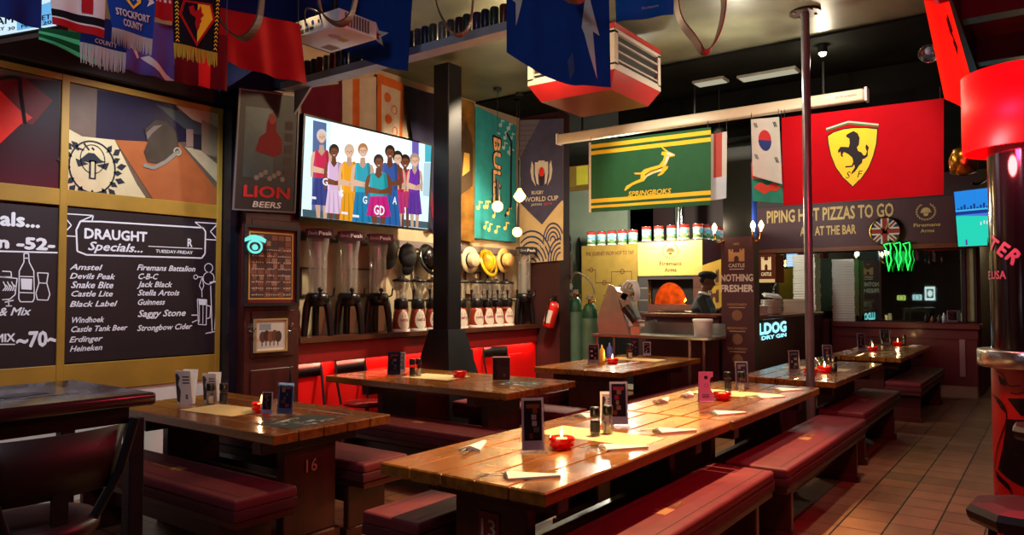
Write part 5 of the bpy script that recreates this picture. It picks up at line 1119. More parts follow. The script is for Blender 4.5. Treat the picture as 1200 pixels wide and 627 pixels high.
def crest(m, S, cx, cy, rx, ry, c, lift=.003):
    n = 18
    for k in range(n):
        a = PI*(.5+.18)+2*PI*(1-.18)*k/(n-1); x, y = cx+rx*_c(a), cy+ry*_s(a); ta = a+.9
        m.poly([(x-rx*.2*_c(ta), y-ry*.2*_s(ta)), (x+rx*.08*_s(ta), y-ry*.08*_c(ta)), (x+rx*.22*_c(ta), y+ry*.22*_s(ta)), (x-rx*.08*_s(ta), y+ry*.08*_c(ta))], S, c, lift)
    m.disc(cx, cy+ry*.02, rx*.52, ry*.5, S, c, lift, 16, 0, PI).poly([(cx-rx*.62, cy), (cx+rx*.62, cy), (cx+rx*.5, cy-ry*.14), (cx-rx*.5, cy-ry*.14)], S, c, lift).poly([(cx-rx*.3, cy-ry*.2), (cx+rx*.3, cy-ry*.2), (cx+rx*.18, cy-ry*.55), (cx-rx*.18, cy-ry*.55)], S, c, lift)
a = bs(1085, 248); w_ = bs(1098, 248)[0]-a[0]; h_ = a[1]-bs(1085, 259)[1]; crest(m, S, a[0], a[1], w_*.85, h_*.85, SG)
for s, y0, x0, x1 in (('Firemans', 266, 1071, 1102), ('Arms', 272.5, 1079, 1095)): b0_, b1_ = bs(x0, y0), bs(x1, y0-1); m.text(s, S, b0_[0], b0_[1], .075, SG, w=b1_[0]-b0_[0], bold=.03)
m.obj('sign_board', t, True)
# union jack clock
c = wx(1037, 271, 12.86); t = T('wall_clock', 'round wall clock with a union flag face', 'clock', (12.86, c.y, c.z-.24)); r = .21; S = frame((12.855, c.y, c.z), (0, -1, 0), (0, 0, 1)); UW, UR, UB = ink(206, 200, 190), ink(150, 40, 36), ink(36, 44, 84)
m = MB().disc(0, 0, r, r, S, UB, 0)
for a in (PI/4, -PI/4):
    for w_, cc_, l in ((.07, UW, .001), (.028, UR, .002)): m.stroke([(-r*_c(a), -r*_s(a)), (r*_c(a), r*_s(a))], w_, S, cc_, l)
for w_, cc_, l in ((.12, UW, .003), (.07, UR, .004)): m.rect(-r, -w_/2, r, w_/2, S, cc_, l).rect(-w_/2, -r, w_/2, r, S, cc_, l)
m.obj('face', t, True); MB().lathe([(r*.995, -.01), (r+.02, -.01), (r+.02, .02), (r*.995, .02)], BRASS, (12.855, c.y, c.z), rot=roty(-PI/2), n=32).lathe([(r+.01, -.04), (r+.01, -.012), (.001, -.012)], PLASTIC, (12.855, c.y, c.z), rot=roty(-PI/2), n=32).obj('rim', t, True)
for a, L_, n_ in ((1.1, .11, 'hour_hand'), (1.25, .17, 'minute_hand')): MB().stroke([(0, 0), (L_*_c(a), L_*_s(a))], .012, S, ink(180, 140, 60), .008).obj(n_, t, True)
# neon claw sign
c = wx(1051, 300, 12.8); S = frame((12.8, c.y, c.z), (0, -1, 0), (0, 0, 1)); t = T('neon_sign', 'green neon sign of three clawed stripes hanging over the mirror', 'sign', (12.8, c.y, c.z-.25)); NG = lum(40, 255, 90, 2.2)
pxs = [[(x+a*.92, y+b) for a, b in ((0, 1), (4, 0), (8, -1), (9, 4), (8, 12), (10, 19), (7.5, 26), (6.5, 32), (5, 24), (3.5, 18), (4.5, 10), (3, 5))] for x, y in ((1035.5, 286), (1047, 285), (1058, 285))]
for k, ps in enumerate(pxs): MB().tube([wx(a, b, 12.8) for a, b in ps], .0075, NG, 6, closed=True).obj('neon_tube', t, True)
MB().slab(quad(wx(1036, 282, 12.84), wx(1068, 282, 12.84), wx(1068, 320, 12.84), wx(1036, 320, 12.84)), clear('sign_backing2', (200, 230, 210), .05), .006).obj('backing_plate', t, True); MB().tube([(12.83, c.y, c.z+.25), (12.83, c.y, 2.2)], .006, STEELBLK).obj('hanging_wire', t, True)
light('POINT', 'neon_light', (12.6, c.y, c.z), .7, (.1, 1, .3), .1)
# lit signs on the opposite wall, seen in the mirror
def mirrored(px, py): v = wx(px, py, 2*12.975+2.88); return V((-2.88, v.y, v.z))
for a, b, c_, d, body, mark, lab in ((1083, 335, 1097, 353, (240, 244, 255), (60, 60, 80), 'white lit square sign with dark emblem, seen in the bar mirror'), (1051, 346, 1062, 352, (220, 220, 110), (120, 130, 60), 'small yellow lit sign, seen in the bar mirror'), (1069, 345, 1081, 352, (210, 235, 250), (120, 150, 170), 'small pale blue lit sign, seen in the bar mirror')):
    p, q = mirrored(a, b), mirrored(c_, d); p.y, q.y = max(p.y, q.y), min(p.y, q.y); S = quad((-2.85, q.y, p.z), (-2.85, p.y, p.z), (-2.85, p.y, q.z), (-2.85, q.y, q.z)); t = T('lit_sign', lab, 'sign', (-2.87, (p.y+q.y)/2, q.z)); m = MB().slab(S, PLASTIC, .04).rect(.06, .06, .94, .94, S, lum(*body, 2.2), .001); m.rect(.2, .2, .8, .8, S, ink(*mark), .002).disc(.5, .5, .22, .22, S, lum(*body, 2), .003, 14); m.obj('sign_face', t, True)
# small things on the partition ledge
for i, (px, h, c, s) in enumerate(((1003, .12, (30, 28, 30), 'small dark bottle on the ledge nearest the pizza boxes'), (1085, .14, (40, 40, 44), 'dark bottle first on the ledge before the mirror'), (1092, .1, (120, 60, 30), 'amber bottle on the mirror ledge'), (1100, .12, (60, 60, 66), 'grey bottle on the mirror ledge'), (1106, .16, (170, 170, 176), 'pale bottle near the mirror ledge end'))):
    p = wx(px, 374, 12.7); t = T('ledge_bottle', s, 'bottle', (12.75, p.y, 1.0715), 0, 'small bottles on the mirror ledge'); mm = mat('bottle_%d' % i, c, .2, var=.05); MB().lathe([(.001, 0), (.03, 0), (.03, h*.6), (.012, h*.8), (.012, h*.94)], mm, n=14).obj('body', t); MB().lathe([(.014, h*.93), (.014, h), (.001, h)], PLASTIC, n=10).obj('cap', t)
p = wx(1116, 372, 12.7); menu_holder(12.74, p.y, -1.2, .14, .17, 'red', 'red and white card on the mirror ledge end', (220, 210, 210), z=1.0715)
# bar wall screen by the corridor
q = qx(11.6, (1118, 225), (1168, 219), (1168, 287), (1123, 289)); S = quad(*q); t = T('television', 'blue and green screen showing a sports field, partly behind the red lamp pillar', 'television', (11.6, q[0].y, q[2].z))
m = MB().slab(quad(S(-.02, 1.02, -.003), S(1.02, 1.02, -.003), S(1.02, -.02, -.003), S(-.02, -.02, -.003)), PLASTIC, .05).rect(0, 0, 1, 1, S, lum(40, 220, 190, .95), 0).rect(0, .55, 1, 1, S, lum(40, 140, 235, .95), .001).rect(0, .57, 1, .63, S, lum(30, 60, 150, .9), .002).rect(0, .63, 1, .66, S, lum(70, 190, 240, .95), .002)
for k in range(12): m.rect(.05+.078*k, .66, .05+.078*k+.05, .69+.03*(k*7 % 3), S, lum(30, 70, 150, .8), .003)
for u, v in ((.6, .36), (.68, .38), (.75, .37), (.82, .4), (.9, .5)): m.rect(u, v, u+.03, v+.06, S, lum(220, 225, 245, 1), .003)
m.rect(.2, .02, .25, .12, S, lum(110, 60, 170, .9), .003).poly([(0, .56), (1, .5), (1, .56)], S, lum(90, 120, 230, .9), .0025); m.obj('screen', t, True)
MB().tube(bez([V(q[0])+V((.03, -.2, .1)), wx(1150, 214, 11.7), wx(1172, 195, 11.7), V((11.8, .3, 3.5)), V((11.8, .3, CEIL))], 6), .018, STEELBLK).obj('ceiling_arm', t, True)
# wrought iron scroll on the corridor wall, lamp above
p0 = [wx(a, b, 14.97) for a, b in ((1168, 300), (1158, 310), (1153, 325), (1156, 345), (1165, 362), (1170, 368))]
MB().tube(bez(p0, 6), .03, BLACK, 8).thing('wall_art', 'black wrought iron curve on the cream corridor wall', 'wall art')
light('POINT', 'corridor_lamp', (14.3, .2, 2.4), 14, (1, .8, .45), .1)

# ---------------------------------------------------------------- pizza oven corner
t = T('pizza_oven', 'brick pizza oven with gold hood panel and burning fire', 'oven', (11.9, 5.06, 0)); x0 = 11.2; y0, y1 = 4.5, 5.62
BRK = mat('dark_brick', (74, 60, 56), .7, var=.25, scale=9)
def brick(name, c1, c2, mo):
    if name in _mats: return _mats[name]
    m = bpy.data.materials.new(name); m.use_nodes = True; nt = m.node_tree; b = nt.nodes['Principled BSDF']; tc = nt.nodes.new('ShaderNodeTexCoord'); mp = nt.nodes.new('ShaderNodeMapping'); br = nt.nodes.new('ShaderNodeTexBrick')
    mp.inputs['Rotation'].default_value = (PI/2, 0, PI/2); br.inputs['Scale'].default_value = 1; br.inputs['Brick Width'].default_value = .2; br.inputs['Row Height'].default_value = .085; br.inputs['Mortar Size'].default_value = .008
    for k, c in (('Color1', c1), ('Color2', c2), ('Mortar', mo)): br.inputs[k].default_value = (*lin(c), 1)
    nt.links.new(tc.outputs['Object'], mp.inputs[0]); nt.links.new(mp.outputs[0], br.inputs['Vector']); nt.links.new(br.outputs['Color'], b.inputs['Base Color']); b.inputs['Roughness'].default_value = .8; _mats[name] = m; return m
GB = brick('grey_brick', (66, 58, 58), (50, 46, 48), (130, 122, 112)); RB = brick('red_brick', (104, 52, 36), (84, 42, 32), (60, 40, 34))
oy0, oy1, oz0, oz1 = 4.66, 5.45, 1.33, 1.74     # opening
m = MB().bb((x0, oy1, 1.2), (x0+.2, y1, 1.8), GB).bb((x0, y0, 1.2), (x0+.2, oy0, 1.8), RB).bb((x0, oy0, oz1), (x0+.2, oy1, 1.8), GB).bb((x0, y0, 0), (x0+.2, y1, 1.2), mat('oven_base', (60, 30, 26), .6)).bb((x0, oy0, 1.2), (x0+.2, oy1, oz0), RB); m.obj('brick_front', t, True)
m = MB().bb((x0+.9, y0, 0), (x0+1.6, y1, 2.37), MAROON2).bb((x0, y0, 2.33), (x0+.9, y1, 2.375), mat('oven_top', (60, 40, 36), .6)).bb((x0+.02, y0, 1.8), (x0+.9, y0+.03, 2.33), MAROON2).bb((x0+.02, y1-.03, 0), (x0+.9, y1, 2.33), MAROON2).bb((x0+.2, y0, 0), (x0+.9, y0+.03, 1.8), RB); m.obj('oven_body', t, True)
m = MB(); vs = []; fs = []; n = 16
for j in range(9):
    b = PI/2*j/8
    for i in range(n+1): a = PI*i/n; vs.append((x0+.2+.6*_s(b) if False else x0+.2+.62*_s(b), (oy0+oy1)/2+.5*_c(a)*_c(b), oz0+.5*_s(a)*_c(b)))
fs = [(j*(n+1)+i, j*(n+1)+i+1, (j+1)*(n+1)+i+1, (j+1)*(n+1)+i) for j in range(8) for i in range(n)]
m.add(vs, fs, mat('oven_clay', (176, 92, 44), .85, var=.5, scale=9, bump=.6), True).bb((x0+.2, y0+.04, oz0-.02), (x0+.9, y1-.04, oz0-.001), mat('oven_floor', (120, 76, 50), .8, var=.2)); m.obj('clay_dome', t, True)
m = MB(); ar = [(5.13+.29*_c(PI*k/14), oz0+.36*_s(PI*k/14)) for k in range(15)]
m.prism([(-y, z) for y, z in [(oy1+.01, oz0)]+[(5.13-(a-5.13), b) for a, b in ar]+[(oy0-.01, oz0), (oy0-.01, oz1+.01), (oy1+.01, oz1+.01)]], frame((x0+.16, 0, 0), (0, -1, 0), (0, 0, 1)), -.03, 0, mat('oven_arch_dark', (30, 22, 20), .8, var=.3)); m.obj('arch_plate', t, True)  # dark plate with the arch opening cut from it
for k, (dy, h) in enumerate(((-.16, .2), (-.1, .15), (-.2, .12), (-.03, .1), (-.24, .08))): MB().lathe([(.001, 0), (.04, .01), (.05, h*.35), (.03, h*.7), (.001, h)], lum(255, 170, 60, 10), (x0+.5+.03*k, (oy0+oy1)/2+dy, oz0+.02), n=10, sy=.8).obj('flame', t, True)
for k in range(3): MB().cyl((x0+.38, (oy0+oy1)/2-.3+.09*k, oz0+.03), (x0+.7, (oy0+oy1)/2-.2+.07*k, oz0+.03+.01*k), .03, mat('burning_log', (50, 28, 20), .9), n=10).obj('log', t, True)
light('POINT', 'fire_light', (x0+.42, (oy0+oy1)/2-.1, oz0+.2), 8, (1, .42, .1), .05)
S = quad((x0-.012, y1, 2.35), (x0-.012, y0, 2.35), (x0-.012, y0, 1.8), (x0-.012, y1, 1.8)); m = MB().slab(S, mat('gold_panel', (226, 196, 110), .38, metal=.35, var=.08), .01); LG = ink(92, 70, 36); crest(m, S, .52, .72, .12, .2, LG); m.text('Firemans', S, .52, .3, .13, LG, w=.34, align='C', bold=.02).text('Arms', S, .52, .12, .11, LG, w=.18, align='C', bold=.02); m.obj('hood_panel', t, True)
MB().bb((x0-.1, oy0-.02, 1.2), (x0, oy1-.2, 1.23), STEEL, .004).box((x0-.12, 4.95, 1.25), (.14, .36, .014), STEEL).obj('steel_ledge', t, True)
# unseen area light throws light down the gold panel
light('AREA', 'hood_wash', (x0-.25, 5.06, 2.5), 16, (1, .78, .35), .9, (x0+.05, 5.06, 1.9), sy=.1)
MB().cyl((12.15, 5.3, 2.38), (12.15, 5.3, CEIL), .09, CHROME, n=20).thing('flue_pipe', 'steel flue pipe rising from the pizza oven', 'pipe', (12.15, 5.3, 2.38))
# gold panelled tank cabinet with brewing diagram
t = T('tank_cabinet', 'tall gold fronted cabinet with a brewing diagram beside the oven', 'cabinet', (11.5, 6.18, 0)); MB().bb((11.22, 5.64, 0), (11.9, 6.72, 2.34), BLACK).obj('body', t, True)
S = quad((11.212, 6.72, 2.34), (11.212, 5.64, 2.34), (11.212, 5.64, 1.1), (11.212, 6.72, 1.1)); m = MB().slab(S, mat('gold_panel_dark', (168, 138, 66), .4, metal=.4, var=.1), .006); LB = ink(96, 60, 36); m.text('THE JOURNEY FROM HOP TO TAP', S, .08, .86, .055, LB, w=.86, bold=.02)
for ps in ([(.1, .66), (.26, .66), (.26, .48), (.42, .48), (.55, .48), (.55, .63), (.9, .63), (.9, .5)], [(.86, .5), (.94, .5)], [(.4, .3), (.6, .3)]): m.stroke(ps, .012, S, LB, .003, 1.1)
for u, v in ((.18, .66), (.42, .48), (.74, .63), (.5, .32), (.9, .46)): m.ring(u, v, .04, .036, .012, S, LB, .003, 14)
m.obj('gold_panel', t, True)
# cans on top
def tin(x, y, z, rz, label, grp):
    global TIN
    if 'paint_tin_proto' not in bpy.data.meshes:
        def W(u, v, l=0): a = 2*PI*u; return V(((.078+l)*_c(a), (.078+l)*_s(a), .005+.24*v))
        def pat(u, v): return ink(196, 40, 36) if v > .8 else ink(226, 222, 214) if v > .72 else ink(120, 180, 214) if v > .38 else ink(90, 130, 80) if v > .1 else ink(220, 214, 206)
        m = MB().sheet(W, 32, 20, pat).lathe([(.001, 0), (.08, 0), (.08, .008), (.078, .01)], CHROME).lathe([(.078, .242), (.081, .246), (.078, .252), (.07, .248), (.001, .247)], CHROME)
        for k in range(3):
            u0 = .08+k*.333
            m.poly([(u0, .3), (u0+.06, .44), (u0+.12, .5), (u0+.17, .4), (u0+.2, .28), (u0+.1, .2)], W, ink(196, 190, 176), .001, .05).poly([(u0+.02, .2), (u0+.08, .32), (u0+.16, .26), (u0+.2, .16)], W, ink(60, 110, 60), .0015, .05).rect(u0+.04, .6, u0+.18, .66, W, ink(230, 226, 220), .001, .05)
        o = m.obj('branded_tin'); o.data.name = 'paint_tin_proto'
    else: o = bpy.data.objects.new('branded_tin', bpy.data.meshes['paint_tin_proto']); COL.objects.link(o)
    o.location = (x, y, z); o.rotation_euler.z = rz; tag(o, label, 'tin', grp)
for k in range(5): tin(11.34, 6.6-.205*k, 2.3405, k*.7, 'white and red tin in the row on the gold tank cabinet', 'tins on the tank cabinet')
for k in range(5): tin(11.32, 5.52-.225*k, 2.3755, k*1.1, 'white and red tin in the row on the oven hood front', 'tins on the oven hood')
for k in range(4): tin(11.55+.22*k, 4.59, 2.3755, k*.9, 'white and red tin in the row along the oven side', 'tins along the oven side')
# yellow beer board behind the cook
p = [(11.0, wx(823, 312, 11.0).y, wx(823, 311, 11.0).z), (11.0, wx(856, 296, 11.0).y, wx(853, 300, 11.0).z), (11.0, wx(856, 366, 11).y, 1.25), (11.0, wx(823, 366, 11).y, 1.25)]
S = quad(*[V(a) for a in p]); t = T('beer_display_board', 'yellow castle beer display board behind the cook', 'sign', (11.0, p[1][1]/2+p[0][1]/2, 0)); m = MB().slab(S, mat('yellow_board', (206, 160, 50), .5, var=.06), .02); castle(m, S, .42, .56, .34, ink(92, 50, 34)); castle(m, S, .42, .16, .34, ink(92, 50, 34)); m.text('CASTLE', S, .42, .5, .05, ink(92, 50, 34), w=.34, align='C').poly([(.84, 0), (1, 0), (1, 1), (.9, 1)], S, ink(224, 220, 214), .002); m.obj('board', t, True); MB().bb((11.0, p[2][1], 0), (11.03, p[3][1], 1.25), BLACK).obj('stand', t, True)
# picture on the green wall, dark things hung under it
p, q = wx(664, 168, 11.9), wx(693, 222, 11.9); t = T('framed_picture', 'ochre framed red and yellow picture on the pale green kitchen wall', 'picture', (11.94, (p.y+q.y)/2, q.z)); S = quad((11.92, p.y, p.z), (11.92, q.y, p.z), (11.92, q.y, q.z), (11.92, p.y, q.z)); MB().slab(S, ink(140, 110, 50), .02).rect(.38, .2, 1, 1, S, ink(196, 60, 70), .001).rect(.38, .12, 1, .5, S, ink(206, 196, 60), .002).obj('print', t, True); MB().border(S, .12, .08, mat('ochre_frame', (120, 92, 40), .5), 0, .02).obj('picture_frame', t, True)
for a, b, c, d, s in ((661, 273, 670, 300, 'black bracket hung on the green wall above the gas cylinders'), (675, 278, 682, 322, 'dark oval plaque hung on the green wall')):
    p, q = wx(a, b, 11.93), wx(c, d, 11.93); MB().ball((11.925, (p.y+q.y)/2, (p.z+q.z)/2), 1, PLASTIC, (.02, abs(p.y-q.y)/2, (p.z-q.z)/2), n=18).thing('hanging_plaque', s, 'plaque')
# gas cylinders, extinguisher
CG = mat('cylinder_green', (96, 134, 112), .5, var=.18, scale=4); CG2 = mat('cylinder_shoulder', (30, 92, 66), .4, var=.1)
def cylinder(x, y, h, label, r=.105, first=[]):
    t = T('gas_cylinder', label, 'gas cylinder', (x, y, 0), random.uniform(0, 1), 'green gas cylinders by the pier')
    MB().lathe([(.001, 0), (r*.9, 0), (r, .03), (r, h-.2)], CG).obj('body', t); MB().lathe([(r, h-.2), (r*1.005, h-.19), (r*.93, h-.1), (r*.7, h-.035), (.04, h), (.001, h)], CG2).obj('shoulder', t)
    m = MB().cyl((0, 0, h-.01), (0, 0, h+.05), .025, BRASS, n=12).cyl((0, 0, h+.02), (0, -.08, h+.03), .016, BRASS, n=10); m.obj('valve', t); MB().cyl((0, 0, h+.05), (0, 0, h+.1), .045, mat('valve_cap', (150, 150, 146), .5), n=16).obj('valve_cap', t)
cylinder(8.6, 5.03, 1.38, 'green gas cylinder standing apart, nearest the steel table'); cylinder(8.63, 5.28, 1.46, 'scuffed green gas cylinder in the middle'); cylinder(8.88, 5.5, 1.42, 'green gas cylinder at the back behind the extinguisher')
t = T('gas_regulator', 'grey pressure regulator and hose above the gas cylinders', 'regulator', (8.55, 5.35, 1.6)); MB().cyl((8.5, 5.42, 1.68), (8.5, 5.34, 1.68), .05, CHROME, n=16).cyl((8.5, 5.32, 1.6), (8.5, 5.26, 1.6), .045, CHROME, n=16).box((8.52, 5.35, 1.64), (.06, .16, .04), BRASS).obj('gauge', t, True); MB().tube(bez([(8.53, 5.3, 1.64), (8.5, 5.2, 1.78), (8.5, 5.05, 1.74), (8.53, 4.95, 1.62), (8.56, 4.93, 1.5)], 8), .012, mat('grey_hose', (150, 146, 140), .5)).obj('hose', t, True); MB().box((8.6, 5.36, 1.86), (.06, .1, .36), mat('grey_box', (90, 76, 74), .5)).obj('mount_plate', t, True)
t = T('fire_extinguisher', 'red fire extinguisher hung tilted on the dark pier', 'extinguisher', (8.05, 5.3, 1.08)); R = (rotx(.3)@rotz(.2)); c = V((8.06, 5.29, 1.24)); A3 = R.to_3x3()
MB().lathe([(.001, -.17), (.07, -.17), (.078, -.155), (.078, .1), (.06, .15), (.025, .175), (.001, .175)], mat('extinguisher_red', (206, 30, 26), .3, var=.04, coat=.4), c, rot=R).obj('cylinder_body', t, True)
MB().bb((8.14, 5.27, 1.2), (8.198, 5.31, 1.42), STEELBLK).obj('hanging_bracket', t, True)
MB().cyl(c+A3@V((0, 0, .17)), c+A3@V((0, 0, .23)), .02, PLASTIC, n=10).box(c+A3@V((-.04, 0, .25)), (.12, .02, .02), PLASTIC, R).obj('valve_handle', t, True); m = MB(); vs = []
for j in range(2):
    for i in range(9): a = -PI+.3+.16*i-.9+PI; vs.append(c+A3@V((-.0795*_c(a-.2), -.0795*_s(a-.2)-0, -.11+.17*j)))
m.add(vs, [(i, i+1, 10+i, 9+i) for i in range(8)], ink(210, 206, 200)); m.obj('paper_label', t, True); MB().tube(bez([c+A3@V((0, 0, .22)), c+A3@V((-.08, .03, .18)), c+A3@V((-.1, .03, 0)), c+A3@V((-.09, .02, -.12))], 6), .01, PLASTIC).obj('hose', t, True)
# steel prep table, bucket and dough sheeter
t = T('steel_prep_table', 'stainless steel prep table between gas cylinders and pizza counter', 'table', (8.5, 4.0, 0)); MB().bb((8.25, 3.25, .96), (8.8, 4.8, .995), STEEL, .006).bb((8.8, 3.25, .98), (8.82, 4.8, 1.14), STEEL).obj('worktop', t, True)
for x in (8.3, 8.74):
    for y in (3.5, 4.74): MB().cyl((x, y, 0), (x, y, .96), .02, STEEL, n=12).obj('leg', t, True)
MB().bb((8.28, 3.56, .3), (8.77, 4.76, .325), STEEL).obj('undershelf', t, True)
t = T('bucket', 'white plastic bucket with lid at the end of the steel table', 'bucket', (8.5, 3.42, .9955)); MB().lathe([(.001, 0), (.1, 0), (.115, .19)], mat('white_plastic', (214, 212, 210), .4), n=24).obj('pail', t); MB().lathe([(.12, .18), (.122, .2), (.11, .208), (.001, .208)], WHITE, n=24).obj('lid', t)
t = T('dough_sheeter', 'stainless dough sheeter leaning on the steel table', 'dough sheeter', (8.48, 4.42, .9955), -PI/2); ST2 = mat('sheeter_steel', (186, 172, 164), .32, metal=.8, var=.1)
# local x runs to the right of the viewer, y away
side = [(-.32, 0), (.12, 0), (-.09, .6), (-.17, .63), (-.34, .2)]
S0_ = frame((0, -.16, 0), (1, 0, 0), (0, 0, 1)); m = MB().prism(side, S0_, -.03, .0, ST2); m.obj('side_plate', t); S1_ = frame((0, .16, 0), (1, 0, 0), (0, 0, 1)); MB().prism(side, S1_, 0, .03, ST2).obj('side_plate', t)
MB().add([(-.14, -.13, .6), (-.14, .13, .6), (.1, .13, .08), (.1, -.13, .08)], [(0, 1, 2, 3)], ST2).prism([(-.1, .55), (.2, .06), (.26, .1), (.1, .5)], frame((0, -.05, 0), (1, 0, 0), (0, 0, 1)), -.02, .1, ST2).obj('chute', t)
MB().cyl((.06, -.15, .34), (.2, -.15, .18), .06, PLASTIC, n=12).obj('drive_cover', t)
MB().box((.06, -.02, .5), (.1, .26, .16), ST2, roty(.6), .01).obj('roller_box', t); MB().box((.26, -.03, .16), (.24, .24, .02), STEEL, roty(-.1), .005).box((.2, -.12, .14), (.22, .03, .08), WHITE, None, .01).obj('tray', t)
m = MB(); 
for k in range(3): m.tube(bez([(.0+.03*k, -.1+.05*k, .6), (.08+.02*k, -.12+.05*k, .66), (.14, -.08+.05*k, .62), (.16, -.06+.04*k, .5), (.12, -.02+.03*k, .42)], 6), .02, mat('white_bag', (206, 204, 206), .5), 6)
m.obj('plastic_bag', t)
MB().box((.2, -.155, .05), (.12, .02, .09), mat('sheeter_red_label', (200, 120, 100), .5)).obj('label_plate', t)

# ---------------------------------------------------------------- projector screen case and the flags hung from it
t = T('projector_screen_case', 'long cream projector screen case hung under the ceiling', 'projector screen', (8.05, 3.3, 3.44)); MB().bb((8.0, 1.52, 3.44), (8.11, 5.15, 3.56), mat('cream_case', (222, 204, 180), .4, var=.04), .02, 3).obj('case', t, True)
S = frame((7.999, 1.78, 3.49), (0, -1, 0), (0, 0, 1)); MB().text('ELITE SCREENS', S, 0, 0, .022, ink(90, 84, 80), align='L').obj('small_print', t, True)
for y in (1.9, 3.3, 4.8): MB().bb((8.045, y, 3.55), (8.06, y+.02, CEIL), STEELBLK).obj('hanging_bracket', t, True)
for y in (1.49, 5.155): MB().bb((8.0, y, 3.43), (8.12, y+.025, 3.57), WHITE, .004).obj('end_cap', t, True)
FX = 7.93
GRNF = mat('springbok_green', (14, 84, 46), .75, var=.08); GLD = mat('springbok_gold', (238, 196, 40), .75, var=.05)
def spr(px): return [((a-75)/(800-75), 1-(b-150+(a-75)/725*100)/ (420.0-(0)) ) for a, b in px]
def springbok(m, S):
    q_ = qx(FX, (692, 167), (833, 149), (833, 240), (692, 248)); 
    def f(a, b): p = wx(680+a/5.225, 140+b/5.225, FX); u = (q_[0].y-p.y)/(q_[0].y-q_[1].y); zt = q_[0].z*(1-u)+q_[1].z*u; zb = q_[3].z*(1-u)+q_[2].z*u; return (u, (p.z-zb)/(zt-zb))
    B = [f(*p) for p in ((278, 432), (290, 405), (340, 378), (378, 362), (380, 335), (345, 335), (336, 325), (380, 324), (400, 305), (440, 292), (490, 278), (512, 250), (520, 222), (502, 215), (506, 198), (528, 196), (503, 172), (508, 168), (545, 195), (585, 214), (582, 224), (552, 230), (540, 260), (528, 288), (545, 284), (540, 300), (510, 335), (484, 346), (482, 338), (505, 318), (490, 318), (460, 325), (420, 345), (400, 375), (360, 388), (330, 400), (286, 433))]
    m.poly(B, S, GLD, .003, .1); Wt = ink(226, 222, 210)
    m.poly([f(*p) for p in ((400, 360), (420, 338), (470, 318), (510, 300), (500, 316), (460, 328), (420, 348), (405, 364))], S, Wt, .004, .1).poly([f(*p) for p in ((535, 222), (552, 228), (530, 270), (512, 282), (525, 258))], S, Wt, .004, .1).poly([f(*p) for p in ((530, 204), (548, 200), (582, 216), (560, 222), (540, 218))], S, Wt, .004, .1)
    m.stroke([f(*p) for p in ((405, 340), (440, 316), (490, 300), (512, 292))], .008, S, ink(40, 44, 30), .0045, .6)
    a, b, c = f(303, 468), f(558, 450), f(303, 438); m.text('SPRINGBOKS', S, a[0], (a[1]+b[1])/2, c[1]-a[1], GLD, w=b[0]-a[0], bold=.035, shear=.2, lift=.004, maxlen=.08)
def sprbase(u, v): return mat('flag_white_hem', (206, 196, 184), .8, var=.04) if u < .022 else GLD if .05 < v < .1 or .13 < v < .185 or .82 < v < .875 or .905 < v < .96 else GRNF
flag('hanging_flag', 'green and gold SPRINGBOKS flag with leaping antelope', 'flag', qx(FX, (690, 167), (833, 149), (833, 240), (690, 249)), sprbase, wv(.006, 2.4), springbok, nu=46, nv=54, cord_top=3.44)
def ferrari(m, S):
    q_ = qx(FX, (917, 138), (1105, 115), (1105, 228), (917, 240))
    def f(a, b): p = wx(940+a/3.3, 110+b/3.3, FX); u = (q_[0].y-p.y)/(q_[0].y-q_[1].y); zt = q_[0].z*(1-u)+q_[1].z*u; zb = q_[3].z*(1-u)+q_[2].z*u; return (u, (p.z-zb)/(zt-zb))
    sh = ((97, 160), (120, 145), (160, 133), (200, 128), (250, 128), (296, 133), (292, 190), (280, 240), (262, 285), (235, 325), (198, 360), (160, 325), (130, 285), (110, 235), (100, 190))
    m.poly([f(*p) for p in sh], S, ink(20, 18, 20), .003, .12).poly([f(196+(a-196)*.95, 240+(b-240)*.96) for a, b in sh], S, mat('crest_yellow', (240, 206, 30), .7, var=.04), .004, .12)
    m.poly([f(*p) for p in ((95, 138), (180, 110), (296, 122), (296, 116), (180, 104), (95, 132))], S, ink(210, 206, 196), .003).poly([f(*p) for p in ((95, 144), (180, 117), (296, 128), (296, 122), (180, 110), (95, 138))], S, ink(60, 120, 60), .003)
    H_ = ink(26, 22, 30)
    m.poly([f(*p) for p in ((186, 150), (200, 143), (216, 152), (224, 170), (222, 196), (214, 206), (218, 220), (232, 226), (240, 238), (248, 236), (252, 222), (246, 206), (250, 194), (260, 206), (256, 222), (256, 240), (244, 250), (236, 252), (234, 266), (222, 276), (214, 290), (206, 300), (190, 312), (196, 298), (206, 284), (204, 272), (196, 282), (168, 284), (170, 278), (194, 276), (200, 262), (196, 246), (180, 232), (164, 224), (158, 232), (160, 244), (152, 240), (150, 222), (142, 228), (140, 218), (150, 204), (168, 204), (182, 206), (186, 190), (184, 172), (172, 166), (172, 158))], S, H_, .005, .1)
    m.text('S', S, f(170, 325)[0], f(170, 325)[1], .075, H_, shear=.25, asp=1.6, lift=.005).text('F', S, f(216, 322)[0], f(216, 322)[1], .075, H_, shear=.25, asp=1.6, lift=.005)
flag('hanging_flag', 'large red flag with rearing horse on a yellow shield', 'flag', qx(FX, (916, 138), (1106, 115), (1106, 228), (918, 241)), mat('racing_red', (176, 6, 22), .8, var=.05, spec=.1), wv(.007, 2.2), ferrari, nu=40, nv=14, cord_top=3.44)
def korea(m, S):
    m.disc(.47, .64, .22, .17, S, ink(190, 40, 44), .003, 20, maxlen=.1).disc(.47, .64, .22, .17, S, ink(30, 50, 120), .0036, 12, PI, 2*PI)
    for u, v in ((.16, .9), (.84, .9), (.16, .36), (.84, .36)):
        for k in range(3): m.stroke([(u+.04*k-.06, v+.03), (u+.04*k, v-.05)], .022, S, ink(24, 24, 28), .003, 1.4)
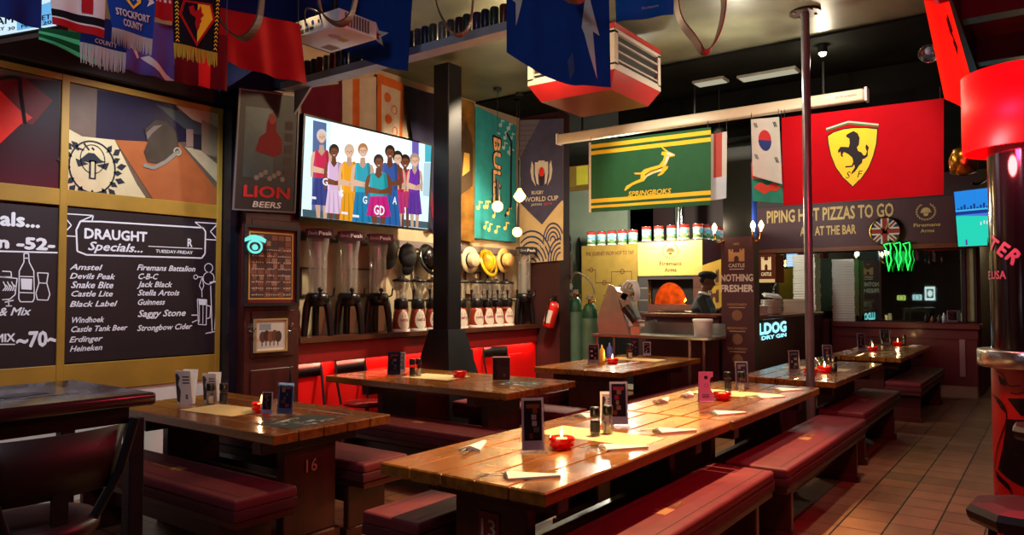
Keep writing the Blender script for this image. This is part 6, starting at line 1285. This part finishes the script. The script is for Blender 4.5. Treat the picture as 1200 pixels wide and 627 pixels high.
flag('hanging_flag', 'white flag with red and blue disc next to the corner post', 'flag', qx(FX-.06, (880, 140), (913, 137), (917, 216), (882, 206)), WH, wv(.012, 1.2), korea, nu=16, cord_top=3.44)
flag('hanging_flag', 'red and green dragon flag peeping out under the white disc flag', 'flag', qx(FX+.02, (880, 190), (917, 192), (918, 238), (882, 236)), lambda u, v: mat('sea_green_cloth', (30, 130, 110), .8, var=.08) if v < .55 else mat('orange_red_cloth', (206, 60, 44), .8, var=.08), wv(.012, 1.2), lambda m, S: m.poly([(.05, .36), (.3, .5), (.5, .42), (.7, .52), (.95, .4), (.8, .3), (.6, .3), (.4, .2), (.2, .3)], S, ink(206, 60, 44), .003, .15), nu=16, cord_top=3.44)
flag('hanging_flag', 'pale red white and blue flag beside the green SPRINGBOKS flag', 'flag', qx(FX+.06, (829, 158), (852, 154), (851, 232), (829, 236)), lambda u, v: ink(190, 200, 216) if v < .3 else ink(176, 70, 64) if .3 < u < .78 else WH, wv(.008, 1), nu=12, cord_top=3.44)
# mirror ball
p = wx(843, 158, 8.3); t = T('mirror_ball', 'small dark mirror ball hanging beside the corner post', 'mirror ball', (8.3, p.y, p.z-.09)); bm_ = MB(); R_ = .09
bm_.ball((0, 0, R_), R_, mat('mirror_tiles', (120, 130, 120), .15, metal=.9, var=.5, scale=40), n=20); bm_.sm = [False]*len(bm_.f); bm_.obj('ball', t); MB().cyl((0, 0, 2*R_-.005), (0, 0, CEIL-p.z+.09), .005, PLASTIC, n=6).obj('hanging_cord', t)
# ceiling fittings
for i, (a, b, c_, d, s) in enumerate(((816, 96, 850, 88, 'short ceiling light panel over the green flag'), (868, 90, 934, 76, 'longer ceiling light panel near the steel pole'))):
    p, q = wz(a, b, CEIL-.01), wz(c_, d, CEIL-.01); y0_, y1_ = min(p.y, q.y), max(p.y, q.y); xm = (p.x+q.x)/2; t = T('ceiling_light_panel', s, 'ceiling light', (xm, (y0_+y1_)/2, CEIL-.06)); MB().bb((xm-.1, y0_, CEIL-.06), (xm+.1, y1_, CEIL-.031), mat('panel_case', (120, 120, 108), .5), .004).obj('case', t, True); MB().bb((xm-.085, y0_+.02, CEIL-.066), (xm+.085, y1_-.02, CEIL-.06), lum(226, 220, 190, .55)).obj('diffuser', t, True)
p = wz(964, 61, CEIL-.1); t = T('ceiling_spotlight', 'single bright ceiling spotlight beside the steel pole', 'spotlight', (p.x, p.y, CEIL-.14)); MB().cyl((0, 0, .03), (0, 0, .14), .045, PLASTIC).obj('can', t); MB().ball((0, 0, .03), .034, lum(255, 240, 200, 30), n=14).obj('lamp', t)
light('POINT', 'spot_glow', (p.x, p.y, CEIL-.2), 14, (1, .85, .6), .03)
# steel pole
t = T('steel_pole', 'slim steel pole from floor to ceiling between the plank tables', 'pole', (6.6, 1.707, 0)); MB().cyl((0, 0, .01), (0, 0, CEIL-.015), .036, mat('pole_steel', (120, 118, 124), .3, metal=.6, var=.25, scale=3)).obj('shaft', t); MB().cyl((0, 0, CEIL-.02), (0, 0, CEIL-.001), .13, mat('flange_steel', (50, 46, 42), .4, metal=.6)).obj('ceiling_flange', t); MB().cyl((0, 0, 0), (0, 0, .015), .04, STEELBLK).obj('floor_flange', t)
for k in range(4): a = PI/4+k*PI/2; MB().cyl((.1*_c(a), .1*_s(a), CEIL-.028), (.1*_c(a), .1*_s(a), CEIL-.02), .014, STEEL, n=8).obj('bolt', t)

# ---------------------------------------------------------------- red lamp pillar at the edge, its stools
PX, PY = 4.876, .119
t = T('lamp_pillar', 'round black pillar with steel band and red painted lower part at the edge', 'pillar', (PX, PY, 0)); RP = .184
MB().cyl((0, 0, 1.2), (0, 0, 2.62), RP, mat('gloss_black', (12, 12, 16), .12, var=0, coat=.6), n=40).obj('shaft', t)
def CS(r): 
    base = math.atan2(-PY, -PX)
    return lambda u, v, l=0: V(((r+l)*_c(base+u/r), (r+l)*_s(base+u/r), v))
Sc = CS(RP); m = MB().sheet(lambda u, v, l=0: CS(RP+.003)(-.6+u*1.2, .02+v*1.08), 40, 2, mat('pillar_red', (166, 6, 8), .4, var=.1)); m.cyl((0, 0, 0), (0, 0, 1.12), RP, mat('pillar_red', (176, 18, 20)), n=40)
rnd = random.Random(4)
def blob(*p): m.poly([(RP*math.asin(max(-.99, min(.99, (1100+a/3.03-1207)/40))), 1.115-(b-32)/535*1.1) for a, b in p], CS(RP+.003), ink(14, 8, 12, .35), .002, .05)
blob((226, 56), (246, 66), (250, 82), (232, 78)); blob((252, 112), (290, 108), (330, 112), (330, 150), (290, 152), (268, 130)); blob((250, 165), (330, 160), (330, 340), (262, 322), (220, 300), (236, 240)); blob((212, 110), (240, 128), (246, 150), (232, 140)); blob((208, 300), (250, 330), (262, 350), (222, 330)); blob((211, 360), (226, 378), (234, 402), (218, 412))
blob((246, 440), (290, 430), (330, 440), (330, 560), (280, 545), (258, 510)); blob((214, 480), (232, 500), (238, 540), (220, 560)); blob((255, 360), (275, 370), (270, 420), (258, 400))
def pcurve(w_, *p):
    q = bez([V((RP*math.asin(max(-.99, min(.99, (1100+a/3.03-1207)/40))), 1.115-(b-32)/535*1.1, 0)) for a, b in p], 6); m.stroke([(v.x, v.y) for v in q], w_, CS(RP+.003), ink(14, 8, 12, .35), .0025, 1, .05)
pcurve(.007, (208, 110), (228, 118), (246, 140), (248, 170), (232, 210), (216, 260), (210, 300)); pcurve(.006, (222, 45), (240, 52), (250, 70), (262, 80), (290, 76)); pcurve(.006, (212, 320), (240, 335), (262, 360), (256, 400), (246, 440), (232, 470)); pcurve(.005, (210, 430), (222, 450), (224, 490)); pcurve(.006, (250, 520), (236, 545), (222, 560)); pcurve(.005, (262, 96), (280, 98), (300, 92))
m.obj('painted_sleeve', t)
MB().lathe([(RP, 1.11), (RP+.065, 1.11), (RP+.068, 1.115), (RP+.068, 1.195), (RP+.065, 1.2), (RP, 1.2)], mat('band_steel', (186, 184, 180), .25, metal=1, var=0), n=48).obj('steel_band', t)
m = MB(); PT = ink(150, 140, 150, .6)
for ch, px, py, tilt in (('A', 1163, 285, -.5), ('T', 1171, 287, -.62), ('E', 1179, 294, -.72), ('R', 1188, 303, -.8), ('W', 1150, 284, -.2)):
    u0 = RP*math.asin(max(-1.2, (px-1207)/40)) if px > 1168 else -RP*(PI/2+(1168-px)/50); z0 = 1.5-(py+3-344.6)*3.83/870
    F_ = lambda u, v, l=0, u0=u0, z0=z0, c=_c(tilt), s_=_s(tilt): Sc(u0+c*u-s_*v, z0+s_*u+c*v, l)
    m.text(ch, F_, 0, 0, .075, PT, align='C', bold=.05, lift=.004, maxlen=.03)
m.text('MILWAUKEE.USA', Sc, RP*math.asin(-22/40), 1.5+18.5*3.83/870, .045, PT, w=.42, align='R', bold=.03, lift=.003, maxlen=.05)
m.obj('lettering_band', t)
MB().lathe([(.285, 2.28), (.3, 2.28), (.3, 2.7), (.285, 2.7)], mat('red_shade', (255, 10, 16), .5, emit=.85, var=0, ecol=(255, 4, 10), alpha=1), n=48).obj('lamp_shade', t)
MB().lathe([(.29, 2.7), (.0, 2.72)], mat('red_shade_top', (120, 10, 14), .5), n=32).obj('shade_top', t)
light('POINT', 'red_lamp', (PX-.8, PY+.28, 2.4), 105, (1, .02, .08), .1)
light('POINT', 'red_lamp_up', (PX, PY, 3.0), 14, (1, .05, .1), .15)
light('POINT', 'red_lamp_under', (PX-.3, PY+.16, 2.2), 16, (1, .12, .12), .06)
# orange red flag slung along the bulkhead, wall spot
flag('hanging_flag', 'orange red banner slung beside the dark bulkhead over the aisle', 'flag', qx(5.4, (1077, -26), (1106, -20), (1151, 136), (1107, 116)), mat('orange_cloth', (240, 76, 22), .8, var=.06), wv(.01, 1.2), lambda m, S: m.poly([(.7, .7), (.8, .75), (.83, .62), (.78, .6), (.84, .5), (.76, .42), (.72, .52), (.76, .56), (.7, .6)], S, ink(40, 20, 20), .004, .1), nu=20, nv=10)
p = wy(1089, 62, .95); t = T('ceiling_spotlight', 'silver dome spotlight beside the orange red banner', 'spotlight', p); MB().lathe([(.001, .09), (.05, .085), (.085, .05), (.095, -.02), (.09, -.02), (.07, .04), (.001, .07)], CHROME, rot=roty(.9), n=24).obj('dome', t); MB().ball((-.01, 0, .02), .04, mat('unlit_lamp', (120, 130, 160), .2)).obj('lamp', t); MB().cyl((.03, 0, .05), (.03, 0, CEIL-p.z), .012, STEELBLK).obj('ceiling_stem', t)
p = wx(1129, 190, 6.6); MB().lathe([(.03, 0), (.09, .02), (.1, .12), (.07, .2), (.02, .22)], BRASS, (6.6, p.y, p.z-.1), n=20).tube([(6.6, p.y, p.z+.1), (6.6, p.y, CEIL)], .01, BRASS).thing('hanging_bell', 'brass bell hanging behind the red lamp pillar', 'bell')
def stool(x, y, rz, label, seat_h=.72, back=True, oct_=False, grp=None):
    t = T('bar_stool', label, 'bar stool', (x, y, 0), rz, grp); LT = mat('stool_leather', (44, 13, 18), .4, var=.15)
    MB().lathe([(.001, seat_h-.05), (.19, seat_h-.05), (.2, seat_h-.035), (.205, seat_h-.01), (.19, seat_h+.012), (.12, seat_h+.022), (.001, seat_h+.024)], LT, n=8 if oct_ else 32, smooth=not oct_).obj('seat', t)
    for a in (PI/4, 3*PI/4, 5*PI/4, 7*PI/4): MB().tube([(.13*_c(a), .13*_s(a), seat_h-.05), (.16*_c(a), .16*_s(a), .4), (.22*_c(a), .22*_s(a), 0)], .016, STEELBLK, 8).obj('leg', t)
    MB().tube([(.165*_c(a*PI/8), .165*_s(a*PI/8), .28) for a in range(16)], .009, CHROME if oct_ else STEELBLK, 6, closed=True).obj('foot_ring', t)
    if back:
        vs = []; n = 12
        for j in range(2):
            for k in range(n+1):
                a = (k/n-.5)*1.35; rr = .3+.018*j; y_ = -.12-rr*_c(a)*.55+.12; tz = .0
                for z in (seat_h+.1, seat_h+.31): vs.append((rr*_s(a)*(1.0 if z < 1 else 1.08), y_-.04*(z > seat_h+.25), z))
        q = 2*(n+1); fs = []
        for k in range(n):
            fs += [(2*k, 2*k+1, 2*k+3, 2*k+2), (q+2*k, q+2*k+2, q+2*k+3, q+2*k+1), (2*k+1, q+2*k+1, q+2*k+3, 2*k+3), (2*k, 2*k+2, q+2*k+2, q+2*k)]
        fs += [(0, q, q+1, 1), (2*n, 2*n+1, q+2*n+1, q+2*n)]
        MB().add(vs, fs, mat('stool_back_panel', (34, 13, 14), .5, var=.35, scale=6), True).obj('backrest', t)
        for s in (-1, 1): MB().tube([(s*.12, -.12, seat_h-.04), (s*.2, -.17, seat_h+.15), (s*.235, -.2, seat_h+.33)], .016, STEELBLK, 8).obj('back_post', t)
        MB().box((0, -.17, seat_h+.08), (.05, .015, .16), STEELBLK).obj('back_support', t)
    return t
# high table and stool at the near left
t = T('high_table', 'dark high bar table with a picture under its varnish, nearest the chalkboards', 'table', (1.05, 3.3, 0)); HT = wood('dark_varnish', (34, 16, 20), (58, 28, 30), .18, .5, 0)
m = MB().bb((.35, 2.975, 1.05), (1.6, 3.72, 1.1), HT, .012, 2); m.obj('tabletop', t, True)
q = [wz(0, 452, 1.101), wz(62, 449, 1.101), wz(98, 455, 1.101), wz(0, 463, 1.101)]; S = quad((.5, 3.55, 1.1), (1.45, 3.55, 1.1), (1.4, 3.2, 1.1), (.5, 3.2, 1.1)); m = MB().rect(0, 0, 1, 1, S, mat('varnished_print', (120, 126, 132), .25, var=.1, coat=.4), .001); rnd = random.Random(9)
for k in range(14): u, v = rnd.uniform(.02, .8), rnd.uniform(.05, .7); m.poly([(u, v), (u+rnd.uniform(.05, .2), v+.06), (u+.16, v+rnd.uniform(.1, .3)), (u+.02, v+.2)], S, ink(*rnd.choice([(70, 80, 90), (170, 176, 180), (90, 100, 110), (200, 200, 200), (60, 50, 54)]), .3), .0015+.0002*k)
m.obj('picture_inlay', t, True)
for x in (.5, 1.535):
    for y in (3.03, 3.64): MB().bb((x-.03, y-.03, 0), (x+.03, y+.03, 1.0), mat('table_leg_black', (18, 17, 24), .35, var=.1), .004).obj('leg', t, True)
MB().bb((.45, 3.04, .98), (1.52, 3.66, 1.05), mat('table_leg_black', (18, 17, 24))).obj('apron', t, True)
stool(1.07, 2.78, .1, 'dark leather swivel bar stool with curved back at the high table', .74)
p = wz(1200, 600, .72); stool(p.x+.02, p.y-.02, .3, 'dark padded stool cut off by the lower right corner', .72, False, True); 
stool(4.36, .0, 1.2, 'second padded stool tucked between the corner stool and the pillar', .86, False, True)
# ---------------------------------------------------------------- cook behind the pizza counter
def cook():
    p = wx(824, 330, 9.85); t = T('person', 'cook in black beret and dark jacket with white collar, looking down at a white board', 'person', (9.85, p.y, 0), -PI/2+.25)
    SK = mat('dark_skin', (96, 58, 40), .5, var=.06, sub=.05); JK = mat('cook_jacket', (26, 27, 34), .75, var=.12, scale=14); TR = mat('cook_trousers', (24, 24, 28), .8, var=.1)
    def limb(m, pts, rs, mt, n=12):
        q = bez(pts, 5); R = []
        for i in range(len(pts)-1): R += [rs[i]+(rs[i+1]-rs[i])*k/5 for k in range(5)]
        m.tube(q, R+[rs[-1]], mt, n); m.ball(pts[0], rs[0], mt, n=12); m.ball(pts[-1], rs[-1], mt, n=12)
    def remesh(o, v):
        r = o.modifiers.new('skin', 'REMESH'); r.mode = 'VOXEL'; r.voxel_size = v; r.use_smooth_shade = True
        s = o.modifiers.new('smooth', 'SMOOTH'); s.factor = .5; s.iterations = 3
    m = MB()
    limb(m, [(-.01, 0, .9), (0, 0, 1.1), (0, 0, 1.3), (0, 0, 1.44)], [.14, .125, .15, .1], SK, 16)
    limb(m, [(0, 0, 1.44), (.012, 0, 1.52), (.03, 0, 1.6)], [.07, .054, .052], SK)
    H = V((.05, 0, 1.675)); rt = roty(.28)      # head bowed a little
    def hp(x, y, z): return H+rt.to_3x3()@V((x, y, z))
    m.ball(hp(0, 0, .02), .1, SK, (.98, .78, .98), 20, rt); m.ball(hp(.035, 0, -.045), .072, SK, (.9, .78, 1.05), 16, rt); m.ball(hp(.075, 0, -.085), .03, SK, (.8, 1, .8), 10)
    m.tube([hp(.095, 0, .02), hp(.118, 0, -.02), hp(.1, 0, -.03)], [.01, .017, .012], SK, 8); m.ball(hp(.1, 0, -.055), .018, SK, (.7, 1.5, .6), 10)
    for s in (-1, 1):
        m.ball(hp(-.005, s*.078, -.005), .024, SK, (.7, .4, 1.2), 10); m.ball(hp(.082, s*.034, .012), .018, SK, (.7, 1.1, .7), 10)
        sh, el, wr = (0, s*.165, 1.43), (.1, s*.235, 1.19), (.18, s*.13, 1.275)
        limb(m, [sh, el, wr], [.058, .044, .029], SK); pc = V((.25, s*.12, 1.283)); m.ball(pc, .042, SK, (1, .42 if False else .9, .38), 12)
        for k in range(4):
            y = s*.12+(-.027+.018*k); L_ = (.062, .075, .07, .055)[k if s > 0 else 3-k]; b = V((.28, y, 1.285))
            m.tube([b-V((.02, 0, 0)), b+V((L_*.45, 0, .006)), b+V((L_*.8, 0, -.006)), b+V((L_*.95, 0, -.02))], [.0105, .0095, .0085, .0075], SK, 8)
        th = V((.235, s*.12-s*.035, 1.285)); m.tube([th+V((-.02, s*.02, 0)), th+V((.02, -s*.012, .01)), th+V((.052, -s*.016, .012))], [.014, .012, .009], SK, 8)
        limb(m, [(-.01, s*.09, .9), (.01, s*.1, .5), (-.01, s*.1, .09)], [.09, .06, .042], SK); limb(m, [(-.02, s*.1, .07), (.1, s*.11, .045), (.15, s*.115, .04)], [.045, .04, .03], SK)
    o = m.obj('body', t); remesh(o, .0075)
    m = MB(); limb(m, [(-.01, 0, .82), (0, 0, 1.1), (0, 0, 1.3), (0, 0, 1.45)], [.165, .155, .172, .1], JK, 18)
    for s in (-1, 1): limb(m, [(0, s*.15, 1.42), (.1, s*.24, 1.19), (.14, s*.14, 1.265)], [.078, .062, .045], JK)
    o = m.obj('jacket', t); remesh(o, .012)
    MB().lathe([(.07, 0), (.088, .03), (.08, .055), (.06, .02)], WHITE, (.01, 0, 1.475), n=20, rot=roty(.15)).obj('collar', t)
    MB().poly([(-.02, .0), (.02, .0), (.012, -.2), (-.012, -.2)], frame((.155, 0, 1.4), (0, 1, 0), (.0, 0, 1)), WHITE, .012).obj('shirt_front', t)
    m = MB().ball(hp(-.012, 0, .085), .118, PLASTIC if False else mat('beret_wool', (20, 20, 24), .85, var=.1), (1.12, .95, .5), 20, roty(.1)); m.lathe([(.1, 0), (.104, .03)], mat('beret_wool', (20, 20, 24)), hp(-.005, 0, .045), n=24, sx=1.0, sy=.82, rot=rt); m.obj('beret', t)
    MB().ball(hp(-.025, 0, .02), .097, mat('black_hair', (16, 13, 12), .8), (.92, .82, .8), 16, rt).obj('hair', t)
    m = MB()
    for s in (-1, 1): m.ball(hp(.096, s*.034, .012), .0085, ink(24, 18, 16), n=8)
    m.obj('eyes', t); m = MB()
    m.ball((-.01, 0, .85), .155, TR, (1, 1.1, .9), 16)
    for s in (-1, 1): limb(m, [(-.01, s*.09, .86), (.01, s*.1, .5), (-.01, s*.1, .1)], [.11, .085, .075], TR)
    o = m.obj('trousers', t); remesh(o, .015)
    for s in (-1, 1): MB().ball((.06, s*.112, .045), .06, PLASTIC, (2.1, .85, .75), 14).obj('shoe', t)
    M4 = WM[t.name]; R = M4.to_3x3()
    b = T('serving_board', 'white serving board held up by the cook', 'board', M4@V((.345, 0, 1.385)), -PI/2+.25); bo = MB().box((0, 0, .0), (.28, .3, .012), mat('white_board', (226, 224, 220), .5), roty(-.6), .004); bo.obj('board', b); MB().box((-.155, 0, -.108), (.1, .05, .012), mat('white_board', (226, 224, 220)), roty(-.6), .004).obj('handle', b)
cook()
# ---------------------------------------------------------------- light
w = bpy.data.worlds.new('world'); SC.world = w; w.use_nodes = True
w.node_tree.nodes['Background'].inputs[0].default_value = (.05, .05, .07, 1); w.node_tree.nodes['Background'].inputs[1].default_value = .0
WARM = (1, .68, .3)
light('SPOT', 'table_spot', (3.95, 1.78, 3.9), 1250, WARM, .04, (3.4, 2.05, .7), 46, .5)
light('SPOT', 'table_spot', (5.3, 1.85, 3.9), 950, WARM, .04, (5.0, 2.05, .7), 40, .5)
light('SPOT', 'table_spot', (4.9, 4.2, 3.9), 200, WARM, .05, (5.0, 4.0, .7), 48, .6)
light('SPOT', 'table_spot', (7.2, 3.7, 3.9), 380, WARM, .05, (7.2, 3.7, .7), 46, .6)
light('SPOT', 'table_spot', (2.9, 3.9, 3.9), 130, WARM, .05, (2.85, 3.95, .7), 46, .6)
light('POINT', 'room_fill', (5.2, 3.7, 3.58), 62, (1, .74, .42), .08)
light('POINT', 'room_fill', (6.6, 2.3, 3.4), 55, (1, .86, .62), .08)
light('SPOT', 'flag_fill', (6.6, 3.9, 3.6), 90, (1, .88, .66), .06, (7.95, 3.6, 2.9), 70, .6)  # unseen fills added to brighten the hung flags
light('SPOT', 'flag_fill', (6.4, 1.2, 3.5), 70, (1, .84, .76), .06, (7.95, 1.5, 2.9), 60, .6)
light('SPOT', 'shelf_fill', (6.2, 4.3, 3.7), 620, (1, .8, .52), .06, (6.2, 5.88, 1.5), 92, .5)  # unseen spot added to brighten the wall behind the beer towers
light('SPOT', 'sign_fill', (10.6, 2.2, 3.7), 260, (1, .84, .62), .06, (12.9, 2.5, 2.5), 40, .6)  # added for more light on the pizza banner, no fitting built
light('POINT', 'kitchen_fill', (10.2, 5.5, 2.75), 230, (1, .92, .72), .15)  # unseen light added for the kitchen wall and gold panels
light('POINT', 'bar_lamp', (11.4, 3.3, 3.0), 45, (.9, 1, .9), .1)
light('SPOT', 'board_fill', (2.55, 4.45, 3.55), 230, (.88, .93, 1), .08, (2.9, 5.85, 1.65), 75, .7)  # added so the chalk lettering comes out brighter, not a fitting
light('SPOT', 'aisle_fill', (5.6, .95, 3.85), 230, (1, .76, .52), .1, (6.0, .75, 0), 66, .8)  # warm fill added for the aisle floor, source unseen
light('AREA', 'camera_side_fill', (-.2, 1.6, 3.3), 26, (.84, .88, 1), .6, (2.8, 5.6, 1.6))  # cool fill added behind the camera for the dim flags
light('AREA', 'red_wall_strip', (6.2, 5.585, .855), 12, (1, .16, .1), 3.8, (6.2, 5.64, .4), sy=.03)
light('POINT', 'behind_camera_fill', (-1.5, -.8, 2.6), 12, (1, .7, .5), .2)  # fill added behind the camera to lift the mirror's dark reflection
SC.view_settings.view_transform = 'Standard'; SC.view_settings.look = 'None'; SC.view_settings.exposure = 0; SC.view_settings.gamma = 1
SC.view_settings.use_curve_mapping = False
